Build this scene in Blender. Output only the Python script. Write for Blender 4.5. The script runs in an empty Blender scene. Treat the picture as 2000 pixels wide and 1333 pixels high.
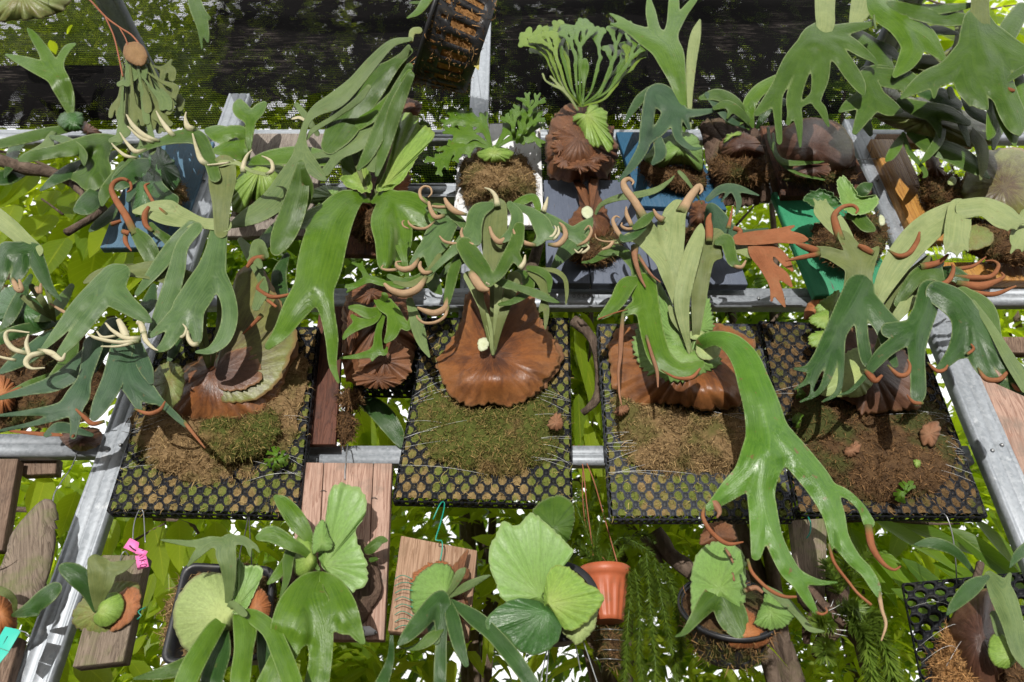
import bpy, bmesh, math, random
import numpy as np
from mathutils import Vector, noise as mnoise

random.seed(7)
RNG = np.random.default_rng(11)
SC = bpy.context.scene
COL = SC.collection

# ------------------------------------------------------------------ camera, sky, sun, exposure
FPX, CX, CY = 1333.0, 1000.0, 666.5          # 24 mm lens on a 2000 px wide picture
CAM_D, CAM_H, PITCH = 1.60, 1.50, math.radians(33.8)
cam_data = bpy.data.cameras.new("camera")
cam_data.lens = 24.0
cam_data.sensor_width = 36.0
cam_data.clip_start = 0.02
cam_data.clip_end = 400.0
cam = bpy.data.objects.new("camera", cam_data)
cam.location = (0, -CAM_D, CAM_H)
cam.rotation_euler = (math.radians(90) + PITCH, 0, 0)
COL.objects.link(cam)
SC.camera = cam
cam_data.dof.use_dof = True
cam_data.dof.focus_distance = 1.75
cam_data.dof.aperture_fstop = 3.5

SUN_EL, SUN_AZ = math.radians(3), math.radians(6)     # low, behind the photographer's left shoulder, standing in for the camera flash
world = bpy.data.worlds.new("World")
SC.world = world
world.use_nodes = True
wn = world.node_tree
wn.nodes.clear()
w_out = wn.nodes.new("ShaderNodeOutputWorld")
w_bg = wn.nodes.new("ShaderNodeBackground")
w_sky = wn.nodes.new("ShaderNodeTexSky")
w_sky.sky_type = 'NISHITA'
w_sky.sun_disc = False
w_sky.sun_elevation = SUN_EL
w_sky.sun_rotation = math.pi + SUN_AZ
w_sky.dust_density = 6.0
w_sky.air_density = 1.0
w_sky.ozone_density = 1.0
w_bg.inputs['Strength'].default_value = 0.15
# thin bright cloud over the whole sky
w_mix = wn.nodes.new("ShaderNodeMix"); w_mix.data_type = 'RGBA'
w_tc = wn.nodes.new("ShaderNodeTexCoord")
w_ns = wn.nodes.new("ShaderNodeTexNoise"); w_ns.inputs['Scale'].default_value = 3.0; w_ns.inputs['Detail'].default_value = 4
w_mr = wn.nodes.new("ShaderNodeMapRange")
w_mr.inputs['From Min'].default_value = .3; w_mr.inputs['From Max'].default_value = .6
w_mr.inputs['To Min'].default_value = .55; w_mr.inputs['To Max'].default_value = .95
wn.links.new(w_tc.outputs['Generated'], w_ns.inputs['Vector'])
wn.links.new(w_ns.outputs['Fac'], w_mr.inputs['Value'])
wn.links.new(w_mr.outputs[0], w_mix.inputs[0])
wn.links.new(w_sky.outputs[0], w_mix.inputs[6])
w_mix.inputs[7].default_value = (6.6, 6.6, 6.5, 1)
wn.links.new(w_mix.outputs[2], w_bg.inputs['Color'])
wn.links.new(w_bg.outputs[0], w_out.inputs['Surface'])

sun_data = bpy.data.lights.new("sun", 'SUN')
sun_data.energy = 2.6
sun_data.angle = math.radians(0.5)
sun_data.color = (1.0, 0.965, 0.91)
sun = bpy.data.objects.new("sun", sun_data)
_ld = Vector((math.sin(SUN_AZ) * math.cos(SUN_EL), math.cos(SUN_AZ) * math.cos(SUN_EL), -math.sin(SUN_EL)))
sun.rotation_euler = _ld.to_track_quat('-Z', 'Y').to_euler()
sun.location = (-3, -8, 6)
COL.objects.link(sun)

SC.view_settings.view_transform = 'Standard'
SC.view_settings.look = 'None'
SC.view_settings.exposure = 0.88
SC.view_settings.gamma = 1.0
SC.view_settings.use_curve_mapping = False
SC.cycles.max_bounces = 6
SC.cycles.transparent_max_bounces = 24
SC.cycles.diffuse_bounces = 3
SC.cycles.transmission_bounces = 4
SC.cycles.glossy_bounces = 3

# ------------------------------------------------------------------ geometry helpers
CT, ST = math.cos(PITCH), math.sin(PITCH)

DK = .54
def depth_inv(e):
    return np.where(e > .12, .12 + (e - .12) / DK, e)

def depth_of(d):
    """how far things stand out from the wall, once the deeper ones are drawn in a little"""
    return np.where(d > .12, .12 + (d - .12) * DK, d)

def W3(px, py, d):
    """points of the wall: d metres in front of (+) or behind (-) the plane of the steel frame"""
    px = np.asarray(px, float); py = np.asarray(py, float); d = np.asarray(d, float)
    d = depth_of(d)
    x = (px - CX) / FPX
    yc = -(py - CY) / FPX
    dy = CT - yc * ST
    dz = ST + yc * CT
    t = (CAM_D - d) / dy
    return np.stack([x * t + 0 * d, -d + 0 * x, CAM_H + dz * t], axis=-1)

def V(px, py, d):
    return Vector(W3(px, py, d).tolist())

def mpp(px, py, d):
    """metres per picture unit at that place"""
    yc = -(py - CY) / FPX
    d = float(depth_of(d))
    return (CAM_D - d) / (CT - yc * ST) / FPX

def tag(o, label=None, cat=None, group=None, kind=None):
    if label: o['label'] = label
    if cat: o['category'] = cat
    if group: o['group'] = group
    if kind: o['kind'] = kind
    return o

def thing(name, label, cat, loc=(0, 0, 0), group=None):
    o = bpy.data.objects.new(name, None)
    o.empty_display_size = 0.05
    o.location = loc
    COL.objects.link(o)
    return tag(o, label, cat, group)

def root_of(o):
    l = Vector((0, 0, 0))
    while o is not None:
        l += o.location
        o = o.parent
    return l

def link(name, me, mat, parent=None, smooth=True, kind=None, label=None):
    o = bpy.data.objects.new(name, me)
    COL.objects.link(o)
    if mat is not None and not me.materials:
        me.materials.append(mat)
    if smooth:
        me.shade_smooth()
    if parent is not None:
        off = root_of(parent)
        me.transform(__import__('mathutils').Matrix.Translation(-off))
        o.parent = parent
    tag(o, label, None, None, kind)
    return o

def mesh_np(name, verts, faces, uv=None, attrs=None):
    """verts (n,3); faces = (m,3) or (m,4) array or list of polygons"""
    me = bpy.data.meshes.new(name)
    verts = np.asarray(verts, np.float32)
    me.vertices.add(len(verts))
    me.vertices.foreach_set('co', verts.ravel())
    if isinstance(faces, np.ndarray):
        k = faces.shape[1]
        me.loops.add(faces.size)
        me.loops.foreach_set('vertex_index', faces.astype(np.int32).ravel())
        me.polygons.add(len(faces))
        me.polygons.foreach_set('loop_start', (np.arange(len(faces)) * k).astype(np.int32))
        lv = faces.ravel()
    else:
        tot = np.array([len(f) for f in faces])
        lv = np.array([i for f in faces for i in f], np.int32)
        me.loops.add(len(lv))
        me.loops.foreach_set('vertex_index', lv)
        me.polygons.add(len(faces))
        me.polygons.foreach_set('loop_start', np.concatenate([[0], np.cumsum(tot)[:-1]]).astype(np.int32))
    if uv is not None:
        l = me.uv_layers.new(name="UVMap")
        l.data.foreach_set('uv', np.asarray(uv, np.float32)[lv].ravel())
    for k_, v_ in (attrs or {}).items():
        a = me.attributes.new(k_, 'FLOAT', 'POINT')
        a.data.foreach_set('value', np.asarray(v_, np.float32))
    me.update(calc_edges=True)
    me.validate()
    return me

def spline(pts, step=3.0):
    """Catmull-Rom through rows of any width; distance is measured on the first two columns"""
    p = np.asarray(pts, float)
    if len(p) == 1:
        return p
    q = np.vstack([2 * p[0] - p[1], p, 2 * p[-1] - p[-2]])
    out = []
    for i in range(1, len(q) - 2):
        n = max(2, int(np.hypot(*(q[i + 1, :2] - q[i, :2])) / step) + 1)
        t = np.linspace(0, 1, n, endpoint=False)[:, None]
        a, b, c, e = q[i - 1], q[i], q[i + 1], q[i + 2]
        out.append(.5 * ((2 * b) + (c - a) * t + (2 * a - 5 * b + 4 * c - e) * t * t + (3 * b - a - 3 * c + e) * t ** 3))
    out.append(p[-1:])
    return np.vstack(out)

def snoise(x, y, seed=0.0):
    """cheap smooth noise in [-1,1] for arrays"""
    r = np.zeros_like(x)
    rs = np.random.default_rng(int(seed * 977) % 99991)
    for k in range(6):
        a = rs.uniform(0, 6.283); f = rs.uniform(.5, 1.6); ph = rs.uniform(0, 6.283)
        r = r + np.sin((x * math.cos(a) + y * math.sin(a)) * f + ph)
    return r / 3.0

# marching squares table: corners 0(bl)1(br)2(tr)3(tl), edges 4(b)5(r)6(t)7(l)
_MS = {1: [(0, 4, 7)], 2: [(4, 1, 5)], 3: [(0, 1, 5), (0, 5, 7)], 4: [(5, 2, 6)],
       5: [(0, 4, 7), (5, 2, 6)], 6: [(4, 1, 2), (4, 2, 6)], 7: [(0, 1, 5), (0, 5, 6), (0, 6, 7), (1, 2, 5), (5, 2, 6)][:0],
       8: [(7, 6, 3)], 9: [(0, 4, 6), (0, 6, 3)], 10: [(4, 1, 5), (7, 6, 3)], 12: [(7, 5, 2), (7, 2, 3)],
       15: [(0, 1, 2), (0, 2, 3)]}
_MS[7] = [(0, 1, 2), (0, 2, 6), (0, 6, 7)]
_MS[11] = [(0, 1, 5), (0, 5, 6), (0, 6, 3)]
_MS[13] = [(0, 4, 5), (0, 5, 2), (0, 2, 3)]
_MS[14] = [(4, 1, 2), (4, 2, 3), (4, 3, 7)]

_seed = [0]

def lamina(name, strokes, mat, parent, k=4.5, cell=3.0, camber=0.35, und=0.005, thick=0.0009, flip=False, label=None, fold=0.0):
    """a forked leaf blade: a smooth union of tapering strokes (x, y, width, depth[, tip colour]),
    given its own depth, camber and undulation, and a real thickness"""
    _seed[0] += 1
    sd = _seed[0]
    S = []
    for s in strokes:
        a = np.array([(tuple(p) + (0.0,) * (5 - len(p))) for p in s], float)
        r = spline(a, 2.5)
        r[:, 2] = np.maximum(r[:, 2] * .5, .9)
        S.append(r)
    allp = np.vstack(S)
    m = allp[:, 2].max() * 0 + 6
    x0 = (allp[:, 0] - allp[:, 2]).min() - m; x1 = (allp[:, 0] + allp[:, 2]).max() + m
    y0 = (allp[:, 1] - allp[:, 2]).min() - m; y1 = (allp[:, 1] + allp[:, 2]).max() + m
    nx = int((x1 - x0) / cell) + 2; ny = int((y1 - y0) / cell) + 2
    gx = x0 + np.arange(nx) * cell; gy = y0 + np.arange(ny) * cell
    GX, GY = np.meshgrid(gx, gy)
    X = GX.ravel(); Y = GY.ravel()
    sds, ds, us, vs, bs, rs_ = [], [], [], [], [], []
    ubase = 0.0
    for r in S:
        n = len(r)
        best = np.full(len(X), 1e9, np.float32); bi = np.zeros(len(X), np.int32)
        CH = 64
        for c in range(0, n, CH):
            q = r[c:c + CH].astype(np.float32)
            D = np.sqrt((X[:, None].astype(np.float32) - q[None, :, 0]) ** 2 + (Y[:, None].astype(np.float32) - q[None, :, 1]) ** 2) - q[None, :, 2]
            j = D.argmin(1); v = D[np.arange(len(X)), j]
            u = v < best
            best[u] = v[u]; bi[u] = j[u] + c
        tg = np.gradient(r[:, :2], axis=0) if n > 1 else np.array([[0., 1.]])
        tg = tg / (np.linalg.norm(tg, axis=1, keepdims=True) + 1e-9)
        ul = np.concatenate([[0], np.cumsum(np.linalg.norm(np.diff(r[:, :2], axis=0), axis=1))])
        dx = X - r[bi, 0]; dy = Y - r[bi, 1]
        al = dx * tg[bi, 0] + dy * tg[bi, 1]
        la = tg[bi, 0] * dy - tg[bi, 1] * dx
        # depth goes on along the slope so that it stays smooth across samples
        dd = np.gradient(r[:, 3]) / (np.maximum(1e-3, np.gradient(ul)) if n > 1 else 1)
        sds.append(best); us.append(ul[bi] + np.clip(al, -4, 4)); vs.append(np.clip(la / r[bi, 2], -1.2, 1.2))
        ds.append(r[bi, 3] + np.clip(dd[bi], -.01, .01) * np.clip(al, -4, 4)); bs.append(r[bi, 4]); rs_.append(r[bi, 2])
    F = sds[0].astype(float)
    for b in sds[1:]:
        h = np.clip(.5 + .5 * (b - F) / k, 0, 1)
        F = b * (1 - h) + F * h - k * h * (1 - h)
    sa = np.stack(sds); wt = np.exp(-np.clip((sa - sa.min(0)) / 7.0, 0, 30)); wt /= wt.sum(0)
    dep = (wt * np.stack(ds)).sum(0); br = (wt * np.stack(bs)).sum(0)
    vv = (wt * np.stack(vs)).sum(0); near = sa.argmin(0); rloc = (wt * np.stack(rs_)).sum(0)
    uu = (wt * np.stack(us)).sum(0)
    def blur(f, it):
        f = f.reshape(ny, nx)
        for _ in range(it):
            p = np.pad(f, 1, mode='edge')
            f = (p[:-2, 1:-1] + p[2:, 1:-1] + p[1:-1, :-2] + p[1:-1, 2:] + 2 * f) / 6
        return f.ravel()
    dep = blur(dep, 5)
    sc = mpp(float(X.mean()), float(Y.mean()), float(allp[:, 3].mean()))
    edge = np.clip(-F, 0, 60)
    prof = blur(np.minimum(edge, 45) * .75, 5)      # rises from the margin inwards to a soft keel
    rel = .8 * camber * sc * prof
    rel = rel + fold * blur(np.abs(vv), 2)
    rel = rel + und * snoise(X / 26., Y / 26., sd) + und * .55 * snoise(X / 10., Y / 10., sd + 3) * np.clip(1 - edge / 22, 0, 1)
    dep = depth_inv(depth_of(dep) + rel)
    # marching squares
    ins = (F < 0)
    I = ins.reshape(ny, nx)
    cfg = I[:-1, :-1] * 1 + I[:-1, 1:] * 2 + I[1:, 1:] * 4 + I[1:, :-1] * 8
    idx = np.arange(nx * ny).reshape(ny, nx)
    c0, c1, c2, c3 = idx[:-1, :-1], idx[:-1, 1:], idx[1:, 1:], idx[1:, :-1]
    N = nx * ny
    eb, er, et, el = N + c0, 2 * N + c1, N + c3, 2 * N + c0       # horizontal edges start N, vertical edges 2N
    code = [c0, c1, c2, c3, eb, er, et, el]
    tris = []
    for cf, tl in _MS.items():
        mk = cfg == cf
        if not mk.any():
            continue
        for t in tl:
            tris.append(np.stack([code[t[0]][mk], code[t[1]][mk], code[t[2]][mk]], 1))
    T = np.vstack(tris)
    used, inv = np.unique(T.ravel(), return_inverse=True)
    T = inv.reshape(-1, 3)
    base = used % N
    kind = used // N
    nb = np.where(kind == 1, base + 1, np.where(kind == 2, base + nx, base))
    nb = np.minimum(nb, N - 1)
    f0, f1 = F[base], F[nb]
    tt = np.where(kind == 0, 0, np.clip(f0 / np.where(np.abs(f0 - f1) < 1e-9, 1, f0 - f1), 0.02, .98))
    L = lambda a: a[base] * (1 - tt) + a[nb] * tt
    P = W3(L(X), L(Y), L(dep))
    me = mesh_np(name, P, T, uv=np.stack([L(uu) / 100. + sd * .37, L(vv)], 1),
                 attrs={'brown': np.clip(L(br), 0, 1), 'rim': np.clip(1 - L(edge) / 2.0, 0, 1) * np.clip((L(rloc) - 4) / 8, 0, 1)})
    o = link(name, me, mat, parent, label=label)
    if thick:
        mo = o.modifiers.new("thickness", 'SOLIDIFY')
        mo.thickness = thick; mo.offset = 0.0
    return o

def tube3(name, P, R, mat, parent, flat=1.0, nseg=8, uvs=1.0, kind=None, label=None, cap=True, bend=0.0):
    """tapering tube along 3-D points P with radii R; flat squashes it along the line of sight"""
    P = np.asarray(P, float); R = np.asarray(R, float)
    n = len(P)
    T = np.gradient(P, axis=0)
    T /= np.linalg.norm(T, axis=1, keepdims=True) + 1e-12
    camp = np.array([0, -CAM_D, CAM_H])
    vd = (P - camp); vd /= np.linalg.norm(vd, axis=1, keepdims=True)
    B = np.cross(T, vd)
    bl = np.linalg.norm(B, axis=1, keepdims=True)
    B = np.where(bl > 1e-3, B / np.maximum(bl, 1e-9), np.array([[1., 0, 0]]))
    for i in range(1, n):
        if (B[i] * B[i - 1]).sum() < 0:
            B[i] = -B[i]
    Nn = np.cross(B, T)
    an = np.linspace(0, 2 * math.pi, nseg, endpoint=False)
    ring = P[:, None, :] + R[:, None, None] * (np.cos(an)[None, :, None] * B[:, None, :] + (flat * np.sin(an) + bend * (np.cos(an) ** 2 - .5))[None, :, None] * Nn[:, None, :])
    Vv = ring.reshape(-1, 3)
    fs = []
    for i in range(n - 1):
        for j in range(nseg):
            a = i * nseg + j; b = i * nseg + (j + 1) % nseg
            fs.append((a, b, b + nseg, a + nseg))
    if cap:
        fs.append(tuple(range(nseg))[::-1]); fs.append(tuple((n - 1) * nseg + j for j in range(nseg)))
    ul = np.concatenate([[0], np.cumsum(np.linalg.norm(np.diff(P, axis=0), axis=1))])
    uv = np.stack([np.repeat(ul, nseg) * 10, np.tile(np.arange(nseg) / nseg, n)], 1)
    me = mesh_np(name, Vv, fs, uv=uv, attrs={'base': np.repeat(np.clip(1 - ul / (.25 * ul[-1] + 1e-6), 0, 1), nseg)})
    return link(name, me, mat, parent, kind=kind, label=label)

def horn(name, pts, mat, parent, flat=.45, nseg=10, label=None):
    r = spline(np.array(pts, float), 3.0)
    P = W3(r[:, 0], r[:, 1], r[:, 3])
    R = np.array([mpp(a[0], a[1], a[3]) for a in r]) * np.maximum(r[:, 2], 1.2) * .5
    return tube3(name, P, R * .72, mat, parent, flat=flat, nseg=nseg, label=label, bend=.5)

def wire(name, pts, rad, mat, parent, nseg=6, step=6.0):
    r = spline(np.array(pts, float), step)
    P = W3(r[:, 0], r[:, 1], r[:, 2])
    return tube3(name, P, np.full(len(P), rad), mat, parent, nseg=nseg)

def shield(name, outline, centre, d0, dome, mat, parent, nr=14, na=96, ruff=2.2, ruffn=40, ridge=0.0012, ridgen=26,
           power=1.0, thick=.0015, edge_d=0.0, lump=.006, teeth=0.0, label=None, kind=None, lean=None, planar=False, bumps=()):
    """a rounded plate-like frond: outline and centre in picture units, domed out from depth d0"""
    _seed[0] += 1
    sd = _seed[0]
    rs = np.random.default_rng(sd)
    o = np.array(outline, float)
    oo = spline(np.vstack([o, o[:1]])[:, :2] if False else np.vstack([o[-1:], o, o[:2]]), 2.0)
    # resample the closed curve evenly
    c = np.array(centre, float)
    i0 = np.argmin(np.hypot(*(oo[:60] - o[0]).T)); oo = oo[i0:]
    dist = np.hypot(*(oo - o[0]).T); i1 = len(oo) // 2 + np.argmin(dist[len(oo) // 2:]); oo = oo[:i1 + 1]
    ul = np.concatenate([[0], np.cumsum(np.hypot(*np.diff(oo, axis=0).T))])
    tt = np.linspace(0, ul[-1], na, endpoint=False)
    E = np.stack([np.interp(tt, ul, oo[:, 0]), np.interp(tt, ul, oo[:, 1])], 1)
    an = np.arange(na) / na * 2 * math.pi
    dirv = E - c; ln = np.linalg.norm(dirv, axis=1, keepdims=True)
    wob = sum(rs.uniform(.4, 1) * np.sin(an * f + rs.uniform(0, 6.28)) for f in (2, 3, max(3, ruffn // 5), max(4, ruffn // 3), ruffn // 2, int(ruffn * .77), ruffn)) / 2.2
    env = .55 + .45 * np.sin(an * 2 + rs.uniform(0, 6.28)) * np.sin(an * 3 + rs.uniform(0, 6.28))
    wob = wob * (.5 + env)
    rib = sum(rs.uniform(.3, 1) * np.sin(an * int(max(2, ridgen * q)) + rs.uniform(0, 6.28)) for q in (.3, .47, .71, 1.0, 1.43)) / 1.8 * (.4 + env)
    tooth = teeth * np.abs(((an / (2 * math.pi) * ruffn) % 1.0) - .5) * 2
    E = c + dirv * (1 + ((ruff * wob - tooth) / ln[:, 0])[:, None])
    sc = mpp(c[0], c[1], d0)
    Pp, uv, edg = [], [], []
    ts = np.linspace(0, 1, nr + 1)[1:]
    ph = rs.uniform(0, 6.28, 4)
    for t in ts:
        q = c + (E - c) * t
        d = d0 + dome * (1 - t ** (2 * power)) + edge_d * t ** 3
        d = d + ridge * t * rib
        d = d + lump * snoise(q[:, 0] / 40., q[:, 1] / 40., sd) * (1 if t < 1 else 1)
        d = d + sc * ruff * .8 * wob * t ** 4
        for bxx, byy, brr, bhh in bumps:
            d = d + bhh * np.exp(-((q[:, 0] - bxx) ** 2 + (q[:, 1] - byy) ** 2) / (brr * brr))
        d = depth_inv(depth_of(d0) + (d - d0))
        if lean is not None:
            d = d + (q[:, 0] - c[0]) * lean[0] + (q[:, 1] - c[1]) * lean[1]
        Pp.append(W3(q[:, 0], q[:, 1], d))
        uv.append(np.stack([np.full(na, t), an / (2 * math.pi)], 1)); edg.append(np.full(na, t))
    cc = W3(c[0], c[1], depth_inv(depth_of(d0) + dome + sum(b_[3] * math.exp(-((c[0] - b_[0]) ** 2 + (c[1] - b_[1]) ** 2) / b_[2] ** 2) for b_ in bumps) + lump * float(snoise(np.array([c[0] / 40.]), np.array([c[1] / 40.]), sd)[0])))[None]
    Vv = np.vstack([cc] + Pp)
    fs = [(0, 1 + (j + 1) % na, 1 + j) for j in range(na)]
    for i in range(len(ts) - 1):
        b = 1 + i * na
        for j in range(na):
            k2 = (j + 1) % na
            fs.append((b + j, b + k2, b + na + k2, b + na + j))
    if planar:
        allq = np.vstack([c[None]] + [c + (E - c) * t for t in ts])
        uv_ = np.stack([(allq[:, 0] - c[0]) * sc, -(allq[:, 1] - c[1]) * sc], 1)
    else:
        uv_ = np.vstack([[[0, 0]]] + uv)
    me = mesh_np(name, Vv, fs, uv=uv_,
                 attrs={'rim': np.concatenate([[0], np.clip((np.concatenate(edg) - .955) / .04, 0, 1)]), 'brown': np.zeros(len(Vv))})
    ob = link(name, me, mat, parent, label=label, kind=kind)
    if thick:
        mo = ob.modifiers.new("thickness", 'SOLIDIFY'); mo.thickness = thick; mo.offset = -1 if False else 0
    return ob

def bx(name, corners, th, mat, parent, bevel=.002, label=None, sub=0, smooth=False):
    """a board: four picture corners (x, y, depth) of its front face, th metres thick towards the back"""
    F = np.array([W3(*c) for c in corners])
    n = np.cross(F[1] - F[0], F[3] - F[0]); n /= np.linalg.norm(n)
    if n[1] < 0: n = -n
    Bk = F + n * th
    w = np.linalg.norm(F[1] - F[0]); h = np.linalg.norm(F[3] - F[0])
    Vv = np.vstack([F, Bk])
    fs = [(0, 1, 2, 3), (7, 6, 5, 4), (0, 4, 5, 1), (1, 5, 6, 2), (2, 6, 7, 3), (3, 7, 4, 0)]
    uv = np.array([(0, h), (w, h), (w, 0), (0, 0), (th, h + th), (w + th, h + th), (w + th, -th), (th, -th)])
    me = mesh_np(name, Vv, fs, uv=uv)
    bm = bmesh.new(); bm.from_mesh(me); bmesh.ops.recalc_face_normals(bm, faces=bm.faces); bm.to_mesh(me); bm.free()
    o = link(name, me, mat, parent, smooth=smooth, label=label)
    if bevel:
        m = o.modifiers.new("bevel", 'BEVEL'); m.width = bevel; m.segments = 2
    return o

def channel(name, a, b, w, mat, parent, dep=.035, lip=.012, out=(0, -1, 0), grooves=2, rev=False):
    """cold-formed steel channel: web with pressed grooves facing out, flanges and return lips behind"""
    A = Vector(a); B = Vector(b); L = (B - A).normalized()
    o = Vector(out); o = (o - L * o.dot(L)).normalized()
    x = L.cross(o).normalized()
    h = w / 2
    g = .0025
    pr = [(-h + lip, -dep), (-h, -dep), (-h, 0)]
    ks = [-.42, .0, .42] if grooves == 3 else ([-.36, .36] if grooves == 2 else [0])
    for kx in ks:
        pr += [(kx * w * .9 - .004, 0), (kx * w * .9 - .0015, -g), (kx * w * .9 + .0015, -g), (kx * w * .9 + .004, 0)]
    pr += [(h, 0), (h, -dep), (h - lip, -dep)]
    if rev:
        pr = [(p[0], -p[1] - dep) for p in pr]
    pts = []
    for e in (A, B):
        for p in pr:
            pts.append(tuple(e + x * p[0] + o * p[1]))
    n = len(pr)
    fs = [(i, i + 1, n + i + 1, n + i) for i in range(n - 1)]
    ln = (B - A).length
    uv = [(0, p[0]) for p in pr] + [(ln, p[0]) for p in pr]
    me = mesh_np(name, np.array(pts), fs, uv=np.array(uv))
    ob = link(name, me, mat, parent, smooth=False)
    m = ob.modifiers.new("sheet", 'SOLIDIFY'); m.thickness = .0016; m.offset = 0
    return ob

def fibres(name, me_pts, me_nrm, n, ln, wd, mat, parent, seed=1, kind='stuff', spread=.9, droop=.3):
    """short bent moss strands standing on sampled surface points"""
    rs = np.random.default_rng(seed)
    i = rs.integers(0, len(me_pts), n)
    p = me_pts[i] + rs.normal(0, 1, (n, 3)) * .003
    nr = me_nrm[i]
    t = rs.normal(0, 1, (n, 3)); t /= np.linalg.norm(t, axis=1, keepdims=True)
    d1 = nr * .55 + t * spread; d1 /= np.linalg.norm(d1, axis=1, keepdims=True)
    d2 = d1 + rs.normal(0, .55, (n, 3)) + np.array([0, 0, -droop]); d2 /= np.linalg.norm(d2, axis=1, keepdims=True)
    l = (ln * (.45 + 1.9 * rs.uniform(0, 1, n) ** 2.2))[:, None]
    s = np.cross(d1, rs.normal(0, 1, (n, 3))); s /= np.linalg.norm(s, axis=1, keepdims=True) + 1e-9
    s = s * wd * rs.uniform(.6, 1.4, (n, 1))
    a = p - d1 * .003; b = p + d1 * l * .5; c = b + d2 * l * .5
    Vv = np.stack([a - s, a + s, b - s, b + s, c], 1).reshape(-1, 3)
    k = np.arange(n)[:, None] * 5
    fs = np.concatenate([k + [0, 1, 3], k + [0, 3, 2], k + [2, 3, 4]], 0)
    tone = np.repeat(rs.uniform(0, 1, n), 5)
    me = mesh_np(name, Vv, fs, attrs={'tone': tone})
    return link(name, me, mat, parent, kind=kind, smooth=False)

def surf_points(o, k=1):
    me = o.data
    n = len(me.vertices)
    co = np.empty(n * 3, np.float32); me.vertices.foreach_get('co', co)
    no = np.empty(n * 3, np.float32); me.vertices.foreach_get('normal', no)
    co = co.reshape(-1, 3) + np.array(root_of(o.parent) if o.parent else (0, 0, 0), np.float32)
    no = no.reshape(-1, 3)
    camp = np.array([0, -CAM_D, CAM_H]) - co
    s = np.sign((no * camp).sum(1)); s[s == 0] = 1
    return co, no * s[:, None]

def mossball(outline, centre, d0, dome, mat, fmat, parent, nf=2500, ln=.014, name='moss_ball', power=1.3, wd=.0007, lump=.018, seed=None):
    o = shield(name, outline, centre, d0, dome, mat, parent, nr=22, na=72, ruff=5, ruffn=31, ridge=.002, thick=0, lump=lump, power=power)
    P, N = surf_points(o)
    # vertices crowd towards the middle: keep them in proportion to their ring
    ring = np.concatenate([[0], np.repeat(np.arange(1, 23), 72)]) / 22
    keep = RNG.uniform(0, 1, len(P)) < ring
    fibres('moss_strands', P[keep], N[keep], nf, ln, wd, fmat, parent, seed=seed or _seed[0])
    return o

# ------------------------------------------------------------------ materials
def new_mat(name):
    m = bpy.data.materials.new(name); m.use_nodes = True
    nt = m.node_tree; nt.nodes.clear()
    return m, nt

class NB:
    """small node-building helper"""
    def __init__(s, nt): s.nt = nt
    def n(s, t, **kw):
        o = s.nt.nodes.new(t)
        for k, v in kw.items():
            if k.startswith('_'):
                setattr(o, k[1:], v)
        return o
    def l(s, a, b): s.nt.links.new(a, b)
    def noise(s, vec, scale, detail=4, rough=.55, dist=0.0):
        o = s.nt.nodes.new("ShaderNodeTexNoise")
        o.inputs['Scale'].default_value = scale; o.inputs['Detail'].default_value = detail
        o.inputs['Roughness'].default_value = rough; o.inputs['Distortion'].default_value = dist
        if vec is not None: s.l(vec, o.inputs['Vector'])
        return o.outputs['Fac']
    def map(s, vec, sc):
        o = s.nt.nodes.new("ShaderNodeMapping"); o.inputs['Scale'].default_value = sc
        s.l(vec, o.inputs['Vector']); return o.outputs[0]
    def ramp(s, fac, stops, interp='LINEAR'):
        o = s.nt.nodes.new("ShaderNodeValToRGB"); o.color_ramp.interpolation = interp
        e = o.color_ramp.elements
        while len(e) < len(stops): e.new(.5)
        for i, (p, c) in enumerate(stops):
            e[i].position = p; e[i].color = (c[0], c[1], c[2], 1) if not isinstance(c, (int, float)) else (c, c, c, 1)
        s.l(fac, o.inputs[0]); return o.outputs[0]
    def mix(s, fac, a, b, mode='MIX'):
        o = s.nt.nodes.new("ShaderNodeMix"); o.data_type = 'RGBA'; o.blend_type = mode
        for v, i in ((fac, o.inputs[0]), (a, o.inputs[6]), (b, o.inputs[7])):
            if hasattr(v, 'is_linked'): s.l(v, i)
            elif isinstance(v, (int, float)): i.default_value = v
            else: i.default_value = (v[0], v[1], v[2], 1)
        return o.outputs[2]
    def math(s, op, a, b=0.0):
        o = s.nt.nodes.new("ShaderNodeMath"); o.operation = op
        for v, i in ((a, o.inputs[0]), (b, o.inputs[1])):
            if hasattr(v, 'is_linked'): s.l(v, i)
            else: i.default_value = v
        return o.outputs[0]
    def attr(s, name):
        o = s.nt.nodes.new("ShaderNodeAttribute"); o.attribute_name = name; return o.outputs['Fac']
    def coord(s, what='Object'):
        return s.nt.nodes.new("ShaderNodeTexCoord").outputs[what]
    def geo(s):
        return s.nt.nodes.new("ShaderNodeNewGeometry").outputs['Position']
    def rand(s):
        return s.nt.nodes.new("ShaderNodeObjectInfo").outputs['Random']
    def bump(s, h, strength=.3, dist=.01):
        o = s.nt.nodes.new("ShaderNodeBump"); o.inputs['Strength'].default_value = strength
        o.inputs['Distance'].default_value = dist; s.l(h, o.inputs['Height']); return o.outputs[0]
    def principled(s, col, rough=.5, spec=.5, normal=None, metal=0.0):
        o = s.nt.nodes.new("ShaderNodeBsdfPrincipled")
        for v, i in ((col, o.inputs['Base Color']), (rough, o.inputs['Roughness']), (metal, o.inputs['Metallic'])):
            if hasattr(v, 'is_linked'): s.l(v, i)
            elif isinstance(v, (int, float)): i.default_value = v
            else: i.default_value = (v[0], v[1], v[2], 1)
        o.inputs['Specular IOR Level'].default_value = spec
        if normal is not None: s.l(normal, o.inputs['Normal'])
        return o.outputs[0]
    def out(s, sh):
        o = s.nt.nodes.new("ShaderNodeOutputMaterial"); s.l(sh, o.inputs['Surface'])

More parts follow.
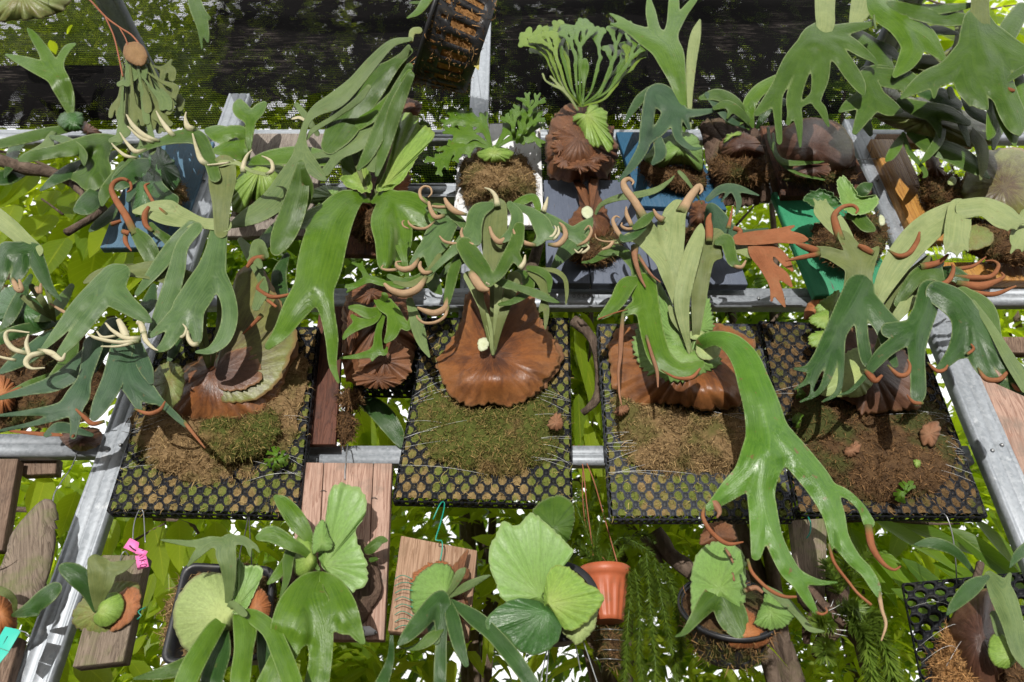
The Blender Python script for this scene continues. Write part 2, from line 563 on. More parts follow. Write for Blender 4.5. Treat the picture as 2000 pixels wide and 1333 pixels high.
def frond_mat(name, dark, light, tip=(.36, .125, .055), rough=.43, spec=.38, trans=.12, vein=.5, rim=(.30, .36, .16), rimk=.55, spots=0.0):
    m, nt = new_mat(name); b = NB(nt)
    uv = b.coord('UV'); ob = b.geo()
    big = b.noise(ob, 9, 3, .55)
    f = b.ramp(b.math('ADD', b.math('MULTIPLY', big, .6), b.math('MULTIPLY', b.noise(ob, 38, 4, .65), .4)), [(.36, 0.0), (.64, 1.0)])
    col = b.mix(f, dark, light)
    # fine forking veins run along the blade
    v1 = b.noise(b.map(uv, (.5, 3.4, 1)), 3.0, 5, .68, .2)
    vv = b.ramp(v1, [(.40, 0.0), (.62, 1.0)])
    col = b.mix(b.math('MULTIPLY', vv, vein), col, b.mix(.5, light, (min(1, light[0] * 1.9), min(1, light[1] * 1.55), min(1, light[2] * 1.6))))
    fine = b.noise(ob, 130, 3, .7)
    col = b.mix(b.math('MULTIPLY', b.ramp(fine, [(.5, 0.0), (.85, 1.0)]), .35), col, (light[0] * 1.5, light[1] * 1.3, light[2] * 1.2))
    bloom = b.ramp(b.noise(ob, 15, 4, .65), [(.50, 0.0), (.75, .17)])
    col = b.mix(bloom, col, (.13 + light[0] * .6, .17 + light[1] * .6, .10 + light[2] * .6))
    # old scars and specks of the leaf
    sp = b.ramp(b.noise(ob, 42, 2, .5), [(.715 - spots * .06, 0.0), (.745 - spots * .05, 1.0)])
    col = b.mix(b.math('MULTIPLY', sp, .35 + spots * .5), col, (.16, .085, .04))
    r = b.attr('rim')
    col = b.mix(b.math('MULTIPLY', r, rimk), col, rim)
    br = b.attr('brown')
    fel = b.noise(ob, 220, 3, .7)
    tipc = b.mix(fel, (tip[0] * .72, tip[1] * .66, tip[2] * .6), (tip[0] * 1.15, tip[1] * 1.2, tip[2] * 1.25))
    brk = b.ramp(b.math('ADD', br, b.math('MULTIPLY', b.math('SUBTRACT', fel, .5), .25)), [(.42, 0.0), (.58, 1.0)])
    col = b.mix(brk, col, tipc)
    base = b.math('MULTIPLY', b.attr('base'), .85)
    col = b.mix(b.ramp(b.math('ADD', base, b.math('MULTIPLY', b.math('SUBTRACT', fel, .5), .3)), [(.2, 0.0), (.75, .9)]), col, (.085, .115, .035))
    hgt = b.math('ADD', b.math('MULTIPLY', v1, .6), b.math('MULTIPLY', b.noise(ob, 60, 3, .6), .5))
    nrm = b.bump(hgt, .55, .004)
    rg = b.math('ADD', b.math('MULTIPLY', brk, .45), b.math('ADD', b.math('MULTIPLY', big, .25), rough - .12))
    p = b.principled(col, rg, spec, nrm)
    t = nt.nodes.new("ShaderNodeBsdfTranslucent"); b.l(b.mix(.5, col, b.mix(.5, light, (light[0] * 1.6, light[1] * 1.5, light[2] * .6))), t.inputs[0])
    ms = nt.nodes.new("ShaderNodeMixShader"); ms.inputs[0].default_value = trans
    b.l(p, ms.inputs[1]); b.l(t.outputs[0], ms.inputs[2])
    b.out(ms.outputs[0]); return m

def shield_mat(name, cin, cmid, cout, rim=(.36, .2, .1), blotch=(.035, .014, .01), blot=.5, rough=.42, spec=.45, nveins=70, vein=.45, trans=.05, rimk=.7):
    """radial plate: colours from the bud outwards, veins that radiate, dried blotches"""
    m, nt = new_mat(name); b = NB(nt)
    uv = b.coord('UV'); ob = b.geo()
    sep = nt.nodes.new("ShaderNodeSeparateXYZ"); b.l(uv, sep.inputs[0])
    rr = b.math('ADD', sep.outputs[0], b.math('MULTIPLY', b.math('SUBTRACT', b.noise(ob, 16, 4, .6), .5), .55))
    col = b.ramp(rr, [(.12, cin), (.5, cmid), (.9, cout)])
    bl = b.ramp(b.noise(ob, 9, 4, .6), [(.42, 0.0), (.60, 1.0)])
    bl = b.math('MULTIPLY', bl, b.ramp(rr, [(.25, 1.0), (.85, .15)]))
    col = b.mix(b.math('MULTIPLY', bl, blot), col, blotch)
    vn = b.noise(b.map(uv, (1.6, nveins / 4.0, 1)), 4.0, 4, .65, .5)
    vk = b.ramp(vn, [(.42, 0.0), (.60, 1.0)])
    col = b.mix(b.math('MULTIPLY', vk, vein), col, b.mix(.6, cmid, (min(1, cmid[0] * 2.1), min(1, cmid[1] * 2.1), min(1, cmid[2] * 2.0))))
    stk_ = b.ramp(b.noise(b.map(uv, (1.1, 7.0, 1)), 2.2, 5, .65, .8), [(.46, 0.0), (.66, 1.0)])
    col = b.mix(b.math('MULTIPLY', stk_, blot * .75), col, blotch)
    fine = b.noise(ob, 150, 4, .7)
    col = b.mix(b.math('MULTIPLY', b.ramp(fine, [(.45, 0.0), (.8, 1.0)]), .4), col, (cmid[0] * .4, cmid[1] * .36, cmid[2] * .33))
    r = b.attr('rim')
    col = b.mix(b.math('MULTIPLY', r, rimk), col, rim)
    nrm = b.bump(b.math('ADD', b.math('MULTIPLY', vn, .7), b.math('MULTIPLY', b.noise(ob, 55, 4, .6), .6)), .38, .005)
    rg = b.math('ADD', b.math('MULTIPLY', fine, .35), rough - .17)
    p = b.principled(col, rg, spec, nrm)
    t = nt.nodes.new("ShaderNodeBsdfTranslucent"); b.l(col, t.inputs[0])
    ms = nt.nodes.new("ShaderNodeMixShader"); ms.inputs[0].default_value = trans
    b.l(p, ms.inputs[1]); b.l(t.outputs[0], ms.inputs[2])
    b.out(ms.outputs[0]); return m

def moss_mat(name, a, c, g, gk=.5, tone=False):
    m, nt = new_mat(name); b = NB(nt); ob = b.geo()
    n1 = b.noise(ob, 55, 5, .7); n2 = b.noise(ob, 8, 4, .6)
    col = b.mix(b.ramp(n1, [(.3, 0.0), (.7, 1.0)]), a, c)
    col = b.mix(b.ramp(n2, [(.60 - gk * .25, 0.0), (.72 - gk * .25, 1.0)]), col, g)
    if tone:
        t = b.attr('tone')
        col = b.mix(b.math('MULTIPLY', b.ramp(t, [(.35, 0.0), (1.0, 1.0)]), .75), col, (min(1, c[0] * 1.9), min(1, c[1] * 1.85), min(1, c[2] * 1.75)))
        col = b.mix(b.ramp(t, [(.0, .75), (.3, 0.0)]), col, (a[0] * .4, a[1] * .38, a[2] * .35))
    nrm = b.bump(n1, .9, .012)
    b.out(b.principled(col, .85, .2, nrm)); return m

def wood_mat(name, dark, light, grain=1.0, stain=None, stk=.0, rough=.7, paint=None, paintk=0.0, axis='V', knots=.5):
    """sawn timber: growth rings stretched along the board, pores, weather stains; optional worn paint"""
    m, nt = new_mat(name); b = NB(nt)
    uv = b.coord('UV'); ob = b.geo()
    rnd = b.rand()
    ad = nt.nodes.new("ShaderNodeVectorMath"); ad.operation = 'ADD'
    cm = nt.nodes.new("ShaderNodeCombineXYZ"); b.l(b.math('MULTIPLY', rnd, 37.0), cm.inputs[0]); b.l(b.math('MULTIPLY', rnd, 91.0), cm.inputs[1])
    b.l(uv, ad.inputs[0]); b.l(cm.outputs[0], ad.inputs[1]); uv = ad.outputs[0]
    sc = (1.6, 26, 1) if axis == 'U' else (26, 1.6, 1)
    sc2 = (6, 260, 1) if axis == 'U' else (260, 6, 1)
    w = b.noise(b.map(uv, sc), 2.2, 4, .55, 1.2)
    rings = b.math('FRACT', b.math('MULTIPLY', w, 7.0 * grain))
    rr = b.ramp(rings, [(0.0, 0.0), (.55, .35), (.9, 1.0), (1.0, .1)])
    pores = b.noise(b.map(uv, sc2), 1.0, 3, .7)
    col = b.mix(rr, light, dark)
    col = b.mix(b.ramp(pores, [(.5, 0.0), (.75, .55)]), col, (dark[0] * .5, dark[1] * .5, dark[2] * .5))
    if stain is not None:
        s = b.ramp(b.noise(ob, 11, 5, .65), [(.62 - stk * .3, 0.0), (.78 - stk * .2, 1.0)])
        col = b.mix(s, col, stain)
    hh = b.math('ADD', b.math('MULTIPLY', rr, -.5), b.math('MULTIPLY', pores, -.5))
    rg = rough
    if paint is not None:
        pm = b.ramp(b.math('ADD', b.noise(b.map(uv, (7, 60, 1) if axis == 'U' else (60, 7, 1)), 1.0, 5, .7), b.math('MULTIPLY', b.noise(ob, 25, 4, .6), .35)),
                    [(.90 - paintk * .5, 1.0), (.96 - paintk * .5, 0.0)])
        pc = b.mix(b.noise(ob, 30, 4, .6), (paint[0] * .78, paint[1] * .8, paint[2] * .8), (min(1, paint[0] * 1.15), min(1, paint[1] * 1.15), min(1, paint[2] * 1.15)))
        inv = b.math('SUBTRACT', 1.0, pm)
        col = b.mix(pm, col, pc)
    nrm = b.bump(hh, .45, .003)
    b.out(b.principled(col, rg, .35, nrm)); return m

def steel_mat():
    m, nt = new_mat("galvanised_steel"); b = NB(nt); ob = b.geo(); uv = b.coord('UV')
    vo = nt.nodes.new("ShaderNodeTexVoronoi"); vo.inputs['Scale'].default_value = 150
    b.l(ob, vo.inputs['Vector'])
    sep = nt.nodes.new("ShaderNodeSeparateColor"); b.l(vo.outputs['Color'], sep.inputs[0])
    sp = sep.outputs[0]
    n = b.noise(ob, 14, 5, .6)
    st = b.noise(b.map(uv, (2, 90, 1)), 2.0, 3, .6)
    col = b.mix(b.math('ADD', b.math('MULTIPLY', sp, .35), b.math('MULTIPLY', n, .6)), (.21, .235, .26), (.45, .48, .52))
    col = b.mix(b.ramp(b.noise(ob, 35, 4, .65), [(.62, 0.0), (.74, .5)]), col, (.66, .68, .70))
    rg = b.math('ADD', b.math('MULTIPLY', sp, .12), b.math('ADD', b.math('MULTIPLY', st, .15), .38))
    b.out(b.principled(col, rg, .5, b.bump(b.math('ADD', st, n), .12, .002), .35)); return m

def plain_mat(name, col, rough=.5, spec=.5, var=.25, scale=30, bumpk=.15, metal=0.0, dirt=None):
    m, nt = new_mat(name); b = NB(nt); ob = b.geo()
    n = b.noise(ob, scale, 5, .65)
    c = b.mix(n, tuple(x * (1 - var) for x in col), tuple(min(1, x * (1 + var)) for x in col))
    if dirt is not None:
        c = b.mix(b.ramp(b.noise(ob, scale * .6, 5, .7), [(.55, 0.0), (.72, .7)]), c, dirt)
    rg = b.math('ADD', b.math('MULTIPLY', n, .25), rough - .12)
    b.out(b.principled(c, rg, spec, b.bump(b.noise(ob, scale * 4, 4, .6), bumpk, .003), metal)); return m

def bark_mat(name, dark, light, scale=26):
    m, nt = new_mat(name); b = NB(nt); ob = b.geo()
    n = b.noise(b.map(ob, (1, 1, .45)), scale, 6, .72, .8); n2 = b.noise(ob, 6, 4, .6)
    c = b.mix(b.ramp(n, [(.32, 0.0), (.68, 1.0)]), dark, light)
    c = b.mix(b.ramp(n2, [(.56, 0.0), (.7, .6)]), c, (light[0] * .55, light[1] * .75, light[2] * .4))
    b.out(b.principled(c, .85, .2, b.bump(n, 1.0, .02))); return m

def leaf_mat(name, c1, c2, trans=.45, rough=.4):
    """thin broad leaf: colour differs from leaf to leaf, light passes through"""
    m, nt = new_mat(name); b = NB(nt); ob = b.geo(); uv = b.coord('UV')
    t = b.attr('tone')
    c = b.mix(t, c1, c2)
    c = b.mix(b.ramp(b.noise(ob, 20, 4, .6), [(.35, 0.0), (.75, .45)]), c, (c2[0] * .55, c2[1] * .6, c2[2] * .5))
    sep = nt.nodes.new("ShaderNodeSeparateXYZ"); b.l(uv, sep.inputs[0])
    v = b.math('ABSOLUTE', b.math('SUBTRACT', sep.outputs[1], .5))
    mid = b.ramp(v, [(.0, 1.0), (.035, 0.0)])
    # side veins run outwards and forwards from the midrib
    sv = b.math('FRACT', b.math('MULTIPLY', b.math('SUBTRACT', sep.outputs[0], b.math('MULTIPLY', v, .45)), 11.0))
    svk = b.ramp(b.math('ABSOLUTE', b.math('SUBTRACT', sv, .5)), [(.0, 1.0), (.10, 0.0)])
    vk = b.math('MAXIMUM', mid, b.math('MULTIPLY', svk, .45))
    c = b.mix(b.math('MULTIPLY', vk, .5), c, (min(1, c2[0] * 1.9), min(1, c2[1] * 1.5), min(1, c2[2] * 1.7)))
    p = b.principled(c, rough, .4, b.bump(vk, .25, .003))
    tr = nt.nodes.new("ShaderNodeBsdfTranslucent")
    b.l(b.mix(.6, c, (c2[0] * 2.0, c2[1] * 1.9, c2[2] * .5)), tr.inputs[0])
    ms = nt.nodes.new("ShaderNodeMixShader"); ms.inputs[0].default_value = trans
    b.l(p, ms.inputs[1]); b.l(tr.outputs[0], ms.inputs[2]); b.out(ms.outputs[0]); return m

def net_mat(name, thread=(.003, .003, .0032), period=.0062, cover=.62, rnd=.3, sheen=(.03, .029, .027)):
    """knitted shade net: dark ladder threads with open gaps between"""
    m, nt = new_mat(name); b = NB(nt)
    uv = b.coord('UV'); ob = b.geo()
    sep = nt.nodes.new("ShaderNodeSeparateXYZ"); b.l(uv, sep.inputs[0])
    wob = b.math('MULTIPLY', b.math('SUBTRACT', b.noise(ob, 9, 3, .6), .5), .012)
    u = b.math('FRACT', b.math('DIVIDE', b.math('ADD', sep.outputs[0], wob), period))
    row = b.math('ADD', sep.outputs[1], b.math('MULTIPLY', b.math('SUBTRACT', b.noise(ob, 5, 4, .6), .5), .03))
    v = b.math('FRACT', b.math('DIVIDE', row, period * 2.1))
    dens = b.noise(b.map(uv, (2.2, 4.5, 1)), 2.0, 4, .6)
    thr = b.math('ADD', b.math('MULTIPLY', b.math('SUBTRACT', dens, .5), rnd * 3), cover)
    thr = b.math('SUBTRACT', thr, b.math('MULTIPLY', b.attr('thin'), b.math('ADD', .25, b.math('MULTIPLY', b.noise(ob, 7, 4, .65), 1.3))))
    streak = b.noise(b.map(uv, (9, 130, 1)), 1.0, 4, .75, .6)
    a1 = b.math('LESS_THAN', u, thr)
    a2 = b.math('LESS_THAN', v, .34)
    al = b.math('MAXIMUM', a1, b.math('MULTIPLY', a2, b.math('GREATER_THAN', thr, .12)))
    c = b.mix(b.ramp(b.math('MULTIPLY', streak, b.math('ADD', .45, b.noise(ob, 4, 3, .6))), [(.56, 0.0), (.70, 1.0)]), thread, sheen)  # paler streaks in the thread colour imitate glints on the net
    p = b.principled(c, .6, .02, b.bump(u, .4, .002))
    tr = nt.nodes.new("ShaderNodeBsdfTransparent")
    ms = nt.nodes.new("ShaderNodeMixShader"); b.l(al, ms.inputs[0]); b.l(tr.outputs[0], ms.inputs[1]); b.l(p, ms.inputs[2])
    b.out(ms.outputs[0]); return m

M = {}
M['green'] = frond_mat('frond_mid_green', (.026, .066, .006), (.054, .112, .012))
M['bright'] = frond_mat('frond_bright_green', (.040, .100, .006), (.076, .155, .012), rough=.36)
M['yellow'] = frond_mat('frond_yellow_green', (.085, .155, .013), (.15, .24, .028), trans=.2)
M['blue'] = frond_mat('frond_blue_green', (.038, .084, .024), (.076, .143, .043), rough=.42)
M['teal'] = frond_mat('frond_dull_teal_green', (.017, .046, .022), (.038, .088, .038), rough=.5)
M['dark'] = frond_mat('frond_dark_green', (.014, .044, .010), (.032, .082, .017), rough=.33)
M['grey'] = frond_mat('frond_grey_green', (.060, .108, .032), (.115, .172, .056), rough=.55, rimk=.25)
M['pale'] = frond_mat('frond_silvery_underside', (.145, .20, .068), (.235, .29, .12), rough=.58, rimk=.2, vein=.4)
M['olive'] = frond_mat('frond_olive_underside', (.070, .100, .024), (.125, .155, .048), rough=.55, rimk=.2, vein=.4)
M['cream'] = frond_mat('young_cream_tips', (.37, .35, .20), (.50, .47, .32), rough=.5, rimk=.1, vein=.2, trans=.1)
M['tan'] = frond_mat('spore_tips_tan', (.27, .175, .098), (.37, .255, .155), rough=.72, rimk=.1, vein=.15, trans=.04, spec=.2)
M['rust'] = frond_mat('spore_tips_rust', (.165, .060, .025), (.25, .10, .046), rough=.8, rimk=.1, vein=.2, trans=.03, spec=.15, rim=(.4, .2, .1))
M['dead'] = frond_mat('dried_frond', (.13, .058, .028), (.23, .115, .06), rough=.7, rimk=.1, vein=.4, trans=.05)
M['scar'] = frond_mat('frond_scarred_green', (.043, .120, .013), (.078, .18, .021), rough=.3, spots=.75)
M['sh_brown'] = shield_mat('shield_chestnut', (.13, .046, .014), (.19, .068, .020), (.235, .098, .034), blot=.9, rough=.37, vein=.22, spec=.42)
M['sh_dark'] = shield_mat('shield_dark_brown', (.040, .019, .013), (.085, .040, .026), (.15, .075, .042), blot=.7)
M['sh_mix'] = shield_mat('shield_half_green', (.10, .055, .024), (.125, .125, .034), (.155, .175, .042), blot=.85, blotch=(.05, .024, .018))
M['sh_green'] = shield_mat('shield_fresh_green', (.15, .25, .05), (.145, .255, .06), (.16, .28, .075), rim=(.34, .42, .2), blot=0, vein=.3, rough=.45, trans=.12, rimk=.5)
M['sh_lime'] = shield_mat('shield_lime_green', (.26, .34, .08), (.20, .31, .06), (.155, .27, .045), rim=(.34, .40, .12), blot=0, vein=.4, rough=.42, trans=.18, rimk=.5)
M['sh_pale'] = shield_mat('shield_pale_green', (.33, .39, .13), (.26, .33, .12), (.22, .29, .10), rim=(.42, .42, .22), blot=0, vein=.25, rough=.55, trans=.1, rimk=.5)
M['sh_dgreen'] = shield_mat('leaf_deep_green', (.05, .13, .03), (.035, .095, .022), (.03, .085, .02), rim=(.16, .24, .1), blot=0, vein=.3, rough=.3, trans=.08, rimk=.5)
M['sh_olive'] = shield_mat('shield_olive', (.16, .17, .05), (.15, .19, .05), (.12, .15, .045), rim=(.25, .2, .08), blot=.5, blotch=(.17, .075, .025), vein=.35, trans=.08)
M['sh_rust'] = shield_mat('shield_dry_orange', (.36, .15, .05), (.30, .105, .032), (.24, .09, .035), blot=.3, vein=.4, rough=.6)
M['husk'] = shield_mat('dry_papery_husk', (.065, .028, .013), (.13, .054, .023), (.185, .08, .036), blot=.5, vein=.7, rough=.55, nveins=110)
M['moss_tan'] = moss_mat('sphagnum_tan', (.13, .078, .032), (.25, .168, .082), (.10, .088, .026), .42)
M['moss_tan_f'] = moss_mat('sphagnum_tan_strands', (.155, .096, .042), (.295, .205, .10), (.135, .118, .036), .42, True)
M['moss_bed'] = moss_mat('moss_bed_olive', (.095, .060, .021), (.20, .135, .054), (.068, .082, .015), .82)
M['moss_bed_f'] = moss_mat('moss_bed_strands', (.115, .076, .029), (.24, .165, .07), (.095, .112, .020), .8, True)
M['moss_dk'] = moss_mat('moss_dark_brown', (.040, .022, .011), (.125, .070, .030), (.050, .055, .014), .4)
M['moss_dk_f'] = moss_mat('moss_dark_strands', (.060, .034, .017), (.175, .098, .043), (.075, .08, .02), .4, True)
M['steel'] = steel_mat()
M['plastic'] = plain_mat('black_plastic', (.018, .019, .022), .42, .5, .3, 40, .1, dirt=(.05, .042, .03))
M['lattice'] = plain_mat('tray_plastic', (.009, .010, .013), .62, .25, .25, 40, .1, dirt=(.035, .033, .022))
M['lattice_g'] = plain_mat('tray_plastic_faded', (.034, .038, .048), .6, .3, .2, 40, .1, dirt=(.045, .045, .035))
M['terra'] = plain_mat('terracotta_plastic', (.37, .098, .042), .42, .4, .15, 25, .05, dirt=(.19, .085, .045))
M['line'] = plain_mat('fishing_line', (.55, .56, .55), .25, .6, .1, 10, 0)
M['wire'] = plain_mat('galvanised_wire', (.30, .31, .32), .35, .6, .2, 60, .1, metal=.6)
M['dkwire'] = plain_mat('dark_wire', (.05, .05, .05), .4, .5, .2, 60, .1)
M['tealwire'] = plain_mat('teal_coated_wire', (.01, .24, .17), .35, .5, .1, 40, .05)
M['pink'] = plain_mat('pink_tag', (.78, .17, .42), .5, .3, .05, 20, .03)
M['tealtag'] = plain_mat('teal_tag', (.03, .42, .33), .5, .3, .06, 20, .03)
M['white'] = plain_mat('white_tag', (.62, .62, .66), .5, .3, .05, 20, .03)
M['yellowtag'] = plain_mat('yellow_tag', (.62, .55, .16), .5, .3, .05, 20, .03)
M['ink'] = plain_mat('ink', (.02, .012, .02), .6, .2, .1, 20, 0)
M['brownwire'] = plain_mat('rusty_hanger', (.28, .10, .05), .6, .3, .2, 40, .1)
M['bark'] = bark_mat('corky_bark', (.045, .028, .020), (.16, .105, .075))
M['bark_red'] = bark_mat('coconut_fibre', (.06, .018, .009), (.20, .062, .028), 60)
M['branch'] = bark_mat('branch_bark', (.075, .052, .038), (.19, .14, .105), 34)
M['drift'] = wood_mat('driftwood_grey', (.085, .062, .045), (.21, .165, .125), 1.6, (.12, .13, .05), .5, .85)
M['w_pink'] = wood_mat('pine_plank', (.23, .125, .088), (.40, .265, .205), .8, (.19, .14, .11), .45, .65)
M['w_brown'] = wood_mat('brown_plank', (.085, .05, .033), (.20, .135, .095), 1.1, (.06, .04, .03), .4, .75)
M['w_grey'] = wood_mat('weathered_plank', (.13, .105, .09), (.27, .235, .20), 1.3, (.08, .06, .045), .3, .8)
M['w_red'] = wood_mat('redwood_plank', (.055, .018, .010), (.105, .036, .019), .8, (.03, .012, .008), .2, .7)
M['w_char'] = wood_mat('charred_board', (.018, .010, .007), (.20, .075, .03), 1.6, (.02, .012, .009), .55, .7)
M['w_cedar'] = wood_mat('cedar_board', (.19, .105, .06), (.34, .22, .145), .7, (.22, .14, .085), .2, .75)
M['w_amber'] = wood_mat('varnished_amber', (.25, .105, .022), (.42, .22, .055), .8, (.25, .09, .015), .25, .35)
M['w_blue'] = wood_mat('blue_paint_board', (.05, .045, .04), (.11, .10, .09), 1, None, 0, .5, paint=(.018, .085, .16), paintk=.2)
M['w_lblue'] = wood_mat('worn_blue_board', (.06, .055, .05), (.16, .15, .13), 1, None, 0, .65, paint=(.065, .135, .20), paintk=.30)
M['w_slate'] = wood_mat('slate_blue_board', (.05, .048, .048), (.12, .12, .12), 1, None, 0, .6, paint=(.095, .112, .155), paintk=.18)
M['w_green'] = wood_mat('green_paint_board', (.05, .05, .04), (.14, .13, .1), 1, None, 0, .6, paint=(.028, .22, .105), paintk=.17)
M['w_white'] = wood_mat('peeling_white_board', (.16, .12, .09), (.33, .27, .22), 1, None, 0, .6, paint=(.66, .66, .67), paintk=.30)
M['net'] = net_mat('shade_net_open', cover=.55, rnd=.16)
M['net2'] = net_mat('shade_net_dense', cover=.97, rnd=.12, thread=(.0028, .0025, .0025), sheen=(.045, .038, .034))
M['lf_bright'] = leaf_mat('leaf_sunlit', (.06, .14, .010), (.36, .47, .035), .70)  # glow of sun behind the leaves is put into these brighter colours
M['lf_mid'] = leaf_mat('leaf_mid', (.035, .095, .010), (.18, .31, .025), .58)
M['lf_dark'] = leaf_mat('leaf_shade', (.03, .08, .008), (.15, .26, .022), .58)  # same leaf with shade put into its darker colours
M['needle'] = leaf_mat('tassel_leaf', (.06, .12, .014), (.17, .25, .038), .3)
M['soil'] = plain_mat('leaf_litter_soil', (.07, .05, .03), .95, .1, .5, 6, .6)

M['sh_tan'] = shield_mat('dried_tan_shield', (.22, .125, .048), (.25, .145, .06), (.2, .11, .045), blot=.1, vein=.15, rough=.7)

M['sh_white'] = shield_mat('shield_white_bud', (.46, .50, .30), (.50, .54, .36), (.48, .52, .33), rim=(.5, .55, .4), blot=0, vein=.1, rough=.5, rimk=.3)

M['moss_fill'] = moss_mat('moss_in_cells', (.15, .10, .04), (.30, .21, .09), (.12, .145, .028), .72)
M['moss_fill_f'] = moss_mat('moss_in_cells_strands', (.18, .12, .05), (.34, .25, .11), (.15, .18, .035), .72, True)
M['moss_fill_dk'] = moss_mat('moss_in_dark_cells', (.07, .042, .018), (.17, .105, .045), (.075, .085, .02), .5)  # darker moss colour for the right tray
M['moss_fill_dk_f'] = moss_mat('moss_in_dark_cells_strands', (.09, .055, .024), (.21, .13, .06), (.10, .11, .026), .5, True)

# ------------------------------------------------------------------ ground
gm = mesh_np('ground', np.array([(-150, -150, 0), (150, -150, 0), (150, 150, 0), (-150, 150, 0)]), np.array([[0, 1, 2, 3]]))
tag(link('ground', gm, M['soil'], smooth=False), kind='structure')

# ------------------------------------------------------------------ steel frame
frame = thing('steel_frame', 'galvanised steel frame of upright channels and cross rails carrying all the mounts', 'frame', (0, 0, 0))
def wx(px, py, d=0.0): return float(W3(px, py, d)[0])
def wz(px, py, d=0.0): return float(W3(px, py, d)[2])
XL, XR = wx(219, 870), wx(1849, 636)
ZT = wz(1000, 235)
def post(x, z0, z1, d, w, **k): return channel('post', (x, -d, z0), (x, -d, z1), w, M['steel'], frame, **k)
def rail(x0, x1, z, d, w, **k): return channel('rail', (x0, -d, z), (x1, -d, z), w, M['steel'], frame, **k)
zb = wz(100, 1238)
post(XL, 0.0, wz(470, 178), -.012, .075, grooves=3)
post(XR, 0.0, ZT + .02, -.012, .078, grooves=3)
xm = wx(931, 245)
post(xm, wz(931, 600), wz(931, -60), -.075, .070, grooves=2)
rail(-2.6, XL - .04, wz(100, 868, -.03), -.03, .058, grooves=1)
rail(-2.6, 2.6, wz(900, 262, -.06), -.06, .046, grooves=1)
rail(-2.6, XL, wz(0, 270, -.02), -.02, .03, grooves=1)
rail(XL + .04, XR - .04, wz(900, 371, -.06), -.06, .060, grooves=2)
rail(XL + .04, XR - .04, wz(900, 580, -.05), -.05, .062, grooves=1)
rail(XL + .04, XR - .04, wz(680, 888, -.055), -.055, .048, grooves=1)
rail(XR + .04, 2.6, wz(1900, 575, -.03), -.03, .06, grooves=1)
# rafters run back from the wall head towards the photographer
for px, x in ((0, -1.39), (1, 1.37)):
    channel('rafter', (x, .05, ZT + .24), (x, -1.1, ZT + .24), .075, M['steel'], frame, out=(0, 0, -1), grooves=2)


# ------------------------------------------------------------------ shade cloth: hung in two sheets behind the frame head
def cloth(name, px0, px1, py0, py1, d0, d1, mat, label, wave, seed, nu=90, nv=50, hem=None, edge=0.0):
    u = np.linspace(0, 1, nu); v = np.linspace(0, 1, nv)
    U, Vg = np.meshgrid(u, v)
    PX = px0 + (px1 - px0) * U
    hy = hem(U) if hem is not None else 0
    PY = py0 + (py1 + hy - py0) * Vg
    Dd = d0 + (d1 - d0) * Vg + wave * snoise(PX / 110., PY / 60., seed) + wave * .7 * snoise(PX / 260. + PY / 200., PY / 55., seed + 5)
    P = W3(PX.ravel(), PY.ravel(), Dd.ravel())
    i = np.arange((nu - 1) * (nv - 1)); r, c = i // (nu - 1), i % (nu - 1)
    a = r * nu + c
    F = np.stack([a, a + 1, a + nu + 1, a + nu], 1)
    m = W3(PX.ravel(), PY.ravel(), np.full(PX.size, (d0 + d1) / 2))
    e = np.minimum(np.minimum(U, 1 - U) * (px1 - px0), (1 - Vg) * 60 + 45).ravel()
    thin = np.clip(1 - e / 75., 0, 1) * edge
    me = mesh_np(name, P, F, uv=np.stack([m[:, 0], m[:, 2]], 1), attrs={'thin': thin})
    o = link(name, me, mat)
    tag(o, label, 'shade cloth')
    return o
cloth('shade_cloth', -260, 1790, -330, 252, -.13, -.20, M['net'], 'open black knitted shade net hung behind the frame, leaves showing through it', .02, 3,
      hem=lambda u: 0 * u)
cloth('shade_cloth', 392, 945, -330, 168, -.09, -.12, M['net2'], 'dense doubled black shade cloth hanging behind the tilted basket', .03, 9, edge=1.0,
      hem=lambda u: 18 * np.sin(u * 9) + 25 * np.sin(u * 3.1))
cloth('shade_cloth', 935, 1660, -330, 232, -.085, -.115, M['net2'], 'dense doubled black shade cloth hanging behind the erect bright antlers', .035, 19, edge=1.0,
      hem=lambda u: 10 * np.sin(u * 11) - 30 * np.exp(-((u - .12) / .1) ** 2))
cloth('shade_cloth', -260, 330, 128, 246, -.088, -.11, M['net2'], 'dark sagging fold of doubled shade cloth at the left over the rail', .03, 29, edge=.9,
      hem=lambda u: -22 * np.clip((u - .55) * 2, 0, 1))
# unseen cloth roof added overhead to keep sky light off the wall
def sky_block_roof():
    nu, nv = 40, 40
    U, Vg = np.meshgrid(np.linspace(-3.2, 3.2, nu), np.linspace(-.62, -6.0, nv))
    U = U.ravel(); Vg = Vg.ravel()
    Z = ZT + .80 + (-Vg) * math.tan(SUN_EL + math.radians(1.0)) + .05 * snoise(U * 2, Vg * 2, 4)
    i = np.arange((nu - 1) * (nv - 1)); r, c = i // (nu - 1), i % (nu - 1); a = r * nu + c
    me = mesh_np('shade_cloth', np.stack([U, Vg, Z], 1), np.stack([a, a + 1, a + nu + 1, a + nu], 1), uv=np.stack([U, Vg], 1))
    tag(link('shade_cloth', me, M['net2']), 'unseen black cloth roof added overhead to block sky light', 'shade cloth')
sky_block_roof()
cloth('shade_cloth', 560, 1330, 268, 452, -.22, -.26, M['net'], 'strip of black shade net seen between the upper and middle rails', .015, 14)

# ------------------------------------------------------------------ background planting
def leaf_template(nu=5):
    t = np.linspace(0, 1, nu)
    w = np.sin(np.pi * t ** .8) ** .85
    w[0] = .03; w[-1] = .0
    return t, w

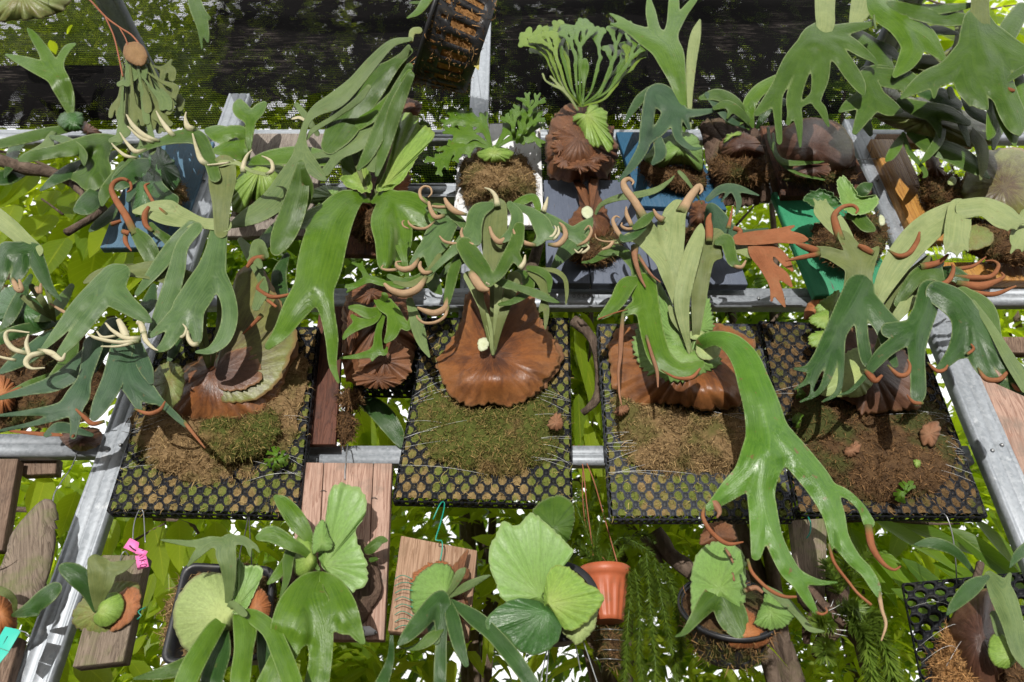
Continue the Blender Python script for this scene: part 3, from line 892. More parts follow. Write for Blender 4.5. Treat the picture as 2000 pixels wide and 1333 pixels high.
def leaves_mesh(name, P, Ld, Nn, L, Wd, mat, parent, rs, nu=5, droop=.25, kind='stuff'):
    """many leaves in one mesh: base points P, directions Ld, facing Nn, lengths L, widths Wd"""
    n = len(P)
    t, w = leaf_template(nu)
    Ld = Ld / np.linalg.norm(Ld, axis=1, keepdims=True)
    S = np.cross(Ld, Nn); S /= np.linalg.norm(S, axis=1, keepdims=True) + 1e-9
    Nn = np.cross(S, Ld)
    dr = droop * rs.uniform(.2, 1.6, n)
    rows = []
    for k in range(nu):
        c = P + Ld * (L * t[k])[:, None] + np.array([0, 0, -1.0]) * (L * dr * t[k] ** 2)[:, None]
        s = S * (Wd * w[k] * .5)[:, None]; up = Nn * (Wd * w[k] * .16)[:, None]
        rows.append(np.stack([c - s + up, c, c + s + up], 1))
    Vv = np.stack(rows, 1).reshape(-1, 3)               # n, nu, 3
    q = []
    for k in range(nu - 1):
        a = k * 3
        q += [(a, a + 1, a + 4, a + 3), (a + 1, a + 2, a + 5, a + 4)]
    q = np.array(q)
    F = (np.arange(n)[:, None, None] * (nu * 3) + q[None]).reshape(-1, 4)
    uv1 = np.array([[tk, s] for tk in t for s in (0, .5, 1)])
    uv = np.tile(uv1, (n, 1))
    tone = np.repeat(rs.uniform(0, 1, n), nu * 3)
    me = mesh_np(name, Vv, F, uv=uv, attrs={'tone': tone})
    return link(name, me, mat, parent, kind=kind)

def crown(parent, centre, rad, n, L, mat, seed, droop=.35, clumps=26, up=.1, name='crown', asp=.42):
    rs = np.random.default_rng(seed)
    c = np.array(centre); r = np.array(rad)
    cc = rs.normal(0, 1, (clumps, 3)); cc /= np.linalg.norm(cc, axis=1, keepdims=True)
    cc = c + cc * r * rs.uniform(.25, 1.0, (clumps, 1))
    k = rs.integers(0, clumps, n)
    P = cc[k] + rs.normal(0, 1, (n, 3)) * r * .17
    Ld = P - cc[k] + rs.normal(0, .25, (n, 3)) * r.mean() * .3 + np.array([0, 0, up])
    Nn = np.tile([0, -.5, .9], (n, 1)) + rs.normal(0, .45, (n, 3))
    Ls = L * rs.uniform(.6, 1.35, n)
    return leaves_mesh(name, P, Ld, Nn, Ls, Ls * asp * rs.uniform(.8, 1.2, n), mat, parent, rs, droop=droop)

def limb(name, pts, r0, r1, mat, parent, nseg=10):
    p = spline(np.array(pts, float), .08)
    n = len(p)
    q = p + np.stack([mnoise_arr(p, k) for k in (1, 7, 13)], 1) * .02
    return tube3(name, q, np.linspace(r0, r1, n) * (1 + .12 * np.sin(np.arange(n) * 1.9)), mat, parent, nseg=nseg)

def mnoise_arr(p, k):
    return np.array([mnoise.noise(Vector((a[0] * 5 + k, a[1] * 5, a[2] * 5 + k * 3))) for a in p])

def tree(label, base, height, parts, mat, seed, L=.12, trunk_r=.06, droop=.35, asp=.42, group=None):
    t = thing('broadleaf_tree', label, 'tree', base, group)
    bx_, by, bz = base
    rs = random.Random(seed)
    limb('trunk', [(bx_, by, -.05), (bx_ + rs.uniform(-.1, .1), by + .05, height * .35), (bx_ + rs.uniform(-.25, .25), by + .1, height * .75), (bx_ + rs.uniform(-.3, .3), by, height)],
         trunk_r, trunk_r * .3, M['branch'], t)
    for i, (c, r, n) in enumerate(parts):
        if i < 5:
            limb('bough', [(bx_, by + .06, height * (.3 + .08 * i)), ((bx_ + c[0]) / 2 + rs.uniform(-.2, .2), (by + c[1]) / 2, (height * .4 + c[2]) / 2 + .1), c], trunk_r * .45, .008, M['branch'], t, nseg=7)
        crown(t, c, r, n, L, mat, seed * 13 + i, droop=droop, asp=asp)
    return t

# fixings of the frame: wafer-head screws where rails meet the uprights, and along the rails
def screw(x, z, d):
    P = np.array([(x, -d, z), (x, -d - .004, z)]); tube3('screw', P, np.array([.0055, .0042]), M['wire'], frame, nseg=10)
for x in (XL, XR):
    for z in (wz(1000, 371, -.06), wz(1000, 580, -.05), wz(1000, 888, -.05), ZT - .03):
        for sx in (-.014, .016):
            screw(x + sx, z + sx * .5, -.010)
for px in (830, 600, 1085, 1530, 1480): screw(wx(px, 580, -.05), wz(1000, 580, -.05) - .008, -.048)
for px in (640, 830, 1240): screw(wx(px, 371, -.06), wz(1000, 371, -.06) + .012, -.058)

# faint stamped numbers on the middle rail
tc = bpy.data.curves.new('stamped_mark', 'FONT'); tc.body = '006081'; tc.size = .020; tc.extrude = .0002; tc.space_character = 1.5
_to = bpy.data.objects.new('stamped_mark', tc); COL.objects.link(_to)
bpy.context.view_layer.update()
_me = bpy.data.meshes.new_from_object(_to.evaluated_get(bpy.context.evaluated_depsgraph_get()))
bpy.data.objects.remove(_to); bpy.data.curves.remove(tc)
_x, _z = wx(1118, 582, -.047), wz(1118, 582, -.047)
_me.transform(__import__('mathutils').Matrix.Translation((_x, .0465, _z)) @ __import__('mathutils').Matrix.Rotation(math.radians(90), 4, 'X'))
_me.materials.clear()
link('stamped_mark', _me, plain_mat('stamp_grey', (.13, .14, .15), .7, .2, .2, 60, 0), frame, smooth=False)
def bgp(px, py, d):
    return tuple(W3(px, py, d).tolist())
def clump(px, py, d, rpx, n):
    """a crown clump whose middle stands behind that part of the wall"""
    c = W3(px, py, d); m = mpp(px, py, d)
    return (tuple(c.tolist()), (rpx * m, rpx * m * .6, rpx * m * .8), n)
b0 = W3(80, 700, -.75)
tree('large leaved tree with yellow-green hanging leaves behind the left end of the frame', (float(b0[0]) - .2, .75, 0), 3.2,
     [clump(60, 430, -.6, 230, 629), clump(250, 560, -.7, 200, 539), clump(60, 960, -.8, 220, 629), clump(240, 1120, -.9, 220, 719), clump(120, 1290, -.8, 230, 719)],
     M['lf_bright'], 3, L=.10, droop=.5)
b0 = W3(620, 900, -1.4)
tree('sunlit yellow-green tree standing behind the middle of the wall', (float(b0[0]), 1.7, 0), 4.6,
     [clump(560, 560, -1.3, 330, 1348), clump(820, 820, -1.2, 300, 1348), clump(620, 1180, -1.1, 330, 1618), clump(420, 320, -1.2, 330, 988), clump(900, 420, -1.5, 330, 1078), clump(760, 60, -1.2, 420, 1348)],
     M['lf_bright'], 5, L=.10)
b0 = W3(1180, 900, -1.0)
tree('tree of long drooping green leaves between the second and third trays', (float(b0[0]), 1.2, 0), 4.2,
     [clump(1160, 760, -.9, 190, 584), clump(1130, 640, -.8, 170, 404), clump(1180, 1080, -1.0, 260, 809), clump(1150, 300, -1.2, 380, 1168), clump(1100, 30, -1.0, 420, 1348)],
     M['lf_bright'], 8, L=.13, droop=.6, asp=.30)
b0 = W3(1540, 560, -1.8)
tree('small leaved sunlit tree seen past the grey and green boards', (float(b0[0]), 2.1, 0), 5.0,
     [clump(1500, 440, -1.8, 260, 2067), clump(1560, 620, -1.9, 260, 1977), clump(1600, 240, -1.7, 330, 1438), clump(1450, 1000, -1.5, 380, 2337), clump(1640, 1180, -1.5, 400, 2337), clump(1420, 40, -1.2, 420, 1348)],
     M['lf_bright'], 12, L=.075)
b0 = W3(1930, 700, -1.5)
tree('broad leaved tree with glowing leaves behind the right end of the frame', (float(b0[0]) + .1, 1.8, 0), 5.0,
     [clump(1880, 60, -1.0, 330, 629), clump(1930, 620, -1.5, 260, 899), clump(1820, 1060, -1.2, 300, 809), clump(1960, 900, -1.4, 260, 809), clump(1850, 300, -1.5, 260, 719)],
     M['lf_bright'], 16, L=.12)
b0 = W3(900, 1100, -2.6)
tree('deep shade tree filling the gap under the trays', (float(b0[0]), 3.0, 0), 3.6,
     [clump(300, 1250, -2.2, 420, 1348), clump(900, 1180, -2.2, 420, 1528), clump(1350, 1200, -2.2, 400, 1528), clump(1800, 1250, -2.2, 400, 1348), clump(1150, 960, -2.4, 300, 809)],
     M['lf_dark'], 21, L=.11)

b0 = W3(350, 200, -.8)
tree('dark leafy tree behind the shade cloth at the upper left', (float(b0[0]) - .4, 1.0, 0), 4.6,
     [clump(120, 60, -.6, 230, 1509), clump(330, 120, -.6, 230, 1509), clump(200, 260, -.6, 250, 1293), clump(520, 60, -.7, 260, 1509), clump(760, 150, -.7, 260, 1509)],
     M['lf_bright'], 33, L=.075)
b0 = W3(1350, 200, -.8)
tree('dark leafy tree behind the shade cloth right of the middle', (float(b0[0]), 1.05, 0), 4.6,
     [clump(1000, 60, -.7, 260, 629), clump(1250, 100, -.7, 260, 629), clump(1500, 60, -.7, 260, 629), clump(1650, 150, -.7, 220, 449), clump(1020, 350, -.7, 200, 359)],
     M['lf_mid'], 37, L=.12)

b0 = W3(950, 560, -.9)
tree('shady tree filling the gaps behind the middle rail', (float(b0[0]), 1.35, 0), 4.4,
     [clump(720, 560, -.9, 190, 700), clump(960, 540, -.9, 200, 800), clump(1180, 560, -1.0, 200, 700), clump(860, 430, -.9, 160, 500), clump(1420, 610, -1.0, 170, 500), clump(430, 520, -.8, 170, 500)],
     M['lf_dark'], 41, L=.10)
# separate big leaves that can be told apart
def big_leaves(tree_label, spots, mat, droop, d0, seed, trunk_at, asp):
    t = thing('leafy_branch', tree_label, 'branch', tuple(W3(trunk_at[0][0], trunk_at[0][1], d0 - .05).tolist()))
    limb('stem', [W3(x, y, d0 - .06) for x, y in trunk_at], .007, .003, M['branch'], t, nseg=7)
    rs = np.random.default_rng(seed)
    for x, y, ang, ln in spots:
        d = d0 + rs.uniform(-.07, .07)
        P = W3(x, y, d)[None]; mm = mpp(x, y, d)
        Ld = np.array([[math.cos(ang), rs.uniform(-.35, .1), -math.sin(ang)]])
        leaves_mesh('leaf', P, Ld, np.array([[rs.uniform(-.4, .4), -1, .35]]), np.array([ln * mm]), np.array([ln * mm * asp * rs.uniform(.85, 1.15)]), mat, t, rs, nu=8, droop=droop, kind=None)
    return t
_r = random.Random(5)
sp = [(65, 335, 1.5, 130), (110, 372, 1.35, 90), (18, 350, 1.7, 110), (155, 360, 1.2, 120), (30, 400, 1.45, 140), (100, 420, 1.5, 130), (160, 420, 1.7, 120), (205, 390, 1.5, 130), (60, 460, 1.6, 120), (130, 465, 1.5, 140), (190, 470, 1.35, 150), (235, 430, 1.6, 110), (250, 480, 1.4, 130), (90, 500, 1.6, 110), (215, 370, 1.9, 100), (0, 300, 1.2, 120), (45, 300, 1.1, 100), (140, 320, 1.3, 90), (20, 460, 1.4, 120), (290, 500, 1.5, 110)]
big_leaves('branch of big drooping glossy leaves with clear veins at the left between the rails', sp, M['lf_bright'], .15, -.18, 3, [(-40, 290), (60, 310), (140, 340), (220, 350), (280, 470)], .48)
sp = [(1125, 640, 1.5, 120), (1140, 700, 1.45, 140), (1160, 690, 1.7, 120), (1130, 770, 1.6, 130), (1165, 780, 1.35, 110), (1145, 820, 1.5, 110), (1170, 850, 1.6, 110), (1125, 860, 1.4, 110), (1180, 640, 1.5, 110), (1135, 610, 1.3, 90)]
big_leaves('branch of long drooping leaves between the second and third trays', sp, M['lf_bright'], .2, -.25, 4, [(1150, 560), (1155, 650), (1160, 760), (1150, 860)], .24)
sp = [(1820, 40, 1.1, 110), (1850, 30, 1.4, 120), (1880, 55, 1.5, 110), (1905, 35, 1.2, 100), (1835, 80, 1.6, 90), (1790, 50, 1.4, 110), (1810, 100, 1.2, 60), (1960, 20, 1.5, 120), (1985, 60, 1.5, 110), (1785, 110, 1.0, 60)]
big_leaves('branch of glowing yellow-green leaves near the upper right corner', sp, M['lf_bright'], .2, -.35, 5, [(1760, -30), (1830, 10), (1900, 20), (1990, 10)], .6)
sp = [(300, 1030, .9, 100), (350, 1015, 1.2, 110), (330, 1090, 1.3, 110), (395, 1040, 1.5, 95), (300, 1120, 1.6, 95), (360, 1060, .6, 95), (90, 930, 1.3, 95), (150, 960, 1.6, 85), (60, 1250, .6, 120), (150, 1290, .4, 120), (20, 1290, .9, 110), (280, 1000, 1.4, 90), (420, 1020, 1.2, 90), (100, 1270, 1.1, 100), (215, 1010, 1.3, 80)]
big_leaves('branch of broad yellow-green leaves behind the black tray at the lower left', sp, M['lf_bright'], .25, -.2, 6, [(240, 1000), (310, 1020), (380, 1030), (420, 1090)], .5)
sp = [(1705, 1015, .55, 170), (1745, 1020, .35, 150), (1690, 1060, 1.0, 150), (1760, 1090, .8, 150), (1660, 1030, 1.3, 140), (1850, 1030, .9, 160), (1880, 1050, 1.2, 150), (1820, 1100, .5, 150), (1740, 1150, .6, 140), (1900, 1010, 1.3, 150)]
big_leaves('spray of long feather-veined leaves under the right tray beside the driftwood', sp, M['lf_mid'], .15, -.2, 7, [(1640, 1010), (1700, 1010), (1790, 1015), (1880, 1020)], .28)
sp = [(700, 800, 1.2, 110), (730, 790, .8, 120), (720, 840, 1.4, 110), (760, 800, 1.5, 110), (700, 870, 1.0, 90)]
big_leaves('bunch of glowing leaves in the gap beside the fibre knobs', sp, M['lf_bright'], .2, -.3, 8, [(690, 760), (720, 790), (750, 800)], .4)

# ------------------------------------------------------------------ drainage-cell trays with moss
def tray(label, q, nx, ny, mat, depth=.032, moss=True, seed=1, mossmat='moss_fill'):
    """q: picture corners (x, y, depth) TL TR BR BL of the front; chequerboard of octagon holes and square plates"""
    C = np.array([W3(*c) for c in q])
    t = thing('drainage_tray', label, 'tray', tuple(C[2:].mean(0)), 'plastic drainage trays')
    nrm = np.cross(C[1] - C[0], C[3] - C[0]); nrm /= np.linalg.norm(nrm)
    if nrm[1] > 0: nrm = -nrm
    def S(a, b, dd=0.0):
        a = np.asarray(a, float)[..., None]; b = np.asarray(b, float)[..., None]
        return (C[0] * (1 - a) + C[1] * a) * (1 - b) + (C[3] * (1 - a) + C[2] * a) * b + nrm * np.asarray(dd, float)[..., None]
    vs, fs = [], []
    n0 = 0
    k1, k2 = .29, .71          # truncated square tiling
    octo = np.array([(-.29, -.71), (.29, -.71), (.71, -.29), (.71, .29), (.29, .71), (-.29, .71), (-.71, .29), (-.71, -.29)])
    A, B, D = [], [], []
    for j in range(ny):
        for i in range(nx):
            cx, cy = (i + .5) / nx, (j + .5) / ny
            if (i + j) % 2 == 0:
                for sc, dd in ((1.0, 0.0), (.84, .0008), (.81, -depth)):
                    for o in octo:
                        A.append(min(1, max(0, cx + o[0] * sc / nx * 1.0))); B.append(min(1, max(0, cy + o[1] * sc / ny))); D.append(dd)
                for k in range(8):
                    l = (k + 1) % 8
                    fs.append((n0 + k, n0 + l, n0 + 8 + l, n0 + 8 + k)); fs.append((n0 + 8 + k, n0 + 8 + l, n0 + 16 + l, n0 + 16 + k))
                n0 += 24
            else:
                for o in ((-.29, -.29), (.29, -.29), (.29, .29), (-.29, .29)):
                    A.append(cx + o[0] / nx); B.append(cy + o[1] / ny); D.append(-.0006)
                fs.append((n0, n0 + 1, n0 + 2, n0 + 3)); n0 += 4
    # notched side walls all round
    for side in range(4):
        n = nx if side % 2 == 0 else ny
        for i in range(n):
            for part in (0, 1):
                a0 = (i + (.0 if part == 0 else .5)) / n; a1 = a0 + .5 / n
                full = part == 0
                dd0 = 0.0; dd1 = -depth if full else -depth * .35
                out = .004
                for (aa, dz) in ((a0, dd0), (a1, dd0), (a1, dd1), (a0, dd1)):
                    e = [(aa, 0 - .003), (1 + .003, aa), (aa, 1 + .003), (0 - .003, aa)][side]
                    A.append(e[0]); B.append(e[1]); D.append(dz)
                fs.append((n0, n0 + 1, n0 + 2, n0 + 3)); n0 += 4
                if not full:
                    for (aa, dz) in ((a0, -depth * .7), (a1, -depth * .7), (a1, -depth), (a0, -depth)):
                        e = [(aa, 0 - .003), (1 + .003, aa), (aa, 1 + .003), (0 - .003, aa)][side]
                        A.append(e[0]); B.append(e[1]); D.append(dz)
                    fs.append((n0, n0 + 1, n0 + 2, n0 + 3)); n0 += 4
    me = mesh_np('lattice', S(np.array(A), np.array(B), np.array(D)), fs)
    o = link('lattice', me, mat, t, smooth=False)
    m = o.modifiers.new("wall", 'SOLIDIFY'); m.thickness = .0010; m.offset = -1
    if moss:
        rs = np.random.default_rng(seed)
        nu = nx * 5; nv = ny * 5
        u = np.linspace(.012, .988, nu); v = np.linspace(.012, .988, nv)
        U, Vg = np.meshgrid(u, v); U = U.ravel(); Vg = Vg.ravel()
        cell = ((U * nx).astype(int) * 31 + (Vg * ny).astype(int) * 17) % 97
        dd = -.004 + .006 * rs.uniform(0, 1, 97)[cell] * 0 + .004 * rs.normal(0, 1, len(U)) + .004 * snoise(U * nx * 2, Vg * ny * 2, seed)
        # plug of moss bulges in each hole
        fx = (U * nx) % 1 - .5; fy = (Vg * ny) % 1 - .5
        dd = np.minimum(dd + .004 - .008 * (fx ** 2 + fy ** 2), -.0008)
        P = S(U, Vg, dd)
        i = np.arange((nu - 1) * (nv - 1)); r, c = i // (nu - 1), i % (nu - 1); a = r * nu + c
        me = mesh_np('moss_filling', P, np.stack([a, a + 1, a + nu + 1, a + nu], 1))
        link('moss_filling', me, M[mossmat], t, kind='stuff')
        Nn = np.tile(nrm, (len(P), 1))
        fibres('moss_strands', P, Nn, 5200, .011, .0006, M[mossmat + '_f'], t, seed=seed + 50)
    t['_q'] = 0
    del t['_q']
    return t, S

def strings(t, S, pairs, dd=.012):
    """lengths of fishing line stretched over the mount"""
    for (a0, b0, a1, b1, bow) in pairs:
        s = np.linspace(0, 1, 9)
        P = S(a0 + (a1 - a0) * s, b0 + (b1 - b0) * s, dd * .2 + bow * np.sin(s * math.pi))
        tube3('tie_line', P, np.full(9, .00032), M['line'], t, nseg=5)

TR = {}
TR[1] = tray('moss-filled black drainage tray at the left, a wide brown-and-green shield fern tied on it', [(322, 640, .02), (622, 640, .02), (583, 1006, .05), (210, 998, .05)], 25, 25, M['lattice'], seed=1)
TR[2] = tray('black drainage tray in the centre carrying the fern with the chestnut pear-shaped shield', [(834, 622, .02), (1112, 622, .02), (1117, 984, .05), (768, 976, .05)], 24, 25, M['lattice'], seed=2)
TR[3] = tray('greyer drainage tray right of centre with bare brown moss and a pale silvery-stalked fern', [(1168, 634, .02), (1480, 634, .02), (1552, 1012, .05), (1194, 1012, .05)], 25, 26, M['lattice_g'], seed=3)
TR[4] = tray('dark drainage tray at the right beside the right steel upright', [(1484, 628, .0), (1790, 640, .0), (1928, 1008, .03), (1560, 1004, .03)], 25, 25, M['lattice'], seed=4, mossmat='moss_fill_dk')
TR[5] = tray('small black drainage tray hidden behind the brown papery nest fern', [(690, 600, -.02), (832, 600, -.02), (826, 766, -.005), (690, 762, -.005)], 12, 14, M['lattice'], seed=5, moss=False)

rs0 = random.Random(4)
for k, n in ((1, 20), (2, 24), (3, 30), (4, 22)):
    pr = []
    for i in range(n):
        b = rs0.uniform(.38, .86)
        if rs0.random() < .5: pr.append((0.0, b, rs0.uniform(.25, .55), b + rs0.uniform(-.14, .05), .016))
        else: pr.append((1.0, b, rs0.uniform(.45, .8), b + rs0.uniform(-.14, .05), .016))
    strings(TR[k][0], TR[k][1], pr)

# ------------------------------------------------------------------ mounting boards
def board(label, corners, th, mat, cat='board', name='wooden_board', planks=None, bevel=.002, gap=.004, axis_planks=None):
    c = [tuple(k) for k in corners]
    P = np.array([W3(*k) for k in c])
    t = thing(name, label, cat, tuple(((P[2] + P[3]) / 2)), 'mounting boards on the frame')
    if not planks:
        bx('plank', c, th, mat, t, bevel=bevel)
    else:
        e = [0] + list(planks) + [1]
        for i in range(len(e) - 1):
            a0, a1 = e[i], e[i + 1]
            g0 = gap if i else 0; g1 = gap if i < len(e) - 2 else 0
            L = lambda p, q, s: tuple(p[k] + (q[k] - p[k]) * s for k in range(3))
            w = 1.0
            a0_, a1_ = a0 + g0, a1 - g1
            cc = [L(c[0], c[1], a0_), L(c[0], c[1], a1_), L(c[3], c[2], a1_), L(c[3], c[2], a0_)]
            cc = [(x, y, z + (.002 if i % 2 else 0)) for x, y, z in cc]
            bx('plank', cc, th, mat, t, bevel=bevel)
    return t

def vwood(m):   # grain along the long, upright side of the board
    return M[m]
for k in ('w_pink', 'w_brown', 'w_grey', 'w_red', 'w_char', 'w_amber', 'w_blue', 'w_lblue', 'w_slate', 'w_green', 'w_white', 'w_cedar', 'drift'):
    pass

board('weathered grey-brown board on the top rail behind the yellowish-green cupped fern', [(492, 261, .0), (640, 261, .0), (600, 461, .0), (440, 461, .0)], .022, M['w_grey'])
board('worn light blue board left of the left upright, its fern in shadow', [(275, 282, .0), (418, 277, .0), (345, 482, .0), (195, 484, .0)], .025, M['w_lblue'])
board('charred brown board hanging under the tall ruffled shield fern in the middle', [(690, 250, .0), (800, 250, .0), (784, 500, .0), (664, 497, .0)], .02, M['w_char'])
board('white board with peeling paint on the top rail behind a round moss ball', [(900, 243, .0), (1055, 240, .0), (1062, 440, .0), (884, 440, .0)], .022, M['w_white'])
board('wide slate-blue board on the middle rail, shadows of fronds across it', [(1062, 352, .0), (1388, 352, .0), (1461, 556, .0), (1068, 553, .0)], .03, M['w_slate'], planks=(.22, .53, .8), gap=.003)
board('bright blue painted board with a pale domed fern high at the centre right', [(1203, 258, .02), (1345, 258, .02), (1420, 410, .02), (1251, 402, .02)], .022, M['w_blue'])
board('charred board with thick lower edge holding the brown dome-shaped shield', [(1485, 246, .02), (1640, 242, .02), (1707, 380, .02), (1527, 384, .02)], .05, M['w_char'])
board('bright green painted board on the middle rail beside the right upright', [(1508, 374, .0), (1660, 374, .0), (1752, 566, .0), (1592, 578, .0)], .03, M['w_green'], bevel=.006)
board('dark board behind the round brown husk nest on the top rail', [(1072, 246, -.01), (1200, 246, -.01), (1192, 352, -.01), (1072, 352, -.01)], .02, M['w_char'])
board('red-brown plank standing between the two left trays', [(625, 598, -.01), (672, 598, -.01), (655, 868, .0), (583, 868, .0)], .02, M['w_red'])
board('pale pinkish three-plank board hung below the tray rail, a glossy bright fern on it', [(583, 903, .03), (766, 905, .03), (750, 1250, .05), (563, 1250, .05)], .025, M['w_pink'], planks=(.27, .80), gap=.004)
board('square cedar board hung tilted on teal wire with a pale round shield fern', [(783, 1046, .06), (932, 1075, .06), (915, 1249, .08), (757, 1232, .08)], .03, M['w_cedar'])
board('small weathered board hung askew with pink tags near the left upright', [(200, 1084, .09), (285, 1084, .09), (240, 1292, .11), (141, 1303, .11)], .035, M['drift'])
board('rough brown plank behind the left end under the left rail', [(-40, 896, -.04), (35, 896, -.04), (4, 1075, -.03), (-60, 1075, -.03)], .03, M['w_brown'])
board('short dark plank stub under the left rail', [(40, 894, -.08), (112, 894, -.08), (108, 925, -.08), (40, 928, -.08)], .03, M['w_brown'])
board('raw pinkish stud running up behind the right steel upright', [(1868, 640, -.06), (1930, 640, -.06), (2120, 1000, -.06), (1990, 1000, -.06)], .03, M['w_pink'])
board('horizontal raw plank behind the right end of the wall', [(1925, 658, -.1), (2080, 658, -.1), (2085, 690, -.1), (1930, 688, -.1)], .03, M['w_brown'])

# ------------------------------------------------------------------ ferns
GRP = 'staghorn ferns mounted on the wall'
def fern(label, px, py, d=.05, cat='staghorn fern', name='staghorn_fern', group=GRP):
    return thing(name, label, cat, tuple(W3(px, py, d).tolist()), group)

def F(p, m, *strokes, d=(.1, .3), dr=-.012, name='frond', **k):
    """frond: the first stroke runs from depth d[0] to d[1]; each fork starts at the depth of the stroke it leaves"""
    done = []; out = []
    for i, s in enumerate(strokes):
        a = np.array([q[:2] for q in s], float)
        L = np.concatenate([[0], np.cumsum(np.hypot(*np.diff(a, axis=0).T))]) if len(a) > 1 else np.array([0.])
        fr = L / max(L[-1], 1e-6)
        if i == 0:
            e = math.sin  # rises quickly from the bud, then levels off
            dd = d[0] + (d[1] - d[0]) * np.sin(fr * math.pi / 2)
        else:
            al = np.vstack(done)
            j = np.hypot(al[:, 0] - a[0, 0], al[:, 1] - a[0, 1]).argmin()
            dd = al[j, 2] + dr * fr
        row = [(q[0], q[1], q[2], (q[3] if len(q) > 3 and q[3] is not None else dd[n]), (q[4] if len(q) > 4 else 0.0)) for n, q in enumerate(s)]
        out.append(row)
        sp = spline([(r[0], r[1], r[3]) for r in row], 6.0) if len(row) > 1 else np.array([[row[0][0], row[0][1], row[0][3]]])
        done.append(sp)
    o = lamina(name, out, M[m], p, **k)
    return o

def T(p, m, d, *pts, flat=.2, up=.02):
    """curled spore-bearing tip, thick and tapering"""
    n = len(pts)
    return horn('frond_tip', [(q[0], q[1], q[2], d + up * i / max(1, n - 1)) for i, q in enumerate(pts)], M[m], p, flat=flat)

def S(p, m, outline, centre, d, dome=.03, name='shield_frond', **k):
    return shield(name, outline, centre, d, dome, M[m], p, **k)

def MB(p, m, outline, centre, d, dome, nf=2500, **k):
    return mossball(outline, centre, d, dome, M[m], M[m + '_f'], p, nf=nf, **k)

def antler(x, y, ang, ln, w, lev, rs, sp=.5, keep=.9, endw=None):
    """repeatedly forking narrow strokes"""
    x1 = x + math.cos(ang) * ln; y1 = y - math.sin(ang) * ln
    w1 = w * .95 + (.6 if lev else 0)
    out = [[(x, y, w), ((x + x1) / 2 + rs.uniform(-2, 2), (y + y1) / 2, w * .95), (x1, y1, w1 if lev else (endw or w * .8))]]
    if lev:
        for s in (-1, 1):
            if rs.random() < keep or s == 1:
                out += antler(x1, y1, ang + s * sp * rs.uniform(.5, 1.2), ln * rs.uniform(.6, .9), w * .92, lev - 1, rs, sp * .9, keep, endw)
    return out

def tassel(name, pts, r, mat, parent, nl=240, ll=.02, lw=.0026, seed=1, stem=.0016):
    """a tassel-fern shoot: stem clothed all round in short narrow leaves"""
    rs = np.random.default_rng(seed)
    p = spline(np.array(pts, float), 2.0)
    P = W3(p[:, 0], p[:, 1], p[:, 2])
    i = np.sort(rs.integers(0, len(P) - 1, nl)); f = rs.uniform(0, 1, (nl, 1))
    B = P[i] * (1 - f) + P[i + 1] * f
    Tn = np.gradient(P, axis=0); Tn /= np.linalg.norm(Tn, axis=1, keepdims=True) + 1e-9
    t = Tn[i]
    rad = rs.normal(0, 1, (nl, 3)); rad -= t * (rad * t).sum(1, keepdims=True); rad /= np.linalg.norm(rad, axis=1, keepdims=True)
    Ld = rad * .85 + t * .6
    taper = np.clip((len(P) - i) / (len(P) * .15), .35, 1)
    o = leaves_mesh(name, B, Ld, t + rad * .1, ll * rs.uniform(.8, 1.15, nl) * taper, np.full(nl, lw), mat, parent, rs, nu=4, droop=.08, kind='stuff')
    tube3('stem', P, np.full(len(P), stem), mat, parent, nseg=5)
    return o

# ---- moss beds on the four trays
MB(TR[1][0], 'moss_tan', [(262, 805), (300, 785), (345, 800), (430, 828), (500, 812), (553, 742), (586, 690), (602, 720), (588, 790), (572, 868), (520, 912), (430, 946), (350, 932), (288, 906), (258, 860)], (440, 850), .042, .024, 7500, name='moss_bed', ln=.013)
MB(TR[1][0], 'moss_bed', [(400, 822), (470, 820), (530, 800), (545, 830), (520, 880), (440, 900), (390, 870)], (470, 850), .068, .022, 2600, name='moss_bed', ln=.012)
MB(TR[2][0], 'moss_bed', [(845, 760), (880, 785), (960, 795), (1050, 778), (1075, 755), (1096, 800), (1090, 862), (1060, 900), (980, 926), (900, 920), (838, 882), (818, 820)], (960, 850), .042, .024, 7500, name='moss_bed', ln=.012)
MB(TR[3][0], 'moss_tan', [(1203, 775), (1260, 792), (1400, 806), (1450, 788), (1475, 830), (1470, 885), (1430, 926), (1350, 932), (1270, 916), (1218, 882), (1198, 830)], (1340, 855), .042, .024, 7500, name='moss_bed', ln=.012)
MB(TR[4][0], 'moss_dk', [(1555, 760), (1640, 790), (1750, 805), (1812, 788), (1848, 830), (1866, 900), (1822, 962), (1700, 976), (1600, 932), (1556, 862)], (1705, 880), .025, .03, 5200, name='moss_bed', ln=.012)

# ================= left tray: broad brown shield, blue-green antlers with cream tips
f = fern('large staghorn on the left tray, half green and brown shield, cream curled tips', 408, 722, .06)
S(f, 'sh_brown', [(336, 790), (333, 745), (370, 708), (420, 692), (490, 682), (560, 652), (583, 672), (576, 700), (556, 738), (545, 768), (515, 803), (468, 821), (400, 823), (358, 811)], (412, 728), .06, .05, ruff=3.5, ruffn=46, ridge=.0015, label='chestnut brown dried lower shield')
S(f, 'sh_mix', [(398, 738), (428, 690), (446, 600), (466, 530), (508, 520), (546, 580), (582, 652), (566, 700), (548, 742), (505, 780), (450, 790), (410, 772)], (424, 724), .092, .020, ruff=1.5, teeth=3, ruffn=44, ridge=.0002, lump=.003, label='olive green upper shield with a dark blotch')
S(f, 'sh_dark', [(428, 702), (455, 686), (494, 682), (512, 735), (482, 758), (446, 764), (416, 748)], (424, 726), .1085, .0045, ruff=2.5, ridge=.0002, lump=.003, na=70, nr=9, name='dried_patch')
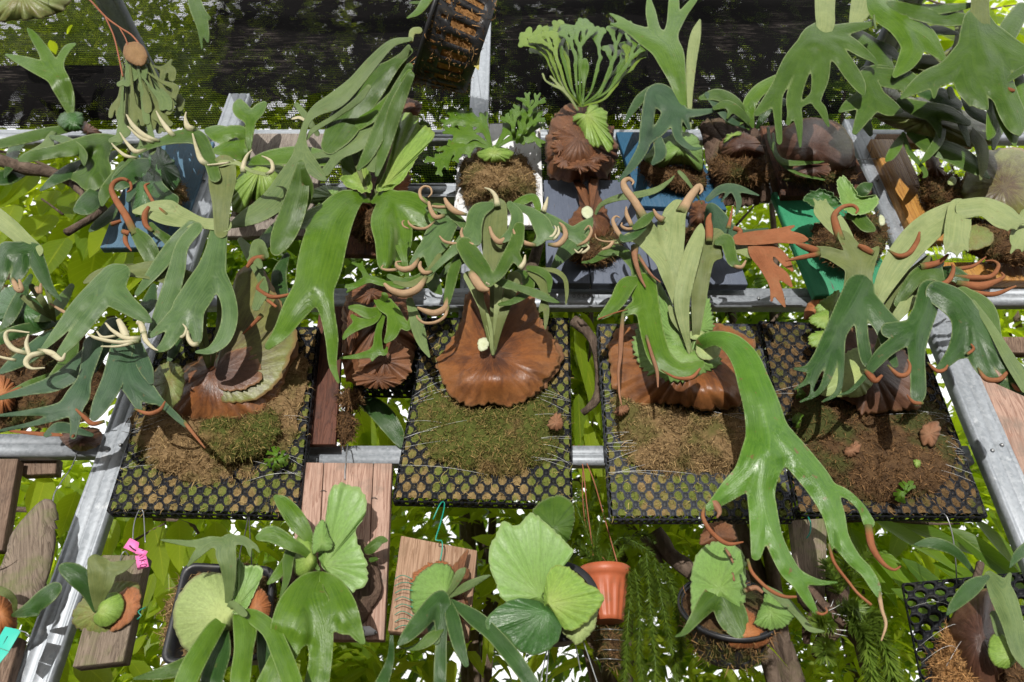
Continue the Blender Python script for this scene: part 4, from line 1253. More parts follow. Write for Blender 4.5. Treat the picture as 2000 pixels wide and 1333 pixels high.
S(f, 'sh_olive', [(301, 738), (312, 715), (340, 708), (359, 725), (357, 765), (341, 795), (318, 806), (304, 780)], (330, 745), .13, .02, ruff=1.5)
for st in ([(410, 724, 5), (405, 680, 9), (398, 630, 11), (405, 560, 15), (415, 500, 22)], [(413, 722, 5), (420, 680, 10), (430, 620, 13), (432, 550, 18)],
           [(408, 724, 5), (398, 690, 9), (380, 640, 12), (360, 580, 16)]):
    F(f, 'olive', st, d=(.1, .3), name='frond_stalk')
o = F(f, 'blue', [(428, 449, 34), (422, 490, 42), (412, 530, 56), (390, 568, 62), (368, 602, 62)], [(422, 536, 40), (444, 580, 32), (449, 620, 32), (437, 660, 30), (412, 684, 16), (384, 688, 6)],
      [(368, 600, 50), (346, 640, 34), (326, 672, 24), (308, 685, 10)], [(376, 600, 46), (381, 640, 32), (385, 662, 20), (382, 672, 10)], [(356, 606, 36), (322, 635, 22), (296, 656, 9)], d=(.34, .38), camber=.5)
T(o, 'cream', .375, (347, 661, 8), (359, 656, 9), (364, 643, 7), (357, 633, 3))
T(o, 'cream', .375, (389, 672, 15), (377, 673, 14), (368, 661, 12), (367, 646, 5))
F(f, 'blue', [(374, 442, 24), (345, 475, 32), (310, 520, 28), (268, 574, 10)], d=(.34, .33), camber=-.4)
F(f, 'blue', [(384, 446, 24), (356, 482, 26), (345, 530, 34), (330, 580, 38), (310, 625, 28), (292, 657, 9)], d=(.35, .34), camber=.5)
F(f, 'pale', [(440, 440, 26), (395, 436, 22), (350, 424, 40), (320, 415, 46), (288, 411, 26), (262, 414, 8)], [(345, 415, 26), (335, 397, 10), (312, 398, 9), (290, 401, 5)], d=(.36, .32), camber=-.3)
o = F(f, 'blue', [(238, 533, 34), (222, 545, 56), (218, 566, 58), (244, 592, 40), (276, 615, 26), (294, 628, 8)], [(214, 558, 44), (182, 610, 34), (142, 662, 26), (118, 690, 15)], [(198, 552, 32), (154, 600, 32), (118, 645, 24), (84, 682, 9)], d=(.38, .40), camber=.5)
for h in (((58, 692, 12), (27, 682, 14), (12, 662, 12), (18, 647, 9), (58, 650, 4)), ((60, 700, 11), (52, 674, 11), (56, 653, 4)), ((88, 690, 14), (62, 695, 17), (51, 709, 14), (62, 720, 8), (88, 719, 4)),
          ((74, 684, 11), (100, 690, 17), (120, 703, 13), (128, 690, 5)), ((32, 704, 8), (10, 700, 8), (-12, 694, 5))):
    T(o, 'cream', .39, *h)
for h in (((248, 662, 20), (240, 642, 20), (231, 624, 13)), ((281, 652, 17), (275, 634, 16), (266, 630, 8)), ((276, 662, 18), (246, 661, 14), (220, 646, 10), (206, 631, 5)),
          ((272, 667, 13), (231, 669, 11), (190, 661, 10), (171, 652, 4)), ((262, 670, 9), (230, 677, 7), (197, 677, 4)), ((281, 647, 15), (285, 665, 13), (299, 680, 8), (309, 685, 3)), ((229, 656, 8), (201, 659, 8), (189, 647, 4))):
    T(o, 'cream', .40, *h)
T(o, 'tan', .36, (160, 623, 9), (130, 612, 10), (97, 593, 5))
F(f, 'olive', [(420, 560, 34), (380, 555, 40), (310, 530, 40), (250, 530, 20)], d=(.24, .33), camber=-.5, name='frond')
for args in (([(182, 676, 40), (166, 738, 28), (150, 778, 46), (120, 799, 28), (60, 806, 13), (0, 812, 6)], [(140, 800, 26), (80, 824, 12), (0, 842, 6)], [(148, 798, 30), (146, 830, 18), (143, 852, 13)]),
             ([(238, 684, 46), (222, 740, 44), (198, 788, 34), (184, 814, 18)],),
             ([(245, 684, 46), (258, 738, 58), (290, 770, 36), (314, 786, 16), (345, 815, 13), (362, 832, 7)], [(254, 745, 42), (268, 788, 18), (274, 800, 9)]),
             ([(266, 680, 30), (285, 720, 28), (295, 746, 12)],)):
    o = F(f, 'teal', *args, d=(.28, .32), camber=.5)
T(o, 'rust', .33, (205, 823, 9), (181, 828, 13), (165, 815, 11), (148, 799, 5)); T(o, 'rust', .33, (262, 799, 5), (290, 808, 12), (312, 801, 11), (323, 784, 4))
T(o, 'rust', .32, (358, 822, 11), (384, 855, 8), (401, 876, 3)); T(o, 'rust', .31, (145, 850, 9), (141, 855, 6))
# rust curled fronds above it
o = F(f, 'green', [(308, 540, 22), (298, 505, 34), (284, 478, 36), (266, 456, 22)], d=(.26, .33), camber=.5)
T(o, 'rust', .33, (264, 458, 21), (246, 422, 20), (226, 390, 17), (218, 370, 14), (224, 356, 12), (240, 350, 10), (254, 357, 8), (256, 370, 6), (248, 376, 4))
T(o, 'rust', .31, (216, 439, 13), (237, 432, 9))
T(o, 'rust', .31, (245, 458, 12), (246, 474, 12), (257, 491, 3)); T(o, 'rust', .32, (238, 452, 14), (252, 456, 14))
o = F(f, 'green', [(335, 470, 12), (310, 456, 16), (295, 440, 12)], [(318, 462, 14), (338, 480, 22)], d=(.28, .32))
T(o, 'rust', .31, (326, 420, 9), (302, 398, 10), (288, 375, 9), (284, 363, 8), (293, 358, 3))
T(o, 'rust', .33, (298, 452, 9), (285, 440, 14), (283, 420, 15), (291, 404, 9))
# tall underside blade with the upper cream-tipped antler
o = F(f, 'olive', [(432, 452, 27), (433, 395, 38), (434, 352, 54), (438, 326, 46)], d=(.37, .42), camber=-.4)
F(f, 'green', [(420, 345, 24), (406, 302, 26), (386, 270, 30), (350, 268, 26), (310, 280, 14), (268, 300, 10), (224, 345, 4)], d=(.42, .42), camber=.5)
F(f, 'pale', [(425, 320, 14), (460, 318, 9), (490, 334, 7), (522, 342, 7)], d=(.42, .43))
for h in (((312, 276, 9), (286, 268, 15), (262, 248, 13), (247, 224, 4)), ((300, 279, 8), (275, 270, 9), (249, 247, 4)), ((268, 309, 7), (246, 305, 10), (228, 291, 7), (218, 280, 3)),
          ((287, 292, 8), (266, 297, 14), (249, 281, 9), (234, 259, 3)), ((340, 267, 13), (326, 251, 14), (313, 232, 8), (305, 217, 3)), ((380, 254, 18), (367, 248, 18), (362, 230, 7), (364, 219, 3)),
          ((407, 323, 14), (393, 313, 16), (384, 290, 11), (376, 261, 4)), ((475, 338, 16), (476, 322, 13), (483, 304, 8), (493, 293, 3)), ((520, 342, 10), (532, 333, 12), (531, 318, 10), (522, 310, 7), (511, 305, 3)), ((450, 318, 7), (420, 322, 6), (405, 323, 5))):
    T(o, 'cream', .425, *h)
# rust tips at the right of the shield
o = F(f, 'grey', [(520, 500, 12), (505, 480, 26), (500, 500, 22), (508, 520, 12)], [(500, 600, 16), (512, 570, 24), (515, 545, 10)], d=(.2, .25))
T(o, 'rust', .24, (518, 503, 18), (495, 508, 16), (482, 523, 8)); T(o, 'rust', .24, (515, 545, 8), (505, 565, 14), (530, 580, 12), (560, 577, 9), (582, 568, 4)); T(o, 'rust', .24, (520, 585, 10), (540, 600, 8))
T(o, 'rust', .2, (512, 615, 14), (496, 632, 10), (474, 653, 4))

# ================= second fern: brown husk nest between the trays
f = fern('small fern with lobed bright fronds on a folded brown papery nest between the trays', 740, 650, .06)
S(f, 'husk', [(690, 560), (740, 545), (790, 560), (812, 600), (812, 660), (802, 720), (770, 750), (710, 752), (674, 735), (668, 660), (672, 600)], (740, 630), .03, .09, ruff=4, ridge=.012, ridgen=14, lump=.014)
for ol, c, dd in (([(682, 575), (700, 555), (745, 552), (765, 575), (740, 590), (705, 592)], (725, 572), .115), ([(700, 700), (720, 670), (770, 665), (800, 690), (795, 735), (750, 745), (712, 735)], (752, 705), .10),
                  ([(690, 730), (740, 720), (790, 735), (770, 756), (710, 756)], (740, 740), .085), ([(672, 600), (690, 590), (700, 640), (690, 690), (675, 680)], (685, 640), .09)):
    S(f, 'husk', ol, c, dd, .02, ruff=3, ridge=.008, ridgen=9, lump=.01)
for a in (([(748, 592, 9), (732, 622, 17), (702, 634, 20), (682, 648, 14), (671, 661, 7)], [(702, 632, 18), (688, 618, 8)]),
          ([(752, 600, 11), (739, 650, 14), (735, 684, 20), (706, 695, 12), (664, 700, 4)], [(735, 682, 16), (751, 690, 10), (756, 679, 4)], [(733, 688, 16), (727, 704, 5)]),
          ([(760, 590, 14), (771, 620, 30), (766, 650, 24), (754, 667, 9)], [(775, 620, 24), (796, 640, 14), (801, 624, 7)], [(770, 610, 20), (750, 600, 22), (734, 588, 8)]),
          ([(742, 606, 14), (720, 612, 22), (700, 604, 18), (684, 601, 8)],), ([(745, 590, 12), (752, 580, 14), (748, 574, 6)],)):
    F(f, 'bright', *a, d=(.14, .2), k=5, cell=2.4)
for a in (([(785, 560, 10), (745, 552, 14), (720, 546, 14), (690, 559, 11), (660, 558, 5)], [(718, 546, 12), (705, 522, 9), (688, 514, 4)], [(690, 560, 9), (678, 571, 4)], [(705, 525, 8), (708, 512, 4)]),
          ([(795, 540, 10), (790, 510, 13), (785, 488, 16), (782, 470, 7)], [(788, 495, 12), (796, 475, 6)], [(786, 500, 10), (772, 480, 5)]), ([(785, 535, 10), (770, 508, 12), (756, 488, 4)], [(772, 512, 9), (766, 486, 4)])):
    F(f, 'bright', *a, d=(.16, .22), k=4, cell=2.2)
F(f, 'grey', [(800, 588, 14), (816, 640, 26), (826, 672, 18), (839, 698, 4)], d=(.17, .2))

# ================= centre tray: chestnut pear-shaped shield, many tan curled tips
f = fern('staghorn on the centre tray with a chestnut pear-shaped shield and tan curled tips', 962, 692, .06)
_ol = [(915, 572), (905, 610), (893, 648), (870, 680), (853, 705), (862, 742), (883, 778), (918, 793), (958, 788), (1000, 792), (1045, 770), (1072, 738), (1094, 704), (1085, 672), (1062, 640), (1042, 605), (1030, 570), (975, 548)]
S(f, 'husk', [(964 + (x - 964) * 1.03 + (7 if x > 1000 else 0), 692 + (y - 692) * 1.02) for x, y in _ol], (968, 692), .048, .035, ruff=3, teeth=9, ruffn=46, ridge=.003, label='older torn papery layer behind')
S(f, 'sh_brown', [(915, 572), (905, 610), (893, 648), (870, 680), (853, 705), (862, 742), (883, 778), (918, 793), (958, 788), (1000, 792), (1045, 770), (1072, 738), (1094, 704), (1085, 672), (1062, 640), (1042, 605), (1030, 570), (975, 548)], (964, 692), .06, .036, ruff=3.5, ruffn=60, ridge=.001, lump=.004, nr=22, na=120, bumps=((966, 742, 34, .030), (905, 740, 34, .016), (1040, 735, 34, .016)))
S(f, 'sh_white', [(933, 676), (935, 664), (948, 660), (955, 668), (952, 682), (938, 686)], (946, 674), .145, .004, lump=.0006, ridge=.0002, ruff=.5, na=40, nr=5, name='new_shield')
for st, m in (([(962, 692, 6), (956, 640, 11), (938, 590, 16), (915, 540, 20)], 'pale'), ([(964, 692, 6), (975, 640, 14), (990, 590, 22), (1005, 545, 30)], 'olive'), ([(966, 690, 5), (968, 640, 10), (972, 590, 14), (975, 540, 24)], 'pale'),
              ([(961, 690, 5), (950, 640, 9), (940, 595, 12), (936, 550, 14)], 'olive')):
    F(f, m, st, d=(.11, .26), name='frond_stalk')
o = F(f, 'olive', [(963, 692, 6), (963, 610, 12), (964, 560, 16), (963, 520, 30), (964, 475, 48), (966, 440, 50), (970, 408, 42)], d=(.12, .31), camber=-.4)
F(f, 'blue', [(958, 402, 16), (934, 414, 32), (926, 440, 32), (930, 468, 22), (934, 474, 10)], [(924, 446, 26), (898, 478, 22), (866, 508, 14), (838, 536, 9)], [(915, 452, 20), (902, 468, 12)], d=(.31, .34), camber=.6)
o = F(f, 'blue', [(996, 400, 14), (1010, 422, 24), (1004, 452, 26), (984, 468, 14)], d=(.31, .35), camber=.6)
T(o, 'tan', .34, (994, 464, 17), (976, 473, 17), (963, 462, 13), (956, 443, 7))
T(o, 'cream', .31, (972, 404, 17), (968, 385, 14), (959, 373, 9), (946, 367, 3))
o = F(f, 'blue', [(1003, 402, 12), (1035, 414, 18), (1056, 436, 34), (1066, 452, 32), (1082, 460, 18)], [(1055, 440, 26), (1058, 462, 22), (1047, 476, 13), (1028, 482, 9)], d=(.31, .35), camber=.6)
for m, h in (('tan', ((1047, 480, 10), (1025, 475, 14), (1008, 462, 11), (1002, 448, 4))), ('cream', ((1060, 463, 6), (1078, 462, 9), (1086, 449, 7), (1083, 441, 3))), ('tan', ((1070, 478, 8), (1090, 478, 16), (1104, 462, 16), (1101, 445, 12), (1092, 435, 5))),
             ('cream', ((1080, 470, 6), (1091, 456, 8), (1090, 442, 4)))):
    T(o, m, .35, *h)
o = F(f, 'blue', [(1040, 412, 14), (1078, 430, 18), (1108, 450, 22), (1136, 470, 24), (1146, 476, 10)], [(1112, 458, 18), (1142, 444, 26), (1156, 428, 6)], d=(.30, .32), camber=.5)
T(o, 'tan', .32, (1126, 481, 6), (1145, 471, 10), (1155, 453, 9), (1150, 442, 6), (1141, 450, 3)); T(o, 'cream', .31, (1061, 415, 16), (1066, 400, 12), (1070, 385, 4))
o = F(f, 'bright', [(1004, 400, 10), (1022, 392, 18), (1042, 386, 14), (1050, 402, 14), (1052, 416, 6)], d=(.3, .32)) ; T(o, 'cream', .32, (1128, 494, 4), (1140, 493, 8), (1150, 484, 7), (1146, 478, 3)); T(o, 'cream', .32, (1120, 486, 3), (1130, 494, 6), (1138, 486, 4))
o = F(f, 'blue', [(890, 428, 18), (868, 446, 44), (852, 470, 52), (840, 496, 26), (842, 524, 12), (846, 540, 6)], [(850, 466, 36), (822, 492, 20), (804, 516, 10)], d=(.26, .31), camber=.6)
for m, h in (('tan', ((836, 399, 9), (823, 388, 9), (820, 374, 9), (828, 365, 7), (840, 367, 6), (843, 378, 5), (836, 386, 3))), ('tan', ((869, 421, 11), (852, 425, 14), (842, 412, 13), (837, 394, 8))), ('tan', ((872, 405, 9), (855, 405, 9), (843, 403, 7))), ('tan', ((912, 420, 7), (890, 414, 16), (876, 402, 16), (868, 387, 8))),
             ('tan', ((850, 432, 4), (832, 446, 8), (812, 446, 8), (800, 438, 7), (797, 431, 3))), ('tan', ((800, 448, 4), (788, 442, 5), (786, 434, 5), (790, 431, 3))), ('tan', ((904, 476, 5), (885, 476, 8), (868, 472, 8), (858, 461, 4))),
             ('tan', ((940, 472, 7), (925, 480, 14), (908, 472, 13), (901, 456, 9), (903, 445, 4))), ('tan', ((819, 504, 8), (806, 522, 16), (790, 527, 17), (777, 522, 12), (774, 513, 6), (784, 511, 4))), ('tan', ((845, 531, 8), (829, 533, 13), (820, 522, 12), (822, 511, 6))),
             ('tan', ((777, 527, 9), (756, 528, 8), (745, 524, 5), (749, 518, 3))), ('tan', ((833, 540, 12), (816, 564, 21), (790, 574, 22), (765, 567, 17), (750, 554, 8)))):
    T(o, m, .33, *h)
F(f, 'green', [(905, 440, 16), (880, 416, 20), (850, 405, 16), (835, 410, 10)], [(880, 420, 20), (850, 436, 12)], d=(.27, .29), camber=.4)
F(f, 'olive', [(858, 500, 10), (848, 520, 16), (832, 545, 18)], [(838, 540, 16), (800, 556, 12), (770, 552, 6)], d=(.3, .33))
F(f, 'green', [(850, 520, 16), (820, 545, 20), (790, 552, 18), (760, 540, 10)], d=(.28, .31))
F(f, 'green', [(842, 545, 30), (850, 560, 24), (862, 574, 6)], [(905, 512, 8), (880, 520, 14), (862, 540, 8)], d=(.22, .24))
o = F(f, 'green', [(900, 498, 16), (886, 530, 22), (879, 560, 20), (873, 590, 14)], d=(.28, .31), camber=.5)
T(o, 'tan', .31, (875, 582, 14), (869, 602, 18), (850, 612, 19), (831, 608, 15), (815, 601, 6)); T(o, 'tan', .31, (876, 598, 9), (868, 619, 9), (850, 630, 9), (829, 631, 8), (816, 622, 6), (814, 616, 3))
o = F(f, 'green', [(908, 480, 34), (922, 502, 38), (942, 528, 34), (956, 550, 20)], [(955, 553, 14), (974, 535, 22), (992, 505, 26), (1008, 475, 28), (1014, 445, 22)], [(1000, 495, 26), (1014, 512, 16), (1017, 524, 10)], d=(.35, .37), camber=.6)
T(o, 'tan', .37, (918, 531, 18), (928, 546, 27), (940, 562, 25), (955, 567, 9), flat=.3); T(o, 'cream', .37, (1014, 526, 14), (1023, 514, 13), (1026, 498, 4)); T(o, 'cream', .37, (956, 558, 8), (949, 552, 5))
F(f, 'green', [(962, 545, 10), (988, 555, 18), (1012, 562, 14), (1050, 575, 17, None, .15), (1074, 585, 12), (1093, 592, 3)], d=(.33, .31))
F(f, 'olive', [(1055, 526, 7), (1085, 530, 10), (1103, 545, 9), (1107, 570, 8), (1105, 596, 3)], d=(.25, .28)); F(f, 'green', [(1032, 524, 10), (1055, 530, 16), (1072, 545, 14), (1073, 570, 6)], d=(.26, .29))
F(f, 'olive', [(1036, 533, 12), (1055, 548, 18), (1066, 575, 16), (1058, 600, 10), (1053, 611, 3)], [(1064, 585, 12), (1067, 610, 12), (1065, 642, 5)], d=(.25, .28)); F(f, 'green', [(1012, 535, 16), (1030, 545, 26), (1030, 570, 18), (1000, 590, 12), (975, 595, 6)], d=(.22, .27))

# ================= third tray: pale silvery stalks, one huge arching frond
f = fern('silvery staghorn', 1350, 692, .06)
f['label'] = 'silvery staghorn on the greyer tray, one huge green frond arching down right'
S(f, 'sh_brown', [(1196, 648), (1187, 686), (1191, 726), (1205, 766), (1230, 784), (1266, 791), (1306, 786), (1346, 798), (1396, 805), (1428, 798), (1454, 782), (1462, 740), (1473, 690), (1466, 662), (1432, 643), (1396, 632), (1300, 630), (1230, 634)], (1350, 692), .055, .05, ruff=4.5, ruffn=60, ridge=.0015, nr=22, na=120, bumps=((1380, 765, 34, .03), (1428, 768, 28, .026), (1270, 740, 40, .015)))
S(f, 'sh_green', [(1262, 612), (1240, 640), (1232, 670), (1240, 700), (1255, 728), (1285, 746), (1330, 750), (1370, 735), (1412, 712), (1400, 690), (1350, 676), (1310, 640)], (1335, 694), .105, .03, teeth=7, ruffn=40, ruff=1.5)
S(f, 'sh_green', [(1284, 551), (1302, 576), (1335, 640), (1347, 690), (1312, 692), (1290, 640)], (1326, 662), .125, .02, teeth=5, ruffn=30, ruff=1.5)
S(f, 'sh_green', [(1368, 572), (1386, 580), (1392, 610), (1397, 640), (1382, 660), (1353, 690), (1345, 640), (1352, 590)], (1364, 640), .12, .02, teeth=6, ruffn=30, ruff=1.5)
S(f, 'sh_pale', [(1360, 690), (1362, 672), (1385, 664), (1407, 672), (1404, 694), (1385, 704), (1368, 701)], (1380, 684), .155, .004, lump=.0006, ridge=.0002, ruff=.6, na=48, nr=6, name='new_shield')
S(f, 'sh_pale', [(1345, 655), (1352, 646), (1372, 648), (1386, 662), (1370, 664), (1352, 664)], (1364, 657), .15, .004, lump=.0006, ridge=.0002, ruff=.6, na=48, nr=6, name='new_shield')
o = F(f, 'pale', [(1350, 690, 6), (1336, 630, 15), (1319, 565, 32), (1308, 505, 54), (1313, 455, 50), (1316, 425, 46), (1324, 408, 36)], [(1312, 520, 42), (1286, 480, 34), (1263, 440, 26), (1252, 418, 20)], [(1300, 512, 32), (1262, 477, 25), (1236, 463, 20), (1206, 472, 9), (1192, 472, 4)], [(1300, 450, 26), (1292, 436, 18)], d=(.12, .31), camber=-.4)
for m, h in (('tan', ((1259, 427, 23), (1240, 395, 22), (1222, 371, 21), (1218, 356, 16), (1228, 350, 12), (1237, 356, 7), (1234, 362, 3))), ('tan', ((1331, 415, 32), (1345, 390, 26), (1358, 372, 22), (1366, 364, 16), (1371, 372, 8), (1366, 380, 3))), ('tan', ((1297, 431, 19), (1284, 423, 14), (1276, 409, 5))),
             ('tan', ((1215, 466, 13), (1203, 448, 14), (1197, 431, 10), (1203, 423, 6), (1211, 426, 3))), ('tan', ((1234, 442, 12), (1224, 420, 12), (1223, 404, 4))), ('tan', ((1246, 444, 6), (1226, 448, 9), (1214, 442, 7), (1215, 435, 3))), ('tan', ((1205, 472, 5), (1180, 472, 5), (1165, 466, 4), (1162, 457, 3))), ('tan', ((1200, 469, 8), (1190, 482, 10), (1176, 488, 6)))):
    T(o, m, .31, *h)
F(f, 'green', [(1277, 416, 8), (1259, 432, 20), (1240, 445, 11)], d=(.32, .34)); F(f, 'dark', [(1258, 446, 9), (1236, 462, 15), (1217, 467, 13), (1213, 459, 5)], d=(.32, .34))
F(f, 'pale', [(1346, 690, 5), (1332, 605, 28), (1336, 560, 34), (1351, 500, 34), (1365, 460, 24), (1369, 440, 7)], d=(.14, .34), camber=.5)
F(f, 'pale', [(1348, 690, 4), (1340, 640, 12), (1336, 610, 12), (1330, 595, 6)], d=(.14, .2)); F(f, 'pale', [(1352, 690, 4), (1340, 660, 8), (1318, 625, 14), (1308, 600, 8)], d=(.14, .2))
o = F(f, 'olive', [(1356, 690, 6), (1362, 620, 22), (1367, 560, 34), (1372, 510, 44), (1382, 480, 58), (1396, 468, 44)], [(1378, 495, 36), (1404, 498, 18)], d=(.12, .3), camber=-.4)
T(o, 'rust', .31, (1385, 472, 19), (1385, 450, 22), (1384, 430, 17), (1388, 417, 6))
o = F(f, 'green', [(1400, 474, 12), (1418, 470, 26), (1425, 490, 24), (1431, 510, 21), (1444, 521, 10)], d=(.32, .34), camber=.5)
T(o, 'tan', .34, (1432, 520, 9), (1448, 522, 11), (1457, 509, 5))
o = F(f, 'pale', [(1420, 484, 8), (1448, 488, 19), (1472, 492, 30), (1490, 497, 20)], d=(.28, .32))
F(o, 'rust', [(1442, 468, 22), (1480, 465, 28), (1520, 462, 27), (1558, 466, 21), (1576, 468, 6)], [(1512, 456, 15), (1535, 448, 10), (1551, 442, 4)], d=(.33, .36), name='frond_tip', camber=.5)
F(o, 'rust', [(1468, 480, 16), (1484, 494, 40), (1502, 520, 24), (1530, 540, 20), (1546, 560, 5)], [(1488, 485, 26), (1515, 492, 20), (1535, 512, 18), (1548, 529, 5)], [(1486, 500, 30), (1508, 545, 22), (1521, 575, 18), (1533, 600, 4)], [(1506, 530, 16), (1509, 560, 11), (1507, 588, 5)], d=(.32, .34), name='frond_tip', camber=.5)
T(o, 'rust', .32, (1440, 470, 14), (1445, 452, 15), (1432, 446, 12)); T(o, 'rust', .33, (1422, 447, 14), (1426, 430, 9), (1431, 403, 3))
F(f, 'green', [(1348, 700, 10), (1300, 690, 16), (1262, 600, 34), (1252, 555, 34), (1245, 520, 26)], [(1250, 530, 22), (1216, 493, 22), (1190, 492, 20), (1158, 510, 9), (1136, 513, 4)], d=(.1, .22), camber=.5)
o = F(f, 'bright', [(1240, 548, 18), (1222, 560, 34), (1206, 588, 30), (1186, 610, 20), (1167, 624, 5)], d=(.25, .28), camber=.6)
T(o, 'rust', .27, (1226, 605, 5), (1200, 612, 4), (1168, 624, 4))
T(o, 'dead', .26, (1240, 479, 22), (1240, 505, 16), (1250, 540, 10), (1261, 562, 4)); T(o, 'dead', .26, (1246, 498, 10), (1270, 535, 8), (1290, 552, 4))
o = F(f, 'bright', [(1256, 560, 54), (1262, 590, 50), (1268, 620, 46), (1276, 660, 46), (1291, 700, 44), (1322, 722, 32), (1347, 725, 36), (1368, 712, 18)], [(1262, 596, 40), (1238, 602, 24), (1220, 613, 12)], d=(.24, .30), camber=.6)
T(o, 'rust', .31, (1290, 722, 4), (1320, 738, 8), (1350, 738, 12), (1368, 720, 6)); T(o, 'dead', .27, (1217, 612, 10), (1213, 660, 14), (1212, 690, 12), (1208, 730, 8), (1210, 770, 7), (1214, 792, 3)); T(o, 'dead', .3, (1262, 655, 8), (1272, 690, 10), (1283, 725, 10), (1285, 757, 4))
o = F(f, 'scar', [(1357, 688, 8, .12), (1375, 668, 28, .2), (1402, 662, 30, .27), (1432, 675, 42, .32), (1456, 705, 54, .35), (1471, 745, 62, .37), (1486, 790, 70, .38), (1496, 835, 80, .38), (1500, 880, 92, .38)],
      [(1490, 880, 80), (1462, 925, 58), (1428, 955, 42), (1402, 978, 26), (1384, 992, 14)], [(1492, 890, 84), (1486, 950, 58), (1488, 1010, 50), (1482, 1050, 34), (1477, 1085, 20)],
      [(1494, 990, 44), (1512, 1055, 36), (1540, 1112, 36), (1563, 1135, 30)], [(1560, 1128, 24), (1600, 1138, 12), (1634, 1138, 4)], [(1558, 1136, 26), (1580, 1175, 18), (1594, 1197, 8)],
      [(1515, 850, 60), (1560, 898, 56), (1600, 948, 54), (1626, 1000, 44), (1640, 1050, 36), (1665, 1090, 28), (1690, 1115, 24), (1706, 1140, 22), (1716, 1162, 12)],
      [(1612, 955, 30), (1650, 964, 18), (1680, 990, 15), (1697, 1022, 22)], [(1628, 1010, 34), (1626, 1055, 14), (1622, 1078, 5)], d=(.12, .38), dr=-.03, k=6, camber=.6, und=.006, thick=.0018)
for m, h in (('rust', ((1378, 984, 7), (1373, 1010, 11), (1390, 1040, 13), (1420, 1062, 12), (1452, 1059, 4))), ('rust', ((1460, 1092, 8), (1470, 1120, 10), (1500, 1150, 10), (1530, 1165, 10), (1556, 1166, 6))), ('rust', ((1592, 1195, 9), (1605, 1200, 7), (1615, 1195, 5), (1612, 1186, 3))),
             ('rust', ((1695, 1025, 21), (1703, 1068, 19), (1724, 1100, 13), (1745, 1113, 8), (1759, 1106, 4))), ('rust', ((1618, 1062, 8), (1630, 1100, 9), (1658, 1138, 8), (1676, 1160, 8), (1702, 1182, 8))), ('tan', ((1716, 1155, 13), (1722, 1190, 10), (1730, 1220, 8), (1721, 1252, 4))), ('dead', ((1380, 975, 10), (1395, 985, 26), (1405, 1000, 14), (1400, 1012, 4)))):
    T(o, m, .355, *h, up=.005)

# ================= fourth tray at the right
f = fern('dark green staghorn with rust tips on the dark tray beside the right upright', 1700, 715, .04)
S(f, 'sh_dark', [(1600, 680), (1640, 650), (1700, 640), (1760, 680), (1790, 740), (1802, 790), (1770, 805), (1730, 803), (1690, 809), (1670, 790), (1630, 770), (1604, 745)], (1700, 712), .04, .05, ruff=4, ruffn=50)
S(f, 'sh_pale', [(1600, 770), (1615, 735), (1640, 700), (1680, 680), (1710, 715), (1700, 755), (1680, 775), (1640, 775)], (1670, 735), .085, .02, ruff=2, label='pale green inner shield')
for ol, c in (([(1642, 568), (1620, 575), (1600, 590), (1590, 610), (1610, 620), (1640, 610)], (1625, 595)), ([(1625, 605), (1590, 612), (1578, 625), (1590, 640), (1630, 640)], (1612, 622)), ([(1625, 635), (1590, 648), (1576, 668), (1590, 680), (1630, 670)], (1610, 655))):
    S(f, 'sh_lime', ol, c, .08, .01, teeth=4, ruffn=20, na=48, nr=6)
F(f, 'pale', [(1700, 716, 6), (1695, 680, 12), (1685, 640, 16), (1680, 600, 26)], d=(.08, .3), name='frond_stalk'); F(f, 'pale', [(1704, 716, 6), (1720, 660, 12), (1750, 620, 20), (1775, 590, 30)], d=(.08, .3), name='frond_stalk')
o = F(f, 'olive', [(1676, 572, 60), (1677, 540, 54), (1679, 515, 56), (1668, 492, 36), (1652, 468, 26), (1645, 460, 20)], [(1662, 515, 36), (1622, 496, 25), (1596, 491, 20)], [(1690, 510, 40), (1706, 495, 20), (1714, 485, 8)], d=(.33, .36), camber=-.4)
F(f, 'pale', [(1672, 492, 8), (1652, 462, 26), (1630, 436, 38), (1606, 412, 34)], [(1604, 412, 16), (1594, 396, 7), (1588, 388, 3)], [(1606, 410, 14), (1602, 392, 4)], [(1612, 408, 14), (1612, 390, 4)], d=(.33, .34), k=5)
for h in (((1642, 470, 22), (1632, 440, 20), (1630, 420, 16), (1645, 405, 12), (1665, 402, 10), (1675, 410, 8), (1671, 418, 4)), ((1600, 492, 20), (1590, 489, 22), (1570, 482, 17), (1554, 477, 5)), ((1602, 496, 16), (1562, 504, 12), (1534, 510, 4)), ((1706, 496, 14), (1690, 487, 19), (1676, 479, 8))):
    T(o, 'rust', .355, *h)
F(f, 'dark', [(1678, 566, 60), (1662, 596, 56), (1640, 634, 46), (1616, 680, 40), (1600, 706, 30)], [(1600, 704, 28), (1576, 720, 14), (1550, 721, 4)], [(1592, 718, 22), (1576, 745, 12), (1551, 761, 3)], [(1600, 715, 18), (1588, 750, 9), (1583, 776, 4)], [(1632, 665, 24), (1620, 725, 20), (1600, 765, 11), (1562, 786, 4)], [(1642, 660, 18), (1642, 735, 11), (1634, 768, 10), (1606, 785, 4)],
  [(1680, 600, 26), (1684, 655, 24), (1692, 700, 24), (1706, 726, 8)], [(1696, 590, 40), (1728, 632, 46), (1750, 650, 42), (1764, 648, 30)], [(1728, 645, 34), (1735, 680, 24), (1748, 712, 14)], d=(.35, .37), camber=.5, k=6)
